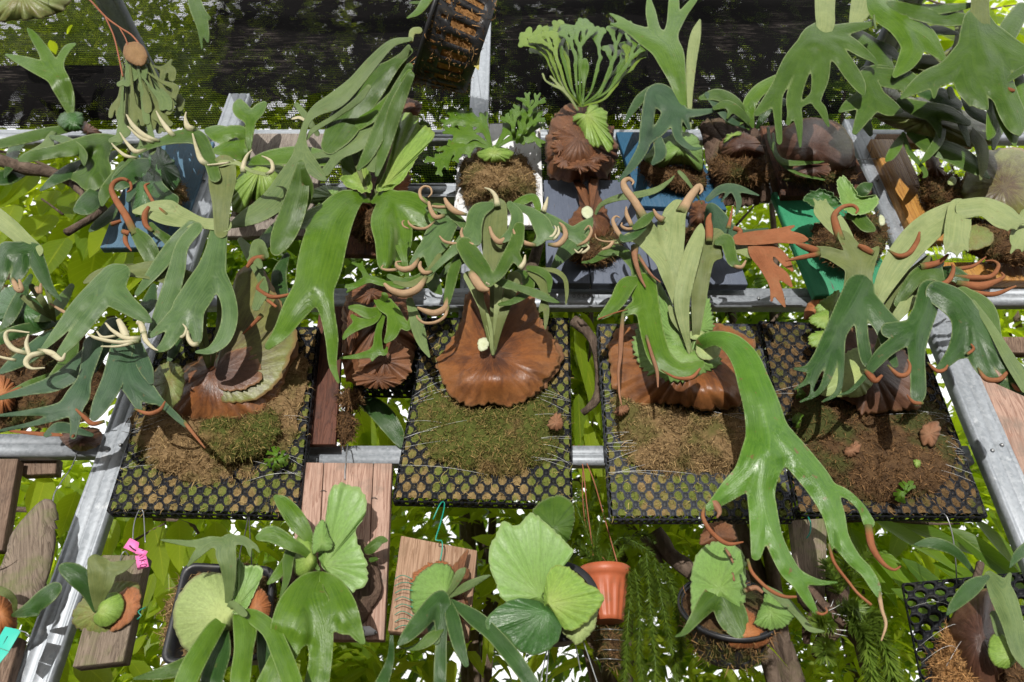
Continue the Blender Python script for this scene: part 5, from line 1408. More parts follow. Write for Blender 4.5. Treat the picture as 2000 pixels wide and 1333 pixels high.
o = F(f, 'dark', [(1815, 570, 46), (1806, 608, 48), (1794, 640, 50), (1790, 690, 34), (1793, 740, 31), (1793, 768, 31), (1790, 784, 18)], [(1796, 636, 46), (1760, 664, 34), (1722, 690, 24), (1696, 716, 10)], [(1736, 684, 22), (1692, 733, 12), (1662, 763, 8), (1638, 772, 3)], [(1735, 645, 30), (1790, 640, 30)], d=(.38, .41), camber=.5)
for h in (((1733, 713, 5), (1755, 733, 14), (1772, 730, 12), (1777, 715, 8), (1772, 702, 4)), ((1803, 788, 10), (1786, 787, 11), (1776, 778, 6), (1771, 771, 3)), ((1688, 722, 8), (1700, 735, 18), (1710, 744, 15), (1723, 733, 7))):
    T(o, 'rust', .4, *h)
o = F(f, 'dark', [(1830, 572, 46), (1866, 594, 56), (1905, 640, 50), (1945, 690, 44), (1985, 730, 40), (2030, 765, 30)], [(1876, 600, 50), (1882, 642, 46), (1868, 682, 34), (1845, 710, 20), (1828, 723, 7)], [(1900, 635, 56), (1911, 688, 48), (1926, 724, 32), (1942, 738, 16)], [(1940, 740, 13), (1975, 755, 15), (2010, 772, 12)], [(1858, 697, 10), (1885, 695, 10), (1898, 684, 7)], d=(.40, .42), camber=.5)
for h in (((1811, 708, 4), (1830, 725, 11), (1845, 722, 9), (1851, 713, 4)), ((1888, 693, 8), (1901, 682, 8), (1896, 672, 4)), ((1909, 718, 5), (1925, 740, 14), (1950, 742, 14), (1966, 728, 10), (1968, 713, 5)), ((1975, 748, 8), (1990, 762, 12), (2010, 760, 8))):
    T(o, 'rust', .41, *h)
F(f, 'grey', [(1900, 590, 10), (1935, 640, 16), (1970, 700, 24), (2005, 755, 28)], d=(.42, .44))
F(f, 'green', [(1880, 580, 40), (1920, 610, 50), (1940, 660, 34), (1960, 700, 16)], d=(.37, .36))
F(f, 'pale', [(1714, 585, 28), (1740, 532, 48), (1774, 484, 58), (1810, 448, 58), (1850, 420, 44), (1872, 408, 30)], d=(.3, .41), camber=-.4)
F(f, 'pale', [(1872, 410, 44), (1871, 440, 52), (1867, 470, 50)], [(1854, 475, 16), (1846, 496, 4)], [(1868, 478, 15), (1869, 501, 4)], [(1882, 470, 15), (1891, 492, 3)], d=(.41, .44), k=5, camber=.5)
F(f, 'pale', [(1885, 408, 38), (1922, 405, 38), (1957, 423, 48), (1980, 432, 30)], [(1962, 432, 16), (1968, 450, 4)], [(1976, 434, 15), (1985, 448, 4)], [(1984, 430, 16), (2010, 434, 5)], d=(.42, .45), k=5, camber=.5)
F(f, 'pale', [(2010, 425, 40), (1994, 462, 44), (1984, 478, 16), (1973, 496, 3)], [(2000, 470, 16), (1996, 492, 3)], d=(.38, .42), k=5)
F(f, 'olive', [(1735, 612, 30), (1765, 570, 50), (1790, 540, 40), (1812, 508, 18)], d=(.22, .28), camber=-.3)
o = F(f, 'green', [(1754, 592, 18), (1775, 560, 28), (1796, 536, 30), (1822, 530, 34), (1838, 546, 14)], [(1800, 540, 24), (1835, 515, 18)], d=(.28, .35))
for h in (((1818, 553, 9), (1840, 555, 14), (1855, 545, 14), (1862, 525, 10), (1858, 516, 4)), ((1733, 488, 4), (1755, 500, 12), (1775, 495, 14), (1790, 475, 14), (1796, 453, 5)), ((1798, 522, 22), (1833, 513, 16), (1852, 497, 6))):
    T(o, 'rust', .36, *h)
o = F(f, 'dark', [(1838, 535, 26), (1860, 535, 30), (1880, 545, 26)], d=(.3, .33))
for h in (((1868, 526, 13), (1900, 520, 10), (1926, 502, 4)), ((1863, 540, 10), (1900, 543, 16), (1935, 540, 13), (1950, 520, 10), (1940, 510, 6), (1924, 510, 4)), ((1868, 553, 15), (1910, 560, 26), (1945, 550, 15), (1960, 540, 8), (1955, 532, 4)), ((1893, 570, 12), (1940, 575, 14), (1985, 559, 5))):
    T(o, 'rust', .33, *h)

# ================= middle of the wall: tall ruffled yellow-green shields over broad drooping blades
f = fern('staghorn with tall ruffled yellow-green shields and broad drooping blades on the charred board', 722, 392, .04)
f['label'] = 'tall ruffled yellow-green shields over broad drooping bright blades, on the charred board'
MB(f, 'moss_dk', [(686, 385), (712, 375), (742, 385), (748, 430), (738, 468), (704, 476), (680, 445)], (712, 425), .03, .06, 1500)
S(f, 'sh_rust', [(735, 372), (760, 350), (792, 330), (800, 350), (792, 375), (765, 385)], (748, 372), .06, .03, ruff=3)
S(f, 'sh_rust', [(690, 385), (715, 378), (722, 395), (715, 415), (695, 420), (680, 405)], (705, 398), .08, .02, ruff=3)
S(f, 'sh_lime', [(735, 372), (750, 340), (766, 290), (773, 250), (790, 221), (816, 229), (819, 244), (846, 257), (847, 270), (822, 300), (802, 330), (786, 354), (757, 372)], (752, 362), .10, .05, ruff=3, ridge=.006, ridgen=11, edge_d=.05)
S(f, 'sh_lime', [(724, 376), (700, 372), (672, 360), (664, 320), (667, 280), (680, 245), (701, 258), (716, 300), (724, 340)], (715, 364), .09, .04, ruff=3, ridge=.005, ridgen=9, edge_d=.05)
S(f, 'sh_green', [(600, 395), (612, 372), (640, 362), (668, 370), (690, 382), (660, 395), (625, 400)], (655, 385), .06, .02, ruff=3, ridge=.004)
F(f, 'bright', [(722, 394, 7), (702, 388, 22), (674, 400, 56), (652, 430, 76), (636, 470, 86), (624, 520, 88), (614, 560, 76)], [(612, 555, 66), (576, 606, 50), (550, 648, 32), (524, 677, 14)], [(622, 550, 56), (638, 606, 32), (648, 660, 26), (650, 712, 16), (661, 747, 6)], [(655, 420, 40), (620, 420, 34), (590, 436, 24), (578, 445, 8)], d=(.12, .30), camber=.6, k=6, und=.008)
F(f, 'bright', [(727, 395, 7), (748, 386, 28), (762, 398, 48), (748, 432, 48), (752, 470, 40), (752, 508, 32), (748, 522, 14)], [(764, 394, 40), (802, 404, 58), (832, 424, 46), (852, 446, 16)], [(776, 402, 40), (790, 450, 32), (786, 492, 28), (779, 522, 14)], d=(.12, .26), camber=.6, k=6, und=.008)
for st in ([(722, 392, 6), (715, 370, 7), (700, 330, 9), (690, 290, 14)], [(726, 392, 6), (738, 360, 8), (748, 320, 12), (755, 280, 18)]):
    F(f, 'olive', st, d=(.1, .18))

# ================= cupped fern left of it
f = fern('yellow-green cupped shield fern with crinkled folds on the weathered board', 505, 330, .04)
S(f, 'sh_lime', [(453, 402), (457, 370), (470, 340), (496, 321), (530, 316), (556, 328), (564, 355), (552, 385), (522, 402), (492, 392), (478, 414), (461, 416)], (510, 328), .05, .065, ruff=3, ridge=.007, ridgen=15, ruffn=34)
MB(f, 'moss_tan', [(462, 415), (485, 395), (525, 398), (530, 415), (500, 428), (472, 428)], (495, 412), .02, .03, 800)
F(f, 'bright', [(486, 318, 12), (530, 308, 30), (590, 304, 36), (640, 312, 28), (660, 318, 8)], d=(.1, .2), camber=.5)
F(f, 'bright', [(484, 312, 8), (487, 268, 15), (488, 236, 22), (472, 216, 32), (462, 206, 14)], [(490, 235, 20), (505, 216, 24), (516, 204, 12)], [(470, 215, 26), (468, 200, 14)], d=(.1, .17))
F(f, 'bright', [(482, 312, 8), (460, 292, 40), (430, 294, 20), (414, 296, 6)], [(460, 290, 34), (470, 272, 20)], d=(.1, .18)); F(f, 'bright', [(480, 290, 8), (474, 262, 26), (452, 254, 18)], [(450, 262, 22), (428, 262, 34), (406, 256, 14)], [(430, 265, 24), (440, 284, 12), (436, 288, 4)], d=(.1, .17))
F(f, 'grey', [(620, 262, 10), (600, 232, 14), (582, 208, 11), (576, 203, 4)], d=(.1, .16)); F(f, 'cream', [(596, 236, 5), (584, 230, 6), (570, 233, 4)], d=(.16, .16))

# ================= fern on the light blue board (in shadow), rounded moss
f = fern('dark leaved fern on a small moss pad against the worn blue board', 320, 350, .03)
MB(f, 'moss_tan', [(300, 345), (330, 348), (362, 368), (362, 395), (335, 404), (306, 390)], (335, 375), .02, .05, 1100)
S(f, 'sh_dgreen', [(275, 300), (310, 288), (342, 318), (350, 360), (318, 378), (282, 352)], (315, 325), .07, .03, ruff=2)
S(f, 'sh_dgreen', [(255, 380), (262, 345), (290, 335), (312, 360), (318, 400), (290, 430), (262, 420)], (285, 375), .09, .03, ruff=2)
F(f, 'dark', [(312, 330, 8), (300, 365, 40), (320, 395, 50), (340, 390, 20)], d=(.08, .13)); F(f, 'dark', [(300, 315, 8), (268, 330, 40), (240, 350, 40), (222, 366, 12)], d=(.08, .14))

# ================= upper left: long wavy blade and erect antler
f = fern('erect forked bright blade above long wavy dark blades at the far upper left', 140, 245, -.02)
S(f, 'sh_dgreen', [(112, 240), (120, 222), (146, 219), (163, 226), (158, 256), (132, 254)], (140, 236), .04, .02, ruff=1.5, na=48, nr=6)
S(f, 'sh_dark', [(155, 252), (165, 238), (178, 246), (200, 262), (180, 266)], (172, 256), .02, .02, ruff=3, na=48, nr=6)
F(f, 'bright', [(139, 224, 12), (130, 190, 32), (116, 158, 40), (100, 128, 30), (84, 98, 22), (65, 70, 15), (54, 56, 4)], [(105, 146, 34), (70, 130, 28), (40, 118, 18), (11, 107, 4)], [(112, 150, 30), (117, 120, 18), (131, 96, 15), (146, 87, 6)], d=(.05, .16))
F(f, 'green', [(232, 274, 18), (192, 280, 38), (160, 286, 36), (112, 296, 26), (60, 306, 22), (40, 312, 10)], [(200, 285, 40), (190, 312, 44), (178, 345, 58)], [(178, 340, 50), (152, 346, 22), (124, 341, 5)], [(185, 345, 30), (182, 362, 20)], [(196, 330, 44), (216, 366, 14)], d=(.05, .2), camber=.6, und=.009)
F(f, 'green', [(150, 250, 10), (100, 258, 20), (50, 270, 22), (0, 282, 18), (-20, 286, 12)], d=(.02, .1)); F(f, 'grey', [(118, 246, 6), (100, 265, 12), (90, 290, 26), (60, 300, 12)], d=(.03, .1))
F(f, 'dark', [(210, 360, 10), (190, 380, 36), (170, 400, 40), (150, 410, 14)], d=(.03, .12)); F(f, 'dark', [(60, 330, 10), (20, 345, 30), (-20, 350, 24)], d=(.0, .08))

for args, m_, dd in ((([(225, 300, 12), (190, 322, 26), (150, 330, 30), (110, 350, 22), (80, 372, 6)],), 'dark', (.03, .1)), (([(240, 320, 10), (225, 350, 26), (205, 378, 24), (200, 400, 8)],), 'green', (.06, .14)), (([(60, 262, 10), (30, 290, 24), (20, 322, 20), (10, 345, 6)],), 'dark', (.0, .08)),
                     (([(260, 300, 10), (270, 330, 26), (262, 362, 24), (250, 392, 8)],), 'teal', (.05, .12)), (([(100, 268, 8), (130, 276, 18), (160, 300, 20), (165, 322, 6)],), 'green', (.08, .14)), (([(230, 395, 8), (215, 420, 22), (190, 440, 18), (175, 452, 5)],), 'dark', (.0, .06))):
    F(f, m_, *args, d=dd, camber=.5, und=.008)
# ================= hanging fern at the upper left: club-shaped leaflets under a tan disc
f = fern('fern of hanging club-shaped grey-green leaflets around a tan disc on the rafter', 250, 80, .40)
wire('stem', [(150, -25, .48), (180, 5, .47), (208, 35, .45), (235, 55, .44), (260, 72, .43), (285, 105, .42)], .0032, M['brownwire'], f)
wire('stem', [(205, 32, .45), (222, 70, .44), (232, 110, .43), (240, 150, .42)], .0025, M['brownwire'], f); wire('stem', [(232, 52, .44), (245, 75, .44), (250, 90, .43)], .002, M['brownwire'], f)
S(f, 'sh_tan', [(241, 100), (246, 86), (270, 84), (286, 100), (287, 118), (276, 130), (256, 124), (243, 112)], (264, 106), .43, .015, ruff=.6, ridge=0, na=48, nr=8, label='round tan disc')
_rs = random.Random(31)
for i in range(26):
    x0 = _rs.uniform(232, 300); y0 = _rs.uniform(95, 150)
    x1 = 236 + (i % 13) / 12 * 112 + _rs.uniform(-8, 8); y1 = _rs.uniform(205, 300) if i % 2 else _rs.uniform(150, 260)
    w = _rs.uniform(12, 19)
    x0 = 242 + (i % 13) / 12 * 48; sx = x0 * .5 + x1 * .5; w *= 1.15
    st = [[(x0, y0, 3.5), (sx, (y0 + y1) / 2 - 5, 6), (x1, y1 - 16, w * .85), (x1 + _rs.uniform(-3, 3), y1, w * .8)]]
    if _rs.random() < .5:
        st.append([(x1, y1 - 34, 6), (x1 + _rs.choice((-14, 14)), y1 - 14, w * .7), (x1 + _rs.choice((-18, 16)), y1 + 2, w * .6)])
    F(f, _rs.choice(('olive', 'grey', 'olive')), *st, d=(.40, .36 + _rs.uniform(-.05, .06)), name='leaflet', k=5, cell=2.4, camber=.5, und=.003)
f = fern('large dark domed shield hanging over the very upper left corner', 40, 0, .45)
S(f, 'sh_olive', [(-30, -50), (120, -40), (140, -10), (136, 12), (102, 32), (40, 38), (-30, 36)], (40, -15), .22, .05, ruff=2, ridge=.003)
wire('hanger', [(60, -40, .45), (60, -90, .45), (55, -140, .44)], .0012, M['wire'], f)
f = fern('lobed blade hanging from the top edge left of the dense cloth', 385, -10, .42)
F(f, 'green', [(372, -20, 16), (384, 15, 28), (394, 42, 24), (401, 62, 16), (406, 82, 5)], [(388, 35, 16), (392, 70, 8), (395, 99, 3)], [(395, 25, 14), (408, 36, 8)], d=(.42, .44)); wire('hanger', [(370, -15, .42), (365, -60, .42), (362, -130, .42)], .0012, M['wire'], f)

# ================= peeling white board: moss ball
f = fern('small lobed fern growing from a round tan moss ball on the white board', 962, 300, .04)
MB(f, 'moss_tan', [(903, 322), (922, 302), (960, 300), (1000, 295), (1032, 312), (1045, 350), (1040, 380), (1020, 398), (960, 402), (914, 397), (895, 360)], (970, 350), .02, .10, 4200)
S(f, 'sh_lime', [(932, 302), (948, 286), (975, 287), (1001, 296), (992, 313), (966, 319), (944, 313)], (965, 298), .11, .02, ruff=2, ridge=.003, na=60, nr=7)
for spine in ([(963, 293, 5), (932, 281, 14), (902, 286, 16), (874, 300, 14), (852, 322, 8)], [(958, 286, 7), (949, 258, 14), (936, 240, 20), (906, 235, 12), (880, 231, 6)], [(967, 289, 5), (984, 264, 11), (1000, 242, 14), (1016, 226, 11), (1037, 214, 6)], [(962, 290, 5), (930, 268, 10), (905, 262, 12), (888, 268, 6)], [(968, 290, 5), (995, 272, 10), (1020, 262, 10), (1044, 262, 5)]):
    st = [spine]
    rr_ = random.Random(spine[2][0])
    for (xa, ya, _), (xb, yb, _) in zip(spine[1:-1], spine[2:]):
        for q in (.1, .6):
            bx0, by0 = xa + (xb - xa) * q, ya + (yb - ya) * q
            an = math.atan2(-(yb - ya), xb - xa)
            for sgn in (-1, 1):
                st += antler(bx0, by0, an + sgn * rr_.uniform(.5, .9), rr_.uniform(13, 19), 8, 1, rr_, .5, .9, 6)
    F(f, 'bright', *st, d=(.13, .15), k=3, cell=2.4, camber=.3, und=.002)
_rs = random.Random(8)
for x, y, a in ((1010, 278, 1.2), (1020, 262, .9), (1005, 268, 1.7), (1030, 240, 1.3)):
    F(f, 'bright', *antler(x, y, a, 22, 7, 3, _rs, .55), d=(.14, .2), k=3, cell=2.2)

# ================= papery brown nest with a fine antler bush
f = fern('round brown papery nest with a ribbed green fan and a bush of fine antlers', 1135, 210, .04)
S(f, 'husk', [(1100, 211), (1120, 200), (1142, 205), (1181, 235), (1201, 275), (1204, 310), (1190, 340), (1160, 353), (1110, 355), (1075, 345), (1064, 305), (1068, 265), (1080, 235)], (1132, 270), .03, .12, ruff=3, ridge=.006, ridgen=17, lump=.018)
_rs = random.Random(3)
for i in range(9):
    a = _rs.uniform(.3, 6.0); x, y = 1134 + 38 * math.cos(a), 290 + 36 * math.sin(a)
    S(f, 'husk', [(x + _rs.uniform(14, 30) * math.cos(t), y + _rs.uniform(8, 18) * math.sin(t)) for t in np.linspace(0, 6.28, 8)[:-1]], (x, y), .112, .014, ruff=3, ridge=.0025, ridgen=11, lump=.010, na=56, nr=7, name='husk_layer')
S(f, 'sh_lime', [(1140, 222), (1150, 204), (1162, 200), (1183, 220), (1189, 250), (1201, 284), (1190, 300), (1176, 286), (1165, 291), (1150, 285), (1139, 270), (1130, 250), (1117, 235), (1126, 222)], (1147, 224), .15, .03, ruff=2, teeth=4, ruffn=30, ridge=.004, ridgen=24)
for n_ in range(17):
    left = n_ < 10
    cx_, cy_ = (1104, 92) if left else (1192, 105)
    x1 = cx_ + _rs.uniform(-30, 30); y1 = cy_ + 42 + _rs.uniform(-22, 28)
    x0, y0 = 1132 + _rs.uniform(-3, 8), 208
    an = math.atan2(-(y1 - y0), x1 - x0) * .6 + 1.57 * .4
    st = [[(x0, y0, 4), ((x0 + x1) / 2 + (x1 - x0) * .12, (y0 + y1) / 2 + 8, 4.5), (x1, y1, 7)]] + antler(x1, y1, an, 25, 7, 4, _rs, .36, .82, 10)
    F(f, _rs.choice(('yellow', 'bright', 'bright')), *st, d=(.12, .19 + _rs.uniform(-.07, .08)), k=2.5, cell=2.2, und=.002, camber=.7)
F(f, 'bright', [(1138, 205, 4), (1140, 165, 7), (1142, 135, 17), (1142, 120, 12)], d=(.13, .24))
F(f, 'pale', [(1128, 215, 5), (1112, 190, 5), (1092, 168, 5), (1075, 150, 4)], [(1100, 176, 5), (1068, 160, 4), (1060, 145, 4)], [(1108, 185, 5), (1092, 150, 5), (1078, 131, 4)], d=(.13, .22), k=2, cell=2.2)

# ================= small dry fern on the slate board
f = fern('brown dried forked fern clump with a tiny white disc on the slate-blue board', 1150, 420, .03)
S(f, 'husk', [(1130, 400), (1125, 365), (1118, 352), (1140, 362), (1150, 380), (1150, 350), (1168, 350), (1168, 375), (1180, 400), (1192, 440), (1185, 470), (1160, 480), (1135, 470), (1112, 445), (1115, 425)], (1155, 425), .03, .055, ruff=2, ridge=.005, ridgen=9)
MB(f, 'moss_dk', [(1108, 470), (1130, 450), (1170, 440), (1200, 450), (1215, 485), (1195, 512), (1150, 518), (1112, 500)], (1160, 482), .02, .05, 1500)
S(f, 'sh_white', [(1137, 420), (1137, 408), (1148, 403), (1158, 412), (1156, 424), (1146, 428)], (1147, 415), .09, .004, lump=.0006, ridge=.0002, ruff=.4, na=36, nr=5, name='new_shield')
F(f, 'grey', [(1160, 425, 4), (1175, 400, 9), (1210, 386, 13), (1240, 382, 14), (1280, 372, 12), (1305, 356, 7), (1317, 344, 3)], d=(.08, .18)); F(f, 'blue', [(1150, 428, 5), (1140, 450, 24), (1120, 470, 40), (1090, 510, 18), (1075, 530, 5)], d=(.06, .12))

f = fern('tiny teal-green fern on a brown knob under the blue board', 1378, 420, .03)
S(f, 'husk', [(1345, 420), (1352, 398), (1370, 392), (1388, 405), (1390, 435), (1372, 446), (1350, 440)], (1368, 418), .02, .05, ruff=2, na=56, nr=8)
MB(f, 'moss_dk', [(1338, 450), (1360, 438), (1385, 445), (1375, 480), (1345, 490), (1335, 470)], (1358, 462), .02, .03, 700)
F(f, 'teal', [(1378, 440, 8), (1386, 405, 14), (1400, 420, 28), (1412, 448, 40), (1420, 470, 22)], [(1415, 445, 30), (1450, 455, 14), (1500, 447, 4)], d=(.06, .2)); F(f, 'teal', [(1382, 390, 10), (1408, 370, 16), (1438, 368, 15), (1482, 382, 3)], [(1434, 370, 14), (1443, 395, 12), (1438, 420, 3)], [(1425, 372, 8), (1408, 396, 3)], d=(.12, .2))
F(f, 'grey', [(1372, 400, 3), (1350, 365, 6), (1335, 345, 9), (1326, 336, 7)], d=(.08, .16))

# ================= blue board: pale dome, erect bright antler
f = fern('erect bright green antler fern over a pale dome shield on the blue painted board', 1343, 262, .06)
MB(f, 'moss_dk', [(1256, 318), (1300, 322), (1370, 328), (1377, 365), (1350, 380), (1300, 366), (1260, 347)], (1320, 345), .04, .05, 2200)
S(f, 'sh_green', [(1260, 312), (1275, 286), (1300, 268), (1330, 259), (1360, 268), (1373, 300), (1371, 334), (1340, 323), (1310, 324), (1280, 332)], (1330, 288), .06, .07, ruff=2, ridge=.001)
F(f, 'bright', [(1336, 256, 7), (1333, 205, 17), (1322, 152, 36), (1308, 108, 56), (1296, 88, 54)], [(1292, 88, 50), (1256, 70, 34), (1226, 55, 18), (1193, 47, 4)], [(1232, 57, 20), (1212, 40, 13), (1191, 27, 3)], [(1294, 92, 42), (1279, 60, 24), (1271, 25, 20), (1267, -2, 8)], [(1306, 90, 38), (1313, 50, 24), (1316, 10, 22), (1315, -20, 14)], [(1316, 58, 22), (1336, 25, 17), (1356, 0, 12), (1368, -18, 4)], d=(.12, .22), camber=.4)
F(f, 'pale', [(1349, 252, 4), (1347, 195, 11), (1350, 125, 20), (1358, 72, 21), (1367, 40, 5)], d=(.12, .2), camber=.6)
F(f, 'teal', [(1346, 252, 6), (1331, 216, 20), (1297, 186, 38), (1276, 182, 28), (1268, 210, 26), (1263, 246, 26), (1257, 286, 23), (1236, 322, 17), (1208, 355, 4)], [(1287, 196, 30), (1312, 215, 30), (1342, 222, 19), (1382, 218, 11), (1402, 213, 3)], [(1312, 216, 32), (1291, 250, 26), (1268, 272, 18)], [(1320, 238, 24), (1326, 270, 16), (1350, 290, 9), (1370, 290, 3)], d=(.12, .26), camber=.6)
F(f, 'dark', [(1330, 220, 10), (1290, 174, 16), (1255, 190, 20), (1235, 215, 14), (1219, 242, 3)], d=(.12, .2)); F(f, 'dark', [(1340, 240, 8), (1330, 205, 16), (1310, 185, 14), (1300, 180, 6)], d=(.1, .16)); F(f, 'teal', [(1285, 275, 20), (1290, 300, 24), (1275, 320, 8)], d=(.17, .18))

# ================= cork bark slab mount
t = thing('bark_slab', 'rough corky bark slab on the top rail between the blue and charred boards', 'bark slab', tuple(W3(1440, 395, 0).tolist()), 'mounting boards on the frame')
shield('slab', [(1374, 246), (1410, 240), (1470, 243), (1490, 300), (1500, 380), (1485, 398), (1420, 402), (1400, 392), (1382, 320)], (1440, 320), .01, .035, M['bark'], t, nr=20, na=90, ruff=4, ruffn=50, ridge=.004, lump=.016, thick=.02)
f = fern('shaded fern with a shiny brown dome and dark moss on the cork bark slab', 1455, 262, .05)
MB(f, 'moss_dk', [(1393, 308), (1440, 304), (1482, 300), (1498, 330), (1491, 356), (1440, 364), (1398, 346)], (1445, 332), .05, .05, 2200)
S(f, 'sh_dark', [(1404, 288), (1420, 266), (1450, 257), (1480, 274), (1491, 302), (1460, 309), (1420, 312)], (1450, 282), .07, .06, ruff=1.5, label='shiny brown dome')
S(f, 'sh_lime', [(1407, 284), (1420, 262), (1443, 254), (1452, 262), (1430, 272)], (1430, 266), .115, .01, teeth=3, na=40, nr=5)
for a in (([(1462, 252, 7), (1440, 205, 20), (1402, 186, 24), (1368, 192, 8)],), ([(1470, 248, 7), (1462, 212, 26), (1480, 180, 26), (1515, 158, 22), (1545, 140, 8)], [(1462, 215, 22), (1440, 235, 22), (1418, 238, 6)]), ([(1468, 248, 6), (1450, 225, 16), (1420, 205, 18), (1395, 212, 8)], [(1430, 210, 14), (1420, 232, 4)])):
    F(f, 'green' if a[0][0][0] != 1470 else 'bright', *a, d=(.1, .2))
F(f, 'dark', [(1478, 250, 6), (1500, 215, 20), (1530, 200, 16)], d=(.1, .18)); F(f, 'teal', [(1455, 250, 5), (1420, 230, 14), (1385, 190, 12), (1378, 182, 4)], d=(.1, .2))

# ================= charred board: brown dome; the great hand hangs before it from the top edge
f = fern('smooth grey-brown dome shield with a lighter lip on the charred board', 1590, 285, .08)
MB(f, 'moss_dk', [(1530, 330), (1560, 345), (1610, 350), (1668, 325), (1672, 345), (1640, 356), (1560, 358), (1525, 346)], (1600, 346), .05, .025, 1400)
S(f, 'sh_dark', [(1520, 290), (1530, 256), (1560, 235), (1600, 231), (1641, 244), (1663, 275), (1669, 305), (1652, 330), (1612, 346), (1570, 346), (1535, 331)], (1590, 290), .06, .12, ruff=1, ridge=.0006)
S(f, 'sh_dark', [(1548, 340), (1552, 318), (1575, 308), (1608, 314), (1622, 335), (1605, 347), (1570, 348)], (1585, 330), .14, .02, ruff=1.5, ridge=.001, label='lighter front lip')
F(f, 'green', [(1510, 262, 6), (1515, 300, 9), (1535, 318, 12), (1590, 318, 6), (1610, 316, 3)], d=(.16, .2)); F(f, 'green', [(1500, 250, 6), (1505, 280, 7), (1525, 318, 7), (1560, 340, 6), (1610, 352, 4)], d=(.12, .18))
f = fern('huge hand-shaped green frond hanging from the top edge over the charred board', 1612, -10, .5)
F(f, 'pale', [(1612, -40, 44), (1611, 20, 39), (1612, 45, 37), (1608, 62, 30)], d=(.48, .5), camber=.5)
F(f, 'green', [(1608, 58, 39), (1598, 84, 75)], [(1580, 84, 41), (1546, 122, 35), (1520, 172, 30), (1500, 200, 25), (1478, 222, 12)], [(1516, 180, 25), (1519, 230, 16), (1522, 272, 12), (1522, 280, 7)], [(1588, 92, 34), (1564, 150, 27), (1550, 198, 30), (1560, 240, 16), (1563, 287, 5)], [(1550, 205, 22), (1539, 242, 8)],
  [(1602, 92, 43), (1602, 150, 35), (1594, 196, 19), (1606, 216, 17), (1618, 247, 5)], [(1594, 186, 20), (1566, 205, 9), (1553, 216, 4)], [(1612, 84, 39), (1641, 112, 33), (1662, 142, 32), (1678, 166, 25), (1686, 184, 8)], [(1614, 76, 34), (1652, 82, 28), (1682, 101, 22), (1708, 120, 9), (1711, 130, 4)], [(1612, 66, 30), (1660, 56, 22), (1700, 48, 11), (1709, 39, 4)], d=(.5, .52), camber=.6, k=6)
F(f, 'olive', [(1596, 70, 18), (1596, 120, 24), (1600, 150, 12)], d=(.46, .47)); T(f, 'grey', .52, (1707, 30, 5), (1708, 44, 6), (1711, 58, 5))
wire('hanger', [(1612, -40, .48), (1620, -90, .48), (1622, -140, .48)], .0012, M['wire'], f)

# ================= green board fern
f = fern('fern with wavy blades and dark moss on the bright green board', 1670, 430, .04)
MB(f, 'moss_dk', [(1588, 442), (1610, 426), (1680, 420), (1726, 430), (1732, 470), (1716, 502), (1690, 522), (1640, 522), (1600, 492)], (1665, 470), .03, .07, 3000)
S(f, 'sh_green', [(1634, 352), (1648, 344), (1664, 362), (1680, 384), (1712, 382), (1714, 400), (1696, 416), (1670, 421), (1650, 410), (1640, 385)], (1662, 395), .12, .02, ruff=2, edge_d=.03)
S(f, 'sh_dgreen', [(1570, 386), (1600, 369), (1630, 384), (1642, 402), (1600, 407), (1580, 399)], (1612, 392), .11, .02, ruff=2, edge_d=.03)
F(f, 'green', [(1655, 425, 8), (1670, 420, 26), (1690, 440, 26), (1705, 448, 12)], d=(.12, .16)); S(f, 'sh_white', [(1716, 432), (1718, 420), (1727, 425), (1728, 438), (1720, 442)], (1722, 431), .11, .004, lump=.0006, ridge=.0002, na=30, nr=4, ruff=.3, name='new_shield')
F(f, 'dark', [(1668, 395, 12), (1685, 372, 26), (1700, 362, 10)], d=(.08, .12))

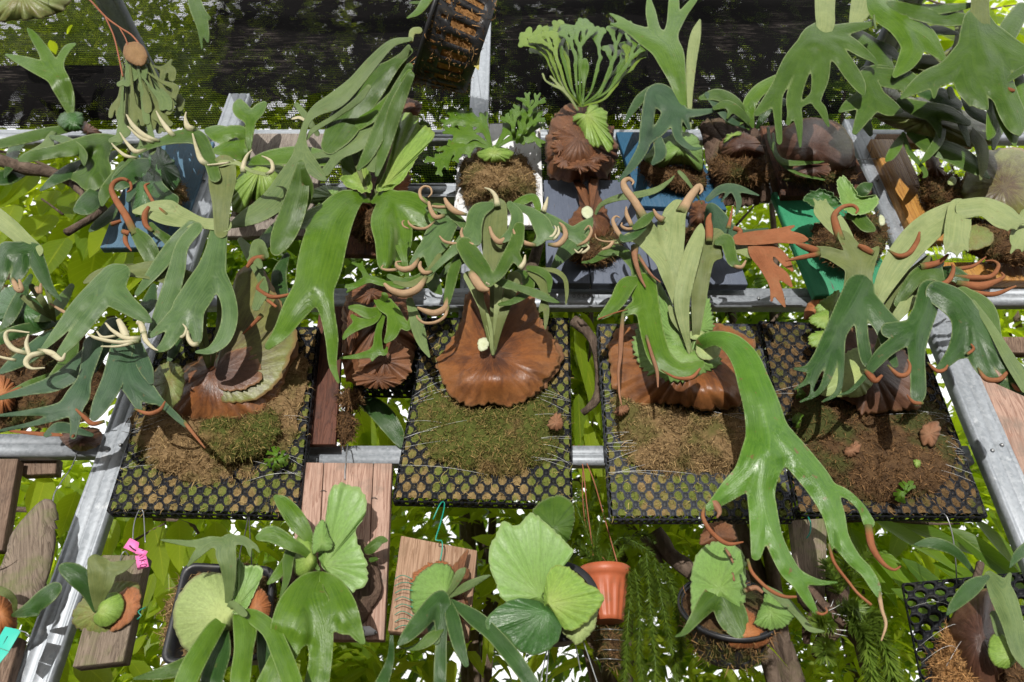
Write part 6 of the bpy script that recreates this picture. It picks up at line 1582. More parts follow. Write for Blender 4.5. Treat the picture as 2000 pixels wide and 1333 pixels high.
# ================= tilted black basket with a hanging staghorn, top centre
f = fern('staghorn with long drooping pale blades hanging out of the tilted black basket', 800, 90, .5)
BC = V(838, 45, .50); m_ = mpp(838, 45, .5)
ax = (V(932, 84, .46) - V(838, 45, .50)).normalized()
vd_ = (BC - Vector((0, -CAM_D, CAM_H))).normalized()
ax = (ax - vd_ * ax.dot(vd_)).normalized() + vd_ * -.03
pot = thing('slotted_basket', 'black plastic slotted basket tilted on its side near the top, moss showing in slots', 'basket', tuple(BC))
def basket(parent, C, ax, r0, r1, h, na=64, nl=11, slots=16, mat='plastic', mossm='moss_tan', diamonds=True, rimw=.012, strand=2600):
    ax = Vector(ax).normalized()
    e1 = ax.cross(Vector((0, 0, 1))); e1 = e1.normalized() if e1.length > .1 else Vector((1, 0, 0))
    e2 = ax.cross(e1).normalized()
    C = Vector(C); vs = []; fs = []
    for i in range(nl + 1):
        t = i / nl; r = r0 + (r1 - r0) * t
        for j in range(na):
            a = 2 * math.pi * j / na
            vs.append(tuple(C + ax * (h * t) + (e1 * math.cos(a) + e2 * math.sin(a)) * r))
    per = na // slots
    for i in range(nl):
        for j in range(na):
            k = j % per
            slot = 4 <= i <= nl - 3 and k in (1, 2)
            dia = diamonds and i == 2 and k == 1
            if slot or dia: continue
            b = i * na
            fs.append((b + j, b + (j + 1) % na, b + na + (j + 1) % na, b + na + j))
    o = link('wall', mesh_np('wall', np.array(vs), fs), M[mat], parent)
    mo = o.modifiers.new("thick", 'SOLIDIFY'); mo.thickness = .0022
    # rolled rim
    ring = [C - ax * .002 + (e1 * math.cos(a) + e2 * math.sin(a)) * (r0 + .003) for a in np.linspace(0, 2 * math.pi, 49)]
    ring2 = [p + ax * rimw for p in ring]
    vs = [tuple(p) for p in ring] + [tuple(p) for p in ring2] + [tuple(p + (p - C).normalized() * .004) for p in ring2] + [tuple(p + (p - C).normalized() * .004) for p in ring]
    n = 49; fs = []
    for q in range(4):
        q2 = (q + 1) % 4
        for j in range(n - 1):
            fs.append((q * n + j, q * n + j + 1, q2 * n + j + 1, q2 * n + j))
    link('rim', mesh_np('rim', np.array(vs), fs), M[mat], parent)
    # base plate
    vs = [tuple(C + ax * h)] + [tuple(C + ax * h + (e1 * math.cos(a) + e2 * math.sin(a)) * r1) for a in np.linspace(0, 2 * math.pi, na, endpoint=False)]
    link('base', mesh_np('base', np.array(vs), [(0, 1 + j, 1 + (j + 1) % na) for j in range(na)]), M[mat], parent)
    if mossm:
        P = []; N = []
        rs = np.random.default_rng(5)
        vs = []; fs = []
        for i in range(15):
            t = .03 + .94 * i / 14; r = (r0 + (r1 - r0) * t) * .978
            for j in range(na):
                a = 2 * math.pi * j / na
                d = e1 * math.cos(a) + e2 * math.sin(a)
                vs.append(tuple(C + ax * (h * t) + d * (r + rs.normal(0, .002)))); N.append(tuple(d))
        for i in range(14):
            for j in range(na):
                b = i * na; fs.append((b + j, b + (j + 1) % na, b + na + (j + 1) % na, b + na + j))
        vs.append(tuple(C + ax * (h * .02))); N.append(tuple(-ax)); c0 = len(vs) - 1
        fs += [(c0, (j + 1) % na, j) for j in range(na)]
        link('moss_filling', mesh_np('moss_filling', np.array(vs), fs), M[mossm], parent, kind='stuff')
        fibres('moss_strands', np.array(vs), np.array(N), strand, .016, .0008, M[mossm + '_f'], parent, seed=77)
    return o
M['moss_or'] = moss_mat('basket_moss_orange', (.20, .095, .03), (.38, .20, .075), (.14, .11, .03), .1)
M['moss_or_f'] = moss_mat('basket_moss_orange_strands', (.19, .09, .032), (.33, .19, .08), (.15, .12, .04), .1, True)
basket(pot, BC, ax, 116 * m_, 98 * m_, 108 * m_, na=100, slots=25, mossm='moss_or')
pot['group'] = ''
del pot['group']
wire('hanger', [(860, -40, .52), (880, -90, .52), (885, -150, .52)], .0012, M['wire'], pot)
wire('hanger', [(935, 100, .45), (915, 40, .45), (890, -150, .5)], .0012, M['wire'], pot)
tg = thing('plant_tag', 'blank yellow plant tag hanging at the bottom edge of the tilted black basket', 'plant tag', tuple(W3(931, 110, .44).tolist()), None)
bx('tag', [(928, 84, .44), (939, 98, .44), (935, 138, .44), (922, 126, .44)], .0008, M['yellowtag'], tg, bevel=0)
F(f, 'green', [(800, 100, 14), (768, 128, 26), (728, 165, 56), (694, 208, 64), (668, 250, 60), (645, 284, 36)], d=(.5, .25), camber=.5)
F(f, 'bright', [(800, 140, 10), (770, 185, 20), (742, 215, 26), (700, 240, 30), (660, 268, 10)], d=(.48, .25))
F(f, 'green', [(800, 130, 14), (775, 180, 24), (748, 240, 30), (720, 300, 24), (700, 330, 8)], d=(.49, .25), camber=.5)
F(f, 'green', [(802, 148, 16), (778, 200, 28), (762, 250, 28), (747, 300, 22), (736, 342, 8)], d=(.50, .25), camber=.5)
F(f, 'grey', [(802, 77, 8), (765, 86, 16), (728, 122, 24), (692, 164, 28), (656, 196, 34), (622, 214, 24), (602, 234, 14), (592, 262, 14), (588, 292, 24), (580, 318, 28)], [(588, 292, 26), (606, 322, 30), (624, 342, 20), (636, 352, 6)], [(584, 312, 28), (566, 348, 44), (541, 386, 48), (511, 411, 42), (482, 426, 32), (450, 442, 10)], d=(.52, .25), camber=.5)
F(f, 'green', [(588, 320, 14), (584, 368, 40), (570, 420, 50), (552, 462, 46), (540, 488, 24)], d=(.44, .25), camber=.5); F(f, 'green', [(592, 330, 10), (600, 370, 26), (588, 410, 22), (575, 440, 8)], d=(.43, .25))
F(f, 'grey', [(798, 92, 9), (778, 130, 26), (757, 180, 44), (738, 225, 56), (727, 258, 56)], [(737, 255, 40), (735, 292, 30), (729, 322, 30)], [(722, 258, 48), (692, 284, 30), (662, 305, 18), (636, 336, 18)], [(690, 282, 28), (650, 298, 16), (604, 308, 9)], d=(.53, .25), camber=.5, k=7)
F(f, 'grey', [(720, 170, 10), (700, 195, 14), (660, 225, 10), (612, 255, 10), (600, 272, 4)], d=(.48, .25))
F(f, 'pale', [(818, 60, 14), (806, 62, 12), (802, 80, 10)], d=(.5, .51)); F(f, 'bright', [(840, -10, 22), (818, 22, 14), (795, 36, 3)], d=(.52, .55)); F(f, 'green', [(850, -12, 16), (838, 4, 10), (800, 6, 4)], d=(.5, .52))
S(f, 'husk', [(780, 215), (795, 195), (825, 205), (812, 225), (800, 230)], (800, 212), .1, .02, ruff=3, na=40, nr=6, name='dry_scale')

# ================= crowded ferns of the upper right corner
f = fern('great forked dark green frond filling the upper right corner', 1915, -10, .55)
F(f, 'olive', [(1913, -40, 40), (1914, 10, 36), (1912, 45, 44)], d=(.54, .56))
F(f, 'green', [(1908, 44, 56), (1916, 84, 88), (1925, 110, 92)], [(1892, 105, 58), (1852, 140, 46), (1812, 156, 38), (1782, 175, 24), (1760, 192, 6)], [(1826, 158, 24), (1824, 190, 7)], [(1884, 122, 56), (1890, 168, 48), (1912, 195, 34), (1927, 212, 8)], [(1893, 172, 34), (1894, 206, 5)], [(1948, 110, 44), (1956, 150, 40), (1966, 195, 50), (1982, 235, 46), (1990, 262, 10)],
  [(1900, 110, 40), (1914, 150, 24), (1940, 178, 30), (1962, 195, 30)], [(1940, 80, 60), (1982, 110, 58), (2030, 125, 50)], d=(.56, .57), k=6, camber=.5)
F(f, 'bright', [(1950, 180, 30), (1962, 220, 38), (1976, 258, 28), (1982, 284, 6)], d=(.54, .53)); F(f, 'bright', [(1938, 190, 18), (1937, 250, 24), (1930, 272, 6)], d=(.5, .5)); F(f, 'green', [(2010, 130, 14), (1985, 145, 14), (1966, 158, 12)], d=(.58, .58)); F(f, 'bright', [(1990, 150, 20), (1998, 210, 24), (1990, 260, 10)], d=(.5, .5))
T(f, 'rust', .57, (1965, 172, 8), (1972, 177, 14), (1982, 178, 6))
wire('hanger', [(1913, -40, .54), (1920, -140, .52)], .0012, M['wire'], f)
f = fern('yellow-green forked blades arching right from the top edge beside the right rafter', 1700, -20, .42)
F(f, 'bright', [(1694, -20, 36), (1722, 14, 58), (1760, 44, 58), (1782, 86, 48), (1772, 118, 38), (1748, 147, 12)], [(1752, 36, 42), (1800, 70, 48), (1826, 96, 28), (1848, 122, 6)], d=(.42, .46), camber=.5)
F(f, 'pale', [(1690, -20, 48), (1680, 20, 40), (1664, 52, 14)], d=(.43, .44)); F(f, 'green', [(1738, 14, 26), (1800, 20, 24), (1868, 15, 16), (1912, 7, 5)], d=(.46, .48)); F(f, 'green', [(1760, 20, 24), (1830, 35, 30), (1880, 38, 24), (1908, 40, 6)], d=(.45, .47))
F(f, 'green', [(1735, 135, 12), (1710, 142, 30), (1692, 160, 44), (1702, 192, 46), (1684, 230, 28), (1670, 258, 12)], [(1705, 190, 40), (1735, 210, 34), (1760, 218, 8)], [(1690, 190, 34), (1660, 205, 24), (1640, 218, 6)], d=(.40, .44), camber=.5)
F(f, 'green', [(1690, 142, 26), (1730, 152, 38), (1770, 158, 40), (1792, 168, 22)], [(1760, 155, 30), (1768, 178, 10)], d=(.42, .41), camber=.5)
wire('hanger', [(1690, -20, .43), (1690, -130, .43)], .0012, M['wire'], f)
f = fern('olive shield fern with overlapping broad shields under the upper right tangle', 1800, 240, .12)
S(f, 'sh_olive', [(1700, 218), (1740, 196), (1800, 190), (1862, 208), (1922, 240), (1948, 276), (1892, 288), (1830, 282), (1770, 258), (1730, 242)], (1810, 235), .14, .05, ruff=2, ridge=.003)
S(f, 'sh_olive', [(1700, 190), (1725, 172), (1750, 176), (1765, 200), (1740, 212), (1710, 208)], (1735, 194), .2, .02, ruff=1, ridge=.002); S(f, 'sh_olive', [(1768, 135), (1800, 108), (1830, 112), (1838, 130), (1800, 146)], (1806, 130), .3, .02, ruff=1.5, ridge=.003)
S(f, 'sh_olive', [(1860, 90), (1880, 65), (1884, 100), (1860, 112), (1835, 110)], (1866, 94), .3, .02, ruff=1, na=50, nr=6)
F(f, 'green', [(1775, 262, 10), (1810, 282, 30), (1860, 300, 40), (1898, 322, 34), (1932, 348, 5)], d=(.16, .24), camber=.5)
F(f, 'bright', [(1765, 262, 6), (1752, 285, 20), (1740, 304, 18), (1731, 314, 6)], d=(.18, .24)); F(f, 'green', [(1764, 262, 9), (1776, 296, 10), (1797, 322, 9), (1808, 340, 10), (1803, 347, 4)], d=(.18, .24)); F(f, 'dark', [(1800, 180, 20), (1840, 190, 34), (1870, 205, 20)], d=(.25, .28)); F(f, 'dark', [(1880, 190, 10), (1900, 215, 26), (1930, 235, 20)], d=(.25, .28))
F(f, 'green', [(1855, 175, 12), (1870, 220, 18), (1885, 260, 14), (1892, 285, 6)], d=(.28, .26))

for args, m_, dd in ((([(1660, 60, 20), (1700, 90, 34), (1730, 130, 30), (1735, 165, 12)], [(1700, 90, 30), (1735, 100, 24), (1760, 118, 8)]), 'green', (.30, .33)), (([(1780, 120, 24), (1830, 128, 36), (1880, 150, 30), (1905, 172, 10)],), 'olive', (.33, .36)),
                     (([(1760, 200, 20), (1800, 215, 34), (1850, 222, 30), (1890, 240, 14)], [(1810, 216, 26), (1830, 245, 18), (1836, 268, 6)]), 'green', (.24, .3)), (([(1870, 20, 20), (1880, 70, 30), (1868, 110, 26), (1850, 140, 8)],), 'olive', (.36, .4)),
                     (([(1995, 20, 30), (1970, 60, 40), (1950, 100, 30), (1945, 130, 10)],), 'green', (.44, .48)), (([(2010, 190, 30), (1975, 215, 36), (1950, 250, 26), (1940, 290, 8)],), 'green', (.3, .36)), (([(1840, 230, 14), (1835, 270, 20), (1815, 300, 16), (1800, 318, 5)],), 'green', (.2, .26)),
                     (([(1700, 262, 10), (1690, 240, 22), (1668, 215, 22), (1650, 205, 6)], [(1690, 235, 18), (1702, 210, 14), (1720, 205, 5)]), 'green', (.2, .28)), (([(1895, 255, 16), (1915, 285, 26), (1920, 320, 20), (1915, 350, 6)],), 'olive', (.2, .26)), (([(1740, 60, 14), (1790, 70, 22), (1830, 60, 20), (1870, 66, 6)],), 'green', (.38, .4))):
    F(f, m_, *args, d=dd, camber=.5, und=.007)
f = fern('fern with a blotched green and purple-brown shield on dark moss at the right edge', 1950, 380, .05)
MB(f, 'moss_dk', [(1798, 345), (1830, 336), (1872, 344), (1887, 370), (1882, 406), (1852, 417), (1820, 421), (1802, 392)], (1845, 378), .03, .07, 2600)
S(f, 'sh_mix', [(1872, 382), (1884, 342), (1920, 302), (2000, 290), (2060, 330), (2060, 420), (1985, 442), (1920, 422), (1882, 406)], (1960, 365), .08, .06, ruff=3, ruffn=36)
MB(f, 'moss_dk', [(1870, 440), (1900, 425), (2000, 440), (2060, 470), (2040, 520), (1930, 510), (1880, 480)], (1970, 470), .03, .05, 2200)
S(f, 'sh_olive', [(1884, 456), (1900, 440), (1934, 450), (1938, 475), (1902, 490), (1886, 480)], (1910, 464), .09, .004, lump=.0006, ridge=.0002, ruff=1, na=50, nr=7); S(f, 'sh_pale', [(1850, 355), (1860, 345), (1868, 352), (1864, 362), (1852, 361)], (1859, 353), .12, .004, lump=.0006, ridge=.0002, na=30, nr=4, ruff=.5, name='new_shield')
S(f, 'husk', [(1812, 340), (1808, 300), (1822, 290), (1836, 320), (1850, 345)], (1826, 325), .06, .02, ruff=3, na=44, nr=6, name='dry_scale')

# amber timber frame with wire mesh
t = thing('mesh_frame', 'varnished amber timber frame backed with square wire mesh at the right', 'timber frame', tuple(W3(1800, 480, 0).tolist()))
bx('frame_bar', [(1700, 272, .02), (1744, 272, .02), (1832, 470, .02), (1790, 470, .02)], .035, M['w_amber'], t)
bx('frame_bar', [(1738, 278, .008), (1762, 278, .008), (1850, 470, .008), (1828, 470, .008)], .03, M['w_amber'], t)
bx('frame_bar', [(1712, 262, .0), (1900, 262, .0), (1905, 280, .0), (1722, 280, .0)], .03, M['w_cedar'], t)
bx('frame_bar', [(1800, 512, .01), (2100, 512, .01), (2110, 548, .01), (1818, 548, .01)], .035, M['w_amber'], t)
for i in range(17):
    a = i / 16
    wire('mesh_wire', [(1745 + 150 * a, 284, -.01), (1790 + 160 * a, 400, -.01), (1830 + 165 * a, 510, -.01)], .0006, M['wire'], t, nseg=4, step=60)
for i in range(18):
    a = i / 17
    wire('mesh_wire', [(1745 + 85 * a, 284 + 226 * a, -.012), (1900 + 100 * a, 284 + 226 * a, -.012)], .0006, M['wire'], t, nseg=4, step=80)
t2 = thing('cable_tie', 'thin black cable tie strapped round the right steel upright', 'cable tie', tuple(W3(1700, 312, .01).tolist()))
wire('strap', [(1666, 313, .006), (1680, 312, .012), (1712, 311, .012), (1718, 310, .0)], .0014, M['dkwire'], t2); wire('tail', [(1694, 311, .013), (1700, 298, .02), (1703, 288, .03)], .001, M['dkwire'], t2)

# ================= left edge: frond from outside the picture
f = fern('pale stalked frond with dark drooping fingers coming in at the left edge', -15, 415, .4)
F(f, 'pale', [(-40, 400, 40), (18, 443, 34), (48, 470, 30), (72, 490, 26)], d=(.4, .45), camber=.5)
o = F(f, 'dark', [(70, 488, 22), (45, 492, 40), (15, 494, 40)], [(14, 492, 38), (4, 530, 30), (-6, 572, 12)], [(45, 494, 36), (40, 525, 32), (28, 548, 18)], [(66, 492, 34), (80, 528, 30), (97, 562, 18), (120, 588, 4)], d=(.45, .46), camber=.6, k=6)
T(o, 'tan', .465, (24, 543, 9), (34, 564, 17), (42, 566, 14), (38, 546, 6)); T(o, 'tan', .465, (71, 560, 13), (78, 571, 13), (80, 554, 5))
for a in (([(104, 625, 5), (84, 590, 14), (62, 560, 12)],), ([(108, 628, 5), (100, 595, 10), (90, 560, 8)],), ([(100, 622, 5), (70, 600, 14), (44, 580, 10)],)):
    F(f, 'olive', *a, d=(.2, .35))
S(f, 'sh_dgreen', [(-10, 580), (20, 560), (60, 580), (100, 610), (90, 640), (40, 640), (-10, 620)], (45, 605), .1, .03, ruff=2)
f = fern('dark blades and rust tips before a shadowed moss mound at the left edge', 60, 760, -.02)
MB(f, 'moss_dk', [(-30, 690), (60, 660), (150, 650), (205, 700), (195, 790), (140, 832), (40, 834), (-30, 822)], (80, 745), -.06, .05, 2500)
F(f, 'teal', [(222, 640, 40), (172, 702, 44), (112, 746, 34), (60, 762, 20), (0, 778, 8)], d=(.2, .26), camber=.5)
o = F(f, 'green', [(110, 730, 10), (60, 750, 16), (20, 770, 14)], d=(.1, .15)); T(o, 'rust', .15, (45, 757, 11), (20, 768, 14), (-6, 780, 12))
S(f, 'sh_dark', [(118, 850), (150, 836), (194, 840), (196, 868), (162, 880), (130, 872)], (158, 856), .0, .04, ruff=1)
S(f, 'sh_rust', [(-20, 740), (10, 735), (30, 760), (25, 800), (-20, 805)], (5, 770), .0, .03, ruff=3)
F(f, 'green', [(30, 600, 10), (10, 640, 20), (-20, 680, 20)], d=(.05, .1)); F(f, 'teal', [(180, 850, 8), (120, 835, 22), (90, 850, 10)], d=(.06, .1)); F(f, 'rust', [(120, 850, 6), (80, 848, 8), (20, 842, 5)], d=(.1, .1))

f = fern('tangle of dark and blue-green blades crowding the left edge below the pale stalk', 100, 640, .05)
for args, m_, dd in ((([(130, 640, 10), (95, 660, 26), (60, 690, 34), (25, 712, 24), (0, 728, 8)],), 'teal', (.08, .2)), (([(120, 630, 8), (70, 640, 22), (30, 650, 26), (-10, 668, 20)],), 'dark', (.06, .16)), (([(150, 650, 10), (140, 690, 26), (120, 725, 30), (92, 752, 16), (80, 764, 5)],), 'green', (.08, .2)),
                     (([(60, 540, 10), (40, 580, 24), (20, 620, 24), (6, 640, 8)],), 'dark', (.1, .18)), (([(140, 560, 12), (120, 590, 24), (96, 616, 22), (70, 626, 8)],), 'green', (.06, .14)), (([(260, 520, 10), (225, 530, 24), (190, 540, 22), (165, 552, 6)],), 'olive', (.08, .16)),
                     (([(300, 560, 12), (292, 590, 28), (275, 612, 20), (262, 625, 6)],), 'dark', (.06, .14)), (([(230, 640, 12), (205, 665, 30), (190, 700, 26), (186, 725, 8)],), 'dark', (.08, .2)), (([(330, 600, 12), (345, 640, 28), (340, 680, 24), (330, 705, 8)],), 'dark', (.06, .12)),
                     (([(470, 470, 12), (492, 500, 26), (505, 530, 20), (508, 552, 6)],), 'grey', (.1, .18)), (([(540, 440, 14), (520, 470, 28), (500, 490, 16)],), 'dark', (.04, .1)), (([(560, 500, 12), (545, 540, 30), (552, 585, 26), (560, 610, 8)],), 'dark', (.03, .08))):
    F(f, m_, *args, d=dd, camber=.5, und=.007)

# ================= bottom row
def slab(name, outline, d, th, mat, parent, bev=.004, bulge=.01, lump=.008, na=70):
    """an irregular slab of wood cut to an outline, with a weathered uneven face"""
    c = np.array(outline, float).mean(0)
    return shield(name, outline, c, d, bulge, mat, parent, nr=16, na=na, ruff=1.5, ruffn=44, ridge=.0003, lump=lump * .5, thick=th, power=3, planar=True)

t = thing('driftwood_board', 'pointed grey driftwood slab hung on wire at the far lower left', 'driftwood', tuple(W3(55, 1150, .06).tolist()), 'mounting boards on the frame')
slab('slab', [(94, 985), (104, 995), (100, 1037), (93, 1092), (70, 1168), (34, 1204), (-15, 1215), (-20, 1150), (-5, 1135), (20, 1106), (38, 1050), (62, 1016)], .06, .035, M['drift'], t)
wire('hanger', [(154, 878, -.01), (140, 912, .0), (118, 945, .03), (106, 965, .06), (102, 985, .075), (88, 1005, .085), (60, 1034, .085)], .0013, M['wire'], t)
f = fern('small fern with one dark strap and dry orange shield at the lower left corner', 25, 1195, .09)
S(f, 'sh_rust', [(-25, 1150), (8, 1158), (26, 1178), (32, 1200), (26, 1232), (-20, 1248)], (0, 1198), .085, .04, ruff=2)
F(f, 'dark', [(26, 1202, 8), (55, 1192, 26), (88, 1167, 34), (108, 1150, 26), (114, 1147, 10)], [(60, 1192, 24), (72, 1198, 12)], d=(.11, .2), camber=.5); F(f, 'olive', [(30, 1195, 8), (26, 1170, 14), (4, 1155, 18), (-20, 1152, 14)], d=(.11, .17))
t = thing('name_tag', 'blank teal plastic loop tag tied to the driftwood at the lower left edge', 'plant tag', tuple(W3(25, 1260, .12).tolist()))
bx('tag', [(10, 1224, .12), (42, 1231, .12), (18, 1272, .125), (-12, 1262, .125)], .0012, M['tealtag'], t, bevel=.0004); bx('tag_tail', [(-12, 1263, .124), (18, 1273, .124), (-4, 1300, .127), (-20, 1285, .127)], .0012, M['tealtag'], t, bevel=.0004)
wire('slot_line', [(15, 1243, .1225), (5, 1262, .1225)], .0009, M['ink'], t); wire('tie', [(38, 1232, .12), (52, 1236, .125), (58, 1244, .12), (50, 1240, .11)], .0011, M['wire'], t)
board('weathered timber stub in the very bottom left corner', [(-40, 1245, .02), (40, 1245, .02), (10, 1345, .03), (-60, 1345, .03)], .03, M['w_brown'])

f = fern('small fern on the tagged weathered board, coiled lime shield and blotched leathery blades', 188, 1195, .11)
S(f, 'sh_olive', [(140, 1215), (150, 1185), (180, 1160), (205, 1142), (230, 1135), (266, 1138), (277, 1165), (270, 1200), (240, 1229), (205, 1239), (165, 1236)], (192, 1196), .10, .02, ruff=2, label='older olive shield turning orange')
S(f, 'sh_rust', [(232, 1160), (262, 1146), (275, 1165), (268, 1198), (240, 1226), (212, 1234), (232, 1210)], (250, 1185), .118, .008, ruff=1.5, ridge=.001, na=56, nr=7)
S(f, 'sh_lime', [(183, 1205), (190, 1195), (196, 1176), (210, 1160), (232, 1159), (243, 1180), (235, 1206), (210, 1224), (188, 1220)], (196, 1193), .125, .02, ruff=.6, ridge=.0006)
F(f, 'dark', [(185, 1194, 6), (172, 1152, 32), (152, 1126, 44), (128, 1112, 26), (120, 1110, 8)], d=(.13, .21), camber=.5)
F(f, 'olive', [(188, 1192, 6), (194, 1152, 38), (198, 1120, 54), (186, 1098, 30)], [(204, 1115, 30), (236, 1108, 24), (264, 1095, 5)], d=(.13, .23), camber=.5)
wire('tie_line', [(268, 1210, .13), (276, 1202, .13), (270, 1195, .13), (285, 1186, .12)], .0011, M['tealwire'], f); wire('hanger', [(235, 1100, .09), (238, 1083, .1), (245, 1077, .1), (252, 1086, .09)], .0012, M['wire'], f)
wire('hanger', [(262, 1082, .1), (260, 1050, .1), (263, 1020, .09), (272, 997, .07), (280, 1000, .06), (284, 1060, .09)], .0012, M['wire'], f)
t = thing('pink_tags', 'two crumpled bright pink label tags with handwriting on a wire', 'plant tag', tuple(W3(265, 1080, .12).tolist()))
bx('tag', [(254, 1051, .12), (272, 1060, .12), (268, 1082, .122), (241, 1070, .122)], .0006, M['pink'], t, bevel=0); bx('tag', [(268, 1070, .124), (289, 1077, .124), (284, 1086, .124), (264, 1082, .124)], .0006, M['pink'], t, bevel=0); bx('tag', [(264, 1086, .122), (285, 1083, .122), (291, 1107, .124), (269, 1114, .124)], .0006, M['pink'], t, bevel=0)
for st in ([(272, 1087), (278, 1083)], [(273, 1091), (281, 1087)], [(272, 1095.5), (286, 1092)], [(276, 1099), (279, 1094), (282, 1097)], [(280 + 6.5 * math.cos(q) + 1.0 * math.sin(q), 1105 + 2.6 * math.sin(q) - 1.6 * math.cos(q)) for q in np.linspace(0, 6.28, 11)], [(277, 1076.5), (281, 1074.5)]):
    wire('handwriting', [(x, y, .1255) for x, y in st], .0006, M['ink'], t, nseg=4, step=2)
wire('slot', [(253, 1066, .1225), (259, 1072, .1225), (266, 1076, .1225)], .0016, M['ink'], t, nseg=5, step=2)

# black tray pot
t = thing('tray_pot', 'black rectangular plastic tray hung tilted, filled with brown moss', 'pot', tuple(W3(420, 1250, .08).tolist()))
rim = [(360, 1100, .10), (540, 1108, .10), (520, 1290, .13), (312, 1300, .13)]
def rectrim(parent, c, w, th, mat):
    P = np.array([W3(*k) for k in c]); n = len(P); cen = P.mean(0)
    nrm = np.cross(P[1] - P[0], P[3] - P[0]); nrm /= np.linalg.norm(nrm)
    if nrm[1] > 0: nrm = -nrm
    # rounded outline
    pts = []
    for i in range(n):
        a, b, c2 = P[i - 1], P[i], P[(i + 1) % n]
        u = (a - b) / np.linalg.norm(a - b); v = (c2 - b) / np.linalg.norm(c2 - b); r = .028
        for s in np.linspace(0, 1, 7):
            pts.append(b + u * r * (1 - s) ** 2 + v * r * s ** 2)
    pts = np.array(pts); m = len(pts)
    inw = cen - pts; inw /= np.linalg.norm(inw, axis=1, keepdims=True)
    rings = [pts + nrm * 0, pts + nrm * .004, pts + inw * w * .5 + nrm * .006, pts + inw * w + nrm * .003, pts + inw * (w + .006) - nrm * .02, pts + inw * (w + .02) - nrm * th]
    Vv = np.vstack(rings + [np.array([cen - nrm * th])]); fs = []
    for k in range(len(rings) - 1):
        for j in range(m):
            fs.append((k * m + j, k * m + (j + 1) % m, (k + 1) * m + (j + 1) % m, (k + 1) * m + j))
    fs += [((len(rings) - 1) * m + j, (len(rings) - 1) * m + (j + 1) % m, len(Vv) - 1) for j in range(m)]
    # outside skirt
    b0 = len(Vv); Vv = np.vstack([Vv, pts, pts + inw * .012 - nrm * th])
    fs += [(b0 + j, b0 + (j + 1) % m, b0 + m + (j + 1) % m, b0 + m + j) for j in range(m)]
    return link('shell', mesh_np('shell', Vv, fs), mat, parent)
rectrim(t, rim, .014, .06, M['plastic'])
MB(t, 'moss_tan', [(372, 1116), (525, 1122), (508, 1275), (325, 1285)], (430, 1200), .075, .03, 3800, name='moss_filling')
wire('hanger', [(485, 1010, .05), (478, 1045, .06), (470, 1075, .08), (467, 1105, .1)], .0013, M['dkwire'], t); wire('hanger', [(487, 1010, .05), (489, 1060, .07), (492, 1108, .1)], .0013, M['dkwire'], t)
f = fern('pale grey-green staghorn with a broad round pale shield in the black tray', 442, 1205, .13)
S(f, 'sh_pale', [(339, 1206), (350, 1162), (378, 1128), (410, 1118), (446, 1123), (482, 1130), (490, 1170), (472, 1200), (452, 1232), (420, 1256), (386, 1281), (360, 1266), (344, 1236)], (442, 1204), .13, .035, ruff=1.2, ridge=.001, ruffn=30)
S(f, 'sh_green', [(455, 1195), (462, 1120), (464, 1090), (480, 1105), (505, 1104), (514, 1118), (500, 1152), (480, 1190)], (466, 1180), .15, .03, ruff=2, ridge=.003, edge_d=.03)
S(f, 'sh_rust', [(480, 1198), (498, 1150), (518, 1158), (530, 1186), (518, 1212), (498, 1216)], (498, 1190), .16, .02, ruff=2)
F(f, 'grey', [(443, 1205, 6), (448, 1152, 19), (446, 1106, 32), (441, 1078, 40), (447, 1056, 26)], [(440, 1064, 26), (412, 1058, 20), (375, 1062, 14), (315, 1055, 4)], [(412, 1060, 18), (388, 1080, 17), (367, 1106, 4)], [(458, 1054, 18), (482, 1060, 15), (489, 1088, 3)], [(470, 1054, 14), (496, 1066, 10), (507, 1080, 3)], d=(.16, .3), k=6, camber=.4)
F(f, 'grey', [(442, 1206, 6), (452, 1180, 12), (468, 1192, 16), (478, 1200, 12)], d=(.16, .24))
F(f, 'bright', [(445, 1206, 10), (422, 1226, 32), (396, 1266, 40), (372, 1310, 44), (352, 1360, 40)], d=(.17, .34), camber=.6)
F(f, 'bright', [(470, 1196, 16), (500, 1208, 32), (530, 1234, 36), (552, 1282, 40), (570, 1330, 40), (580, 1360, 36)], d=(.18, .36), camber=.6); F(f, 'bright', [(462, 1200, 16), (478, 1222, 46), (476, 1270, 38), (470, 1320, 40), (466, 1360, 36)], d=(.18, .34), camber=.6)
F(f, 'dark', [(442, 1230, 10), (432, 1272, 38), (416, 1320, 44), (410, 1360, 40)], d=(.16, .26)); F(f, 'green', [(400, 1272, 20), (370, 1296, 32), (330, 1312, 28), (262, 1326, 5)], d=(.18, .26)); F(f, 'dark', [(510, 1230, 14), (520, 1280, 36), (530, 1350, 30)], d=(.12, .18))

# fern on the pink board
f = fern('glossy bright fern with a tall wavy upright shield on the pinkish three-plank board', 624, 1112, .07)
slab('bark_piece', [(704, 1062), (724, 1098), (735, 1150), (714, 1192), (700, 1216), (686, 1190), (690, 1140), (694, 1090)], .05, .03, M['bark'], f, na=50)
slab('bark_piece', [(562, 1110), (582, 1100), (600, 1120), (602, 1150), (572, 1155), (560, 1135)], .05, .03, M['bark'], f, na=44)
S(f, 'sh_green', [(622, 1088), (631, 1045), (638, 1000), (645, 960), (666, 945), (701, 954), (716, 980), (711, 1012), (696, 1032), (700, 1060), (716, 1096), (719, 1136), (692, 1155), (680, 1164), (664, 1146), (640, 1122)], (634, 1104), .09, .055, ruff=2.5, ridge=.003, ridgen=13, edge_d=.04)
S(f, 'sh_green', [(610, 1082), (613, 1040), (630, 1016), (641, 1040), (650, 1062), (645, 1074), (622, 1078)], (630, 1060), .17, .012, ruff=1.2, ridge=.002, na=60, nr=8)
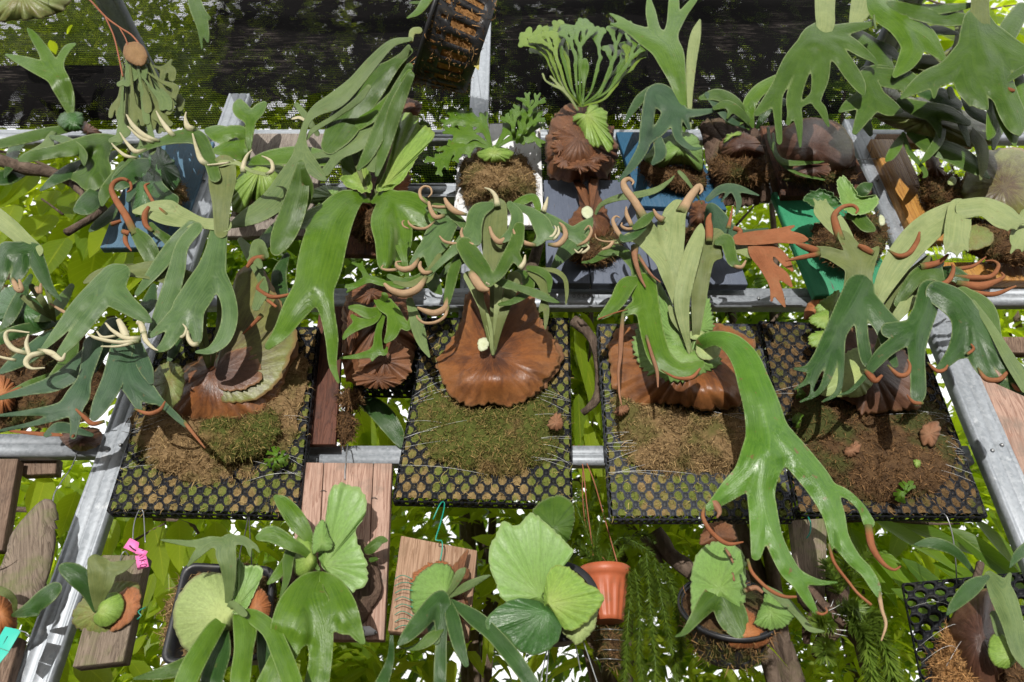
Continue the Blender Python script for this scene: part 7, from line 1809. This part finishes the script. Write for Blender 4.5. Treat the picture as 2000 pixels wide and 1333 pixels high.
S(f, 'sh_lime', [(573, 1090), (580, 1052), (595, 1043), (611, 1060), (619, 1100), (600, 1127), (578, 1122)], (608, 1094), .12, .03, ruff=.8, ridge=.001, na=70, nr=9)
F(f, 'bright', [(614, 1080, 8), (602, 1050, 22), (580, 1018, 38), (556, 986, 30), (540, 972, 12)], d=(.12, .18), camber=.6); F(f, 'bright', [(622, 1112, 8), (597, 1080, 17), (570, 1064, 26), (532, 1044, 34), (506, 1050, 14)], d=(.13, .25), camber=.6)
F(f, 'green', [(585, 1065, 8), (565, 1085, 22), (560, 1130, 15), (547, 1172, 4)], d=(.12, .18)); F(f, 'bright', [(560, 1098, 22), (540, 1125, 18), (524, 1140, 6)], d=(.12, .15))
F(f, 'bright', [(624, 1120, 10), (604, 1148, 56), (586, 1190, 88), (572, 1226, 86)], [(604, 1180, 80), (622, 1230, 58), (626, 1286, 46), (614, 1360, 50)], [(568, 1220, 70), (562, 1262, 52), (545, 1300, 50), (520, 1360, 60)], d=(.13, .28), camber=.6, k=6, und=.007)
F(f, 'bright', [(630, 1122, 12), (648, 1150, 50), (662, 1188, 70), (674, 1212, 56)], [(654, 1196, 50), (642, 1236, 16), (640, 1246, 6)], [(682, 1206, 42), (696, 1234, 28), (708, 1254, 12)], d=(.14, .25), camber=.6, und=.006)
F(f, 'green', [(712, 1074, 5), (728, 1064, 14), (744, 1055, 16), (755, 1056, 6)], d=(.09, .12)); F(f, 'green', [(712, 1078, 5), (724, 1076, 14), (740, 1062, 12)], d=(.1, .13)); F(f, 'green', [(725, 1094, 10), (735, 1092, 8)], d=(.09, .1))
wire('hanger', [(679, 868, -.02), (676, 900, .03), (674, 918, .036), (674, 938, .036)], .0016, M['wire'], f)
for x, y in ((632, 960), (731, 974), (729, 1174)):
    wire('staple', [(x - 6, y, .036), (x, y - 2, .04), (x + 6, y + 1, .036)], .0008, M['dkwire'], f, step=2)
t = thing('white_tag', 'blank white pointed tag screwed to the bottom of the pinkish board', 'plant tag', tuple(W3(718, 1234, .06).tolist()))
me = mesh_np('tag', np.vstack([W3(np.array([700, 722, 736, 732, 708]), np.array([1224, 1223, 1233, 1240, 1243]), .056), W3(np.array([700, 722, 736, 732, 708]), np.array([1224, 1223, 1233, 1240, 1243]), .054)]), [(0, 1, 2, 3, 4), (9, 8, 7, 6, 5), (0, 5, 6, 1), (1, 6, 7, 2), (2, 7, 8, 3), (3, 8, 9, 4), (4, 9, 5, 0)])
link('tag', me, M['white'], t, smooth=False)
for x, y in ((710, 1233), (734, 1236)):
    P = np.array([W3(x, y, .055), W3(x, y, .060)]); tube3('screw', P, np.array([.0035, .003]), M['wire'], t, nseg=10)

# tilted cedar board
f = fern('round shield', 870, 1165, .1)
f['label'] = 'pale round shield with drooping dark strap blades, on the square tilted cedar board'
S(f, 'husk', [(880, 1115), (898, 1090), (915, 1075), (908, 1105), (918, 1120), (908, 1150), (915, 1190), (900, 1220), (885, 1200), (878, 1150)], (895, 1150), .09, .02, ruff=3, ridge=.005, ridgen=13)
S(f, 'sh_rust', [(800, 1140), (822, 1110), (858, 1096), (884, 1106), (890, 1130), (840, 1150)], (850, 1125), .088, .015, ruff=3)
S(f, 'sh_green', [(801, 1172), (804, 1142), (825, 1116), (855, 1101), (881, 1109), (889, 1140), (872, 1166), (832, 1194), (809, 1200)], (868, 1162), .10, .035, ruff=1, ridge=.0008, label='pale sage green round shield')
F(f, 'dark', [(868, 1166, 8), (858, 1172, 36), (826, 1208, 36), (798, 1240, 26), (781, 1257, 10)], [(862, 1180, 38), (862, 1240, 23), (860, 1300, 25), (858, 1360, 24)], d=(.14, .24), camber=.6); F(f, 'dark', [(874, 1168, 10), (884, 1208, 28), (896, 1258, 26), (910, 1298, 12)], d=(.14, .22), camber=.5)
F(f, 'green', [(862, 1230, 10), (840, 1248, 24), (815, 1264, 14), (788, 1268, 3)], d=(.16, .17)); F(f, 'dark', [(872, 1172, 10), (848, 1200, 30), (850, 1250, 20)], d=(.13, .16))
F(f, 'grey', [(872, 1166, 6), (888, 1142, 13), (898, 1122, 18), (908, 1111, 6)], d=(.14, .22), camber=.6); F(f, 'grey', [(875, 1168, 6), (910, 1146, 17), (940, 1131, 11), (959, 1123, 3)], d=(.14, .24), camber=.6)
F(f, 'dark', [(880, 1174, 10), (928, 1208, 32), (962, 1238, 30), (1000, 1282, 32), (1045, 1345, 28)], d=(.14, .34), camber=-.6); F(f, 'dark', [(765, 1235, 6), (762, 1290, 16), (740, 1350, 30)], d=(.05, .07))
for i in range(8):
    y = 1128 + i * 14
    wire('tie_line', [(771, y + 3, .085), (786, y - 4, .095), (806, y + _rs.uniform(-6, 8), .12)], .0008, M['tealwire'], f, step=4)
t = thing('teal_hanger', 'bent teal coated wire hooking the cedar board under the centre tray', 'wire hanger', tuple(W3(860, 1020, .08).tolist()))
wire('hook', [(846, 1015, .07), (855, 994, .075), (862, 982, .07), (868, 982, .06), (866, 1000, .075), (858, 1030, .09), (851, 1055, .1), (862, 1056, .095), (864, 1070, .092), (860, 1096, .092)], .0016, M['tealwire'], t)

# round black pot, vast pale shield
def roundpot(name, label, C, r0, r1, h, mat, parent_cat='pot', ribs=0, tilt=(0, 0, -1), rim=.01, rimh=.012):
    t = thing(name, label, parent_cat, tuple(C))
    ax = Vector(tilt).normalized(); e1 = ax.cross(Vector((0, 1, 0))).normalized(); e2 = ax.cross(e1)
    na = 72; prof = [(0.0, r0 - .006, 1), (0.0, r0 + rim * .5, 0), (.02 * h, r0 + rim, 0), (rimh, r0 + rim * .9, 0), (rimh + .002, r0 + .001, 0)]
    for k in range(1, 11):
        q = k / 10; prof.append((rimh + (h - rimh) * q, r0 + (r1 - r0) * q, 0))
    prof.append((h, r1 * .9, 0)); prof.append((h - .003, 0.001, 0))
    vs = []; fs = []
    for i, (z, r, _) in enumerate(prof):
        for j in range(na):
            a = 2 * math.pi * j / na
            rr = r
            if ribs and 5 < i < 14:
                env = min(1, (i - 5) / 2)
                rr = r * (1 - .075 * env * (abs(math.cos(a * ribs / 2)) ** 3))
            vs.append(tuple(Vector(C) + ax * z + (e1 * math.cos(a) + e2 * math.sin(a)) * rr))
    for i in range(len(prof) - 1):
        for j in range(na):
            fs.append((i * na + j, i * na + (j + 1) % na, (i + 1) * na + (j + 1) % na, (i + 1) * na + j))
    o = link('body', mesh_np('body', np.array(vs), fs), mat, t)
    # inner wall and soil
    vs = []; fs = []
    for z, r in ((.001, r0 - .006), (.02, r0 - .009), (.022, .001)):
        for j in range(na):
            a = 2 * math.pi * j / na
            vs.append(tuple(Vector(C) + ax * z + (e1 * math.cos(a) + e2 * math.sin(a)) * r))
    for i in range(2):
        for j in range(na):
            fs.append((i * na + j, i * na + (j + 1) % na, (i + 1) * na + (j + 1) % na, (i + 1) * na + j))
    link('potting_mix', mesh_np('potting_mix', np.array(vs), fs), M['moss_dk'], t)
    return t
C = W3(1086, 1182, .02); mm = mpp(1086, 1182, .04)
t = roundpot('round_pot', 'black round plastic pot hung on its side, its fern with a vast pale shield', C + np.array([0, -.06, 0]), 72 * mm, 54 * mm, .10, M['plastic'], tilt=(.05, 1, -.25))
for a in ((1068, 1270, 1052, 1350), (1124, 1260, 1134, 1310), (1140, 1255, 1172, 1350), (1072, 1262, 1066, 1350)):
    wire('hanger', [(a[0], a[1], .1), (a[2], a[3], .12)], .0013, M['wire'], t)
wire('hanger', [(1092, 1110, .08), (1090, 1050, .05), (1090, 985, .02)], .0013, M['wire'], t)
f = fern('vast shield', 1066, 1180, .14)
f['label'] = 'vast pale sage upright shield over a lime one and a dark lobe, round pot'
S(f, 'green', [(1040, 1002), (1060, 978), (1098, 969), (1122, 990), (1119, 1030), (1102, 1062), (1070, 1035)], (1080, 1030), .11, .02, ruff=1.5, ridge=.003)
S(f, 'sh_green', [(1066, 1182), (1020, 1180), (985, 1173), (968, 1140), (955, 1100), (957, 1066), (972, 1042), (983, 1018), (1010, 1028), (1040, 1001), (1076, 1030), (1090, 1042), (1106, 1060), (1119, 1080), (1101, 1101), (1076, 1111), (1069, 1142)], (1055, 1165), .14, .05, ruff=2, ridge=.003, ridgen=12, edge_d=.03, label='vast pale sage green upright shield')
S(f, 'sh_lime', [(1062, 1180), (1068, 1130), (1085, 1105), (1121, 1114), (1146, 1140), (1166, 1150), (1179, 1174), (1160, 1200), (1141, 1220), (1106, 1231), (1084, 1202)], (1072, 1178), .17, .05, ruff=2.5, ridge=.003, ridgen=13, edge_d=.03)
S(f, 'sh_dgreen', [(1070, 1184), (1040, 1172), (1000, 1172), (956, 1200), (948, 1228), (985, 1240), (1010, 1270), (1050, 1279), (1086, 1256), (1097, 1226), (1091, 1200)], (1066, 1196), .19, .04, ruff=1.2, ridge=.001, ruffn=20, edge_d=.02)
S(f, 'sh_pale', [(1098, 1230), (1140, 1222), (1166, 1188), (1162, 1226), (1150, 1242), (1130, 1259), (1114, 1250)], (1130, 1230), .16, .01, ruff=1, ridge=.001, na=60, nr=7)

# terracotta pot with tassel ferns
C = W3(1180, 1110, -.12); mm = mpp(1180, 1110, -.12)
t = roundpot('terracotta_pot', 'terracotta coloured fluted plastic pot hung on rusty wires, tassel ferns inside', C, 46 * mm, 29 * mm, 88 * mm * 1.12, M['terra'], ribs=14, rim=.006, rimh=.022)
wire('hanger', [(1120, 870, -.06), (1137, 905, -.06), (1146, 985, -.08), (1158, 1080, -.12), (1158, 1110, -.13)], .0016, M['brownwire'], t); wire('hanger', [(1130, 870, -.06), (1158, 935, -.06), (1180, 1010, -.09), (1205, 1098, -.085)], .0016, M['brownwire'], t); wire('hanger', [(1140, 870, -.06), (1138, 970, -.1), (1150, 1050, -.14), (1186, 1100, -.165)], .0013, M['brownwire'], t)
t = thing('tassel_fern', 'tassel fern with short bristly shoots arching out of the terracotta pot', 'tassel fern', tuple(W3(1180, 1115, -.12).tolist()))
k = 0
for pts in ([(1175, 1105, -.12), (1165, 1070, -.1), (1170, 1030, -.09), (1180, 1000, -.08)], [(1170, 1105, -.12), (1150, 1050, -.1), (1130, 1000, -.09), (1118, 960, -.08)], [(1185, 1105, -.12), (1195, 1070, -.1), (1215, 1050, -.09), (1245, 1062, -.08), (1280, 1085, -.07)], [(1180, 1105, -.12), (1150, 1030, -.13), (1140, 980, -.12), (1125, 965, -.1)],
            [(1190, 1105, -.12), (1230, 1055, -.13), (1260, 1045, -.12), (1280, 1060, -.11)], [(1165, 1105, -.12), (1140, 1075, -.1), (1125, 1060, -.09)], [(1150, 1000, -.12), (1165, 960, -.1), (1160, 940, -.1)], [(1170, 1100, -.14), (1130, 1080, -.14), (1110, 1090, -.12)]):
    k += 1; tassel('shoot', pts, 0, M['needle'], t, nl=260, ll=.019, lw=.0024, seed=k)
for pts in ([(1225, 1105, -.09), (1232, 1150, -.08), (1226, 1220, -.08), (1222, 1300, -.08), (1218, 1370, -.08)], [(1262, 1080, -.07), (1268, 1150, -.07), (1274, 1230, -.07), (1280, 1300, -.07), (1282, 1380, -.07)], [(1278, 1090, -.08), (1290, 1160, -.07), (1302, 1220, -.07), (1318, 1300, -.07), (1322, 1370, -.07)],
            [(1240, 1110, -.10), (1250, 1200, -.1), (1248, 1280, -.1), (1262, 1370, -.1)], [(1290, 1100, -.1), (1315, 1150, -.09), (1328, 1220, -.09), (1330, 1290, -.09)], [(1250, 1090, -.12), (1270, 1130, -.12), (1300, 1165, -.12), (1325, 1180, -.12)]):
    k += 1; tassel('trailing_shoot', pts, 0, M['needle'], t, nl=900, ll=.021, lw=.0027, seed=k)
t = thing('wired_kokedama', 'dark round ball of roots bound with wire below the terracotta pot', 'root ball', tuple(W3(1190, 1260, -.16).tolist()))
MB(t, 'moss_dk', [(1160, 1225), (1190, 1212), (1215, 1225), (1222, 1260), (1205, 1300), (1185, 1305), (1165, 1275)], (1190, 1258), -.2, .07, 900, name='root_ball')
for y in (1232, 1252, 1272, 1290):
    wire('binding', [(1160, y, -.2), (1180, y - 3, -.13), (1205, y - 2, -.13), (1222, y, -.2)], .001, M['wire'], t)

# slotted black pot at the right
C = W3(1420, 1186, .08); mm = mpp(1420, 1186, .1)
t = thing('slotted_pot', 'black slotted pot seen from below holding the broad wavy fern under the third tray', 'pot', tuple(C))
t['label'] = 'black slotted pot seen from below, broad wavy green fern hanging over its rim'
basket(t, Vector(C) + Vector((0, -.015, .0)), (.04, .75, -.66), 92 * mm, 66 * mm, .10, mossm='moss_dk', diamonds=False, strand=1500, rimw=.010)
wire('hanger', [(1400, 1015, .04), (1405, 1060, .08), (1395, 1100, .1)], .0013, M['wire'], t)
f = fern('broad wavy green fern over the black slotted pot, dry brown husk at its side', 1425, 1150, .15)
S(f, 'husk', [(1366, 1062), (1384, 1024), (1420, 1022), (1438, 1055), (1400, 1064)], (1402, 1046), .12, .02, ruff=2, na=56, nr=8); S(f, 'sh_rust', [(1425, 1262), (1440, 1225), (1455, 1190), (1480, 1208), (1506, 1240), (1490, 1262), (1460, 1268)], (1462, 1235), .15, .035, ruff=2)
S(f, 'sh_green', [(1352, 1205), (1349, 1140), (1358, 1090), (1384, 1062), (1421, 1059), (1452, 1085), (1457, 1140), (1450, 1185), (1402, 1190), (1372, 1200)], (1405, 1150), .13, .045, ruff=2, ridge=.005, ridgen=9, edge_d=.02)
F(f, 'green', [(1440, 1152, 30), (1400, 1160, 44), (1366, 1198, 28), (1338, 1234, 13), (1318, 1244, 3)], [(1410, 1158, 50), (1428, 1200, 60), (1440, 1224, 44), (1446, 1234, 24)], d=(.18, .26), camber=.6)
S(f, 'sh_green', [(1474, 1212), (1490, 1178), (1500, 1150), (1536, 1180), (1552, 1202), (1530, 1226), (1500, 1229), (1478, 1223)], (1505, 1195), .2, .02, ruff=1.5, ridge=.002); F(f, 'grey', [(1496, 1150, 14), (1530, 1172, 20), (1560, 1202, 14), (1582, 1228, 12), (1610, 1234, 4)], d=(.2, .22)); T(f, 'dead', .2, (1452, 1155, 12), (1475, 1148, 14), (1490, 1158, 8))
T(f, 'dead', .21, (1415, 1070, 6), (1425, 1085, 9), (1432, 1100, 5), up=0); T(f, 'dead', .21, (1430, 1118, 7), (1434, 1135, 6), up=0)

# driftwood with bristly tassel ferns
t = board('brown driftwood plank hung on teal wire below the right tray', [(1546, 1016, .02), (1616, 1012, .02), (1612, 1166, .03), (1566, 1172, .03)], .03, M['drift'])
wire('hanger', [(1578, 1010, .03), (1583, 1022, .04), (1582, 1040, .05), (1575, 1052, .045)], .0016, M['tealwire'], t)
t = thing('gnarled_driftwood', 'gnarled dark driftwood limbs below the brown plank, wrapped with tassel ferns', 'driftwood', tuple(W3(1640, 1230, .02).tolist()))
for pts, r in (([(1585, 1160, .02), (1610, 1195, .04), (1650, 1225, .06), (1680, 1270, .05), (1690, 1318, .03)], (.026, .012)), ([(1640, 1130, .0), (1645, 1180, .04), (1640, 1225, .05), (1610, 1260, .04), (1600, 1290, .02)], (.024, .016)), ([(1620, 1200, .03), (1580, 1230, .03), (1575, 1262, .02)], (.02, .006)), ([(1660, 1230, .05), (1690, 1240, .05), (1700, 1235, .05)], (.016, .006))):
    P = [W3(*p) for p in pts]; limb('limb', P, r[0], r[1], M['bark'], t, nseg=10)
for i in range(10):
    x, y = _rs.uniform(1595, 1670), _rs.uniform(1165, 1225)
    wire('root', [(x, y, .06), (x + _rs.uniform(-20, 20), y + 12, .085), (x + _rs.uniform(-45, 45), y + _rs.uniform(5, 30), .07)], .0007, M['line'], t, step=5)
t = thing('tassel_fern', 'bristly blue-green and yellow-green tassel fern growing over the gnarled driftwood', 'tassel fern', tuple(W3(1650, 1180, .06).tolist()))
for pts, n in (([(1640, 1165, .05), (1630, 1130, .07), (1612, 1100, .09)], 130), ([(1645, 1150, .05), (1650, 1110, .07), (1652, 1075, .09)], 130), ([(1660, 1150, .05), (1680, 1100, .07), (1705, 1072, .08)], 130), ([(1630, 1210, .07), (1615, 1215, .09), (1595, 1215, .1)], 120), ([(1640, 1205, .07), (1655, 1190, .09), (1670, 1188, .11)], 150),
               ([(1650, 1215, .07), (1675, 1225, .1), (1690, 1250, .11), (1700, 1300, .1), (1712, 1350, .09)], 420), ([(1665, 1210, .07), (1700, 1225, .1), (1725, 1260, .11), (1740, 1310, .1), (1748, 1350, .09)], 420), ([(1620, 1250, .06), (1610, 1265, .08), (1612, 1280, .09)], 120), ([(1680, 1190, .07), (1700, 1200, .09), (1720, 1215, .1)], 140)):
    k += 1; tassel('shoot', pts, 0, M['needle'], t, nl=int(n * 1.2), ll=.030, lw=.0046, seed=k)

# open crate-like tray at the lower right and its fern
t6, S6 = tray('open black lattice tray without moss tipped forward in the lower right corner', [(1764, 1140, -.06), (2060, 1112, -.06), (2070, 1345, .04), (1808, 1360, .04)], 15, 13, M['lattice'], moss=False, seed=6, depth=.010)
for pr in ((0, .25, .35, .45), (0.02, .6, .4, .5), (.1, .9, .35, .55), (0, .75, .3, .7)):
    strings(t6, S6, [pr + (.05,)])
wire('hanger', [(1835, 1003, .02), (1848, 1008, .04), (1860, 1045, .03), (1866, 1095, .0), (1868, 1130, -.05)], .0013, M['wire'], t6)
f = fern('fern with a glossy dark brown shield and a lime disc on the open lattice tray', 1945, 1265, .04)
MB(f, 'moss_or', [(1850, 1225), (1872, 1256), (1892, 1310), (1925, 1360), (1825, 1360), (1812, 1302), (1834, 1258)], (1862, 1300), .0, .05, 2600)
S(f, 'sh_dark', [(1855, 1212), (1888, 1170), (1930, 1152), (1946, 1200), (1962, 1260), (1975, 1330), (1930, 1365), (1890, 1330), (1864, 1262)], (1915, 1245), .02, .07, ruff=1.5, ridge=.002)
MB(f, 'moss_dk', [(1960, 1280), (2010, 1290), (2040, 1360), (1950, 1360)], (1990, 1325), .02, .04, 700)
F(f, 'dark', [(1928, 1128, 10), (1898, 1148, 34), (1868, 1178, 24), (1850, 1200, 6)], d=(.12, .16), camber=.5); F(f, 'grey', [(1932, 1125, 20), (1956, 1160, 48), (1976, 1212, 44), (1990, 1268, 34), (2012, 1305, 20)], [(1960, 1150, 24), (1972, 1122, 8)], d=(.12, .2), camber=.5)
S(f, 'sh_lime', [(1930, 1276), (1934, 1246), (1955, 1233), (1985, 1240), (1993, 1275), (1970, 1305), (1944, 1300)], (1988, 1272), .13, .02, ruff=.6, ridge=.0005); F(f, 'grey', [(1940, 1200, 14), (1955, 1240, 20), (1975, 1270, 10)], d=(.11, .13))
F(f, 'dark', [(1905, 1122, 5), (1866, 1078, 19), (1822, 1061, 23), (1786, 1064, 5)], d=(.02, .08)); F(f, 'dark', [(2010, 1068, 26), (1988, 1085, 20), (1972, 1108, 4)], d=(.1, .12)); wire('stub', [(1905, 1135, .05), (1912, 1112, .06), (1915, 1100, .06)], .008, M['branch'], f)

# ================= odds and ends on the wall
t = thing('coconut_fibre_knob', 'rusty brown fibrous knobs hanging beside the redwood plank', 'fibre ball', tuple(W3(684, 790, .0).tolist()))
MB(t, 'moss_dk', [(660, 780), (675, 763), (700, 765), (710, 780), (695, 796), (672, 797)], (685, 780), .0, .04, 900, name='knob'); MB(t, 'moss_dk', [(658, 810), (680, 800), (695, 820), (690, 855), (668, 868), (656, 845)], (674, 832), -.02, .03, 700, name='knob')
t = thing('drooping_leaf', 'long dark mossy leaf drooping behind the small middle tray', 'leaf', tuple(W3(745, 830, -.05).tolist()))
F(t, 'dark', [(708, 785, 16), (730, 795, 36), (755, 820, 40), (775, 850, 30), (782, 872, 8)], d=(-.06, -.04), name='blade')
t = thing('branch', 'thick brown branch crossing the left edge of the wall', 'branch', tuple(W3(0, 305, .1).tolist()))
limb('limb', [W3(-60, 285, .08), W3(0, 306, .08), W3(50, 326, .07), W3(100, 342, .06), W3(150, 366, .04)], .024, .016, M['branch'], t); limb('stub', [W3(135, 360, .05), W3(150, 378, .06), W3(152, 392, .06)], .014, .007, M['branch'], t); limb('stub', [W3(195, 408, -.02), W3(165, 430, .02), W3(130, 455, .05)], .014, .011, M['branch'], t)
limb('twig', [W3(122, 425, -.05), W3(100, 410, -.04), W3(78, 392, -.03)], .004, .003, M['branch'], t)
t = thing('branch', 'bare dark branch rising between the second and third trays', 'branch', tuple(W3(1165, 720, -.12).tolist()))
limb('limb', [W3(1128, 628, -.1), W3(1150, 650, -.1), W3(1166, 690, -.1), W3(1168, 760, -.1), W3(1160, 785, -.1), W3(1140, 805, -.12)], .018, .010, M['branch'], t); limb('limb', [W3(1025, 560, -.2), W3(1042, 515, -.2), W3(1062, 460, -.2)], .026, .018, M['branch'], t)
t = thing('branch', 'pale dead branch behind the tassel ferns and the slotted pot', 'branch', tuple(W3(1330, 1100, -.3).tolist()))
limb('limb', [W3(1270, 1040, -.3), W3(1300, 1085, -.3), W3(1330, 1110, -.28), W3(1360, 1140, -.26)], .026, .02, M['branch'], t); limb('limb', [W3(1250, 1050, -.3), W3(1275, 1080, -.3), W3(1290, 1105, -.3)], .012, .006, M['branch'], t)
for lab, pts, r in (('thin dark twig across the sunlit leaves below the bark slab', [(1440, 440, -.3), (1470, 408, -.3), (1490, 385, -.3)], .005), ('thin dark twig in the sunlit gap below the rust coloured frond', [(1500, 635, -.3), (1540, 605, -.3), (1590, 570, -.3)], .005), ('dark twig crossing the sunlit gap above the driftwood slab', [(20, 995, -.3), (90, 1000, -.3), (190, 1020, -.3)], .008), ('brown twig in the sunlit gap right of the pink tags', [(250, 1070, -.2), (290, 1050, -.2), (330, 1030, -.2)], .004)):
    t = thing('twig', lab, 'twig', tuple(W3(*pts[0]).tolist())); limb('limb', [W3(*p) for p in pts], r, r * .6, M['branch'], t, nseg=7)
t = thing('dead_leaf', 'dry orange-brown leaf stuck at the corner of the green board', 'leaf', tuple(W3(1592, 605, -.02).tolist()))
S(t, 'sh_rust', [(1570, 624), (1574, 600), (1588, 584), (1612, 582), (1618, 590), (1600, 610), (1582, 622)], (1594, 603), -.03, .015, ruff=.6, na=50, nr=7, name='blade')
for lab, ol, c, d in (('crumpled dry brown leaf on the dark moss of the right tray', [(1652, 890), (1648, 878), (1662, 872), (1672, 860), (1680, 875), (1670, 892)], (1664, 880), .06), ('grey-brown dry split leaf hanging low on the right tray', [(1800, 868), (1795, 845), (1808, 828), (1830, 822), (1836, 845), (1826, 872), (1812, 870)], (1815, 848), .06), ('curled dry leaf scrap at the right of the centre moss bed', [(1072, 835), (1076, 815), (1090, 808), (1100, 830), (1090, 842)], (1086, 826), .08), ('curled pinkish leaf scrap left on the third tray', [(1200, 808), (1206, 795), (1225, 792), (1228, 804), (1214, 814)], (1214, 802), .07)):
    t = thing('dead_leaf', lab, 'leaf', tuple(W3(c[0], c[1], d).tolist())); S(t, 'dead', ol, c, d, .015, ruff=2, na=40, nr=6, name='blade', ridge=.003)
def seedling(label, x, y, d, r, n, seed):
    t = thing('seedling_fern', label, 'seedling', tuple(W3(x, y, d).tolist()))
    rs = random.Random(seed)
    for i in range(n):
        a = rs.uniform(0, 6.28)
        F(t, 'bright', *antler(x + rs.uniform(-2, 2), y, a, r * .45, 5, 2, rs, .6), d=(d, d + .02), name='leaflet', k=2, cell=1.8, und=.001, thick=.0008)
seedling('small lacy bright seedling on the lower right tray', 1768, 962, .065, 22, 8, 1); seedling('tiny lacy seedling in the moss edge right of the left tray', 540, 895, .075, 22, 7, 2); seedling('tiny pale seedling upper left on the right tray', 1562, 822, .05, 14, 5, 3); seedling('tiny seedling at the left edge of the moss on the right tray', 1560, 770, .05, 12, 4, 5)
t = thing('moss_sprout', 'small round lime sprout on the dark moss of the right tray', 'sprout', tuple(W3(1790, 905, .06).tolist())); S(t, 'sh_lime', [(1783, 900), (1790, 897), (1798, 902), (1796, 913), (1788, 914)], (1790, 905), .062, .006, ruff=.4, na=30, nr=4, name='blade')
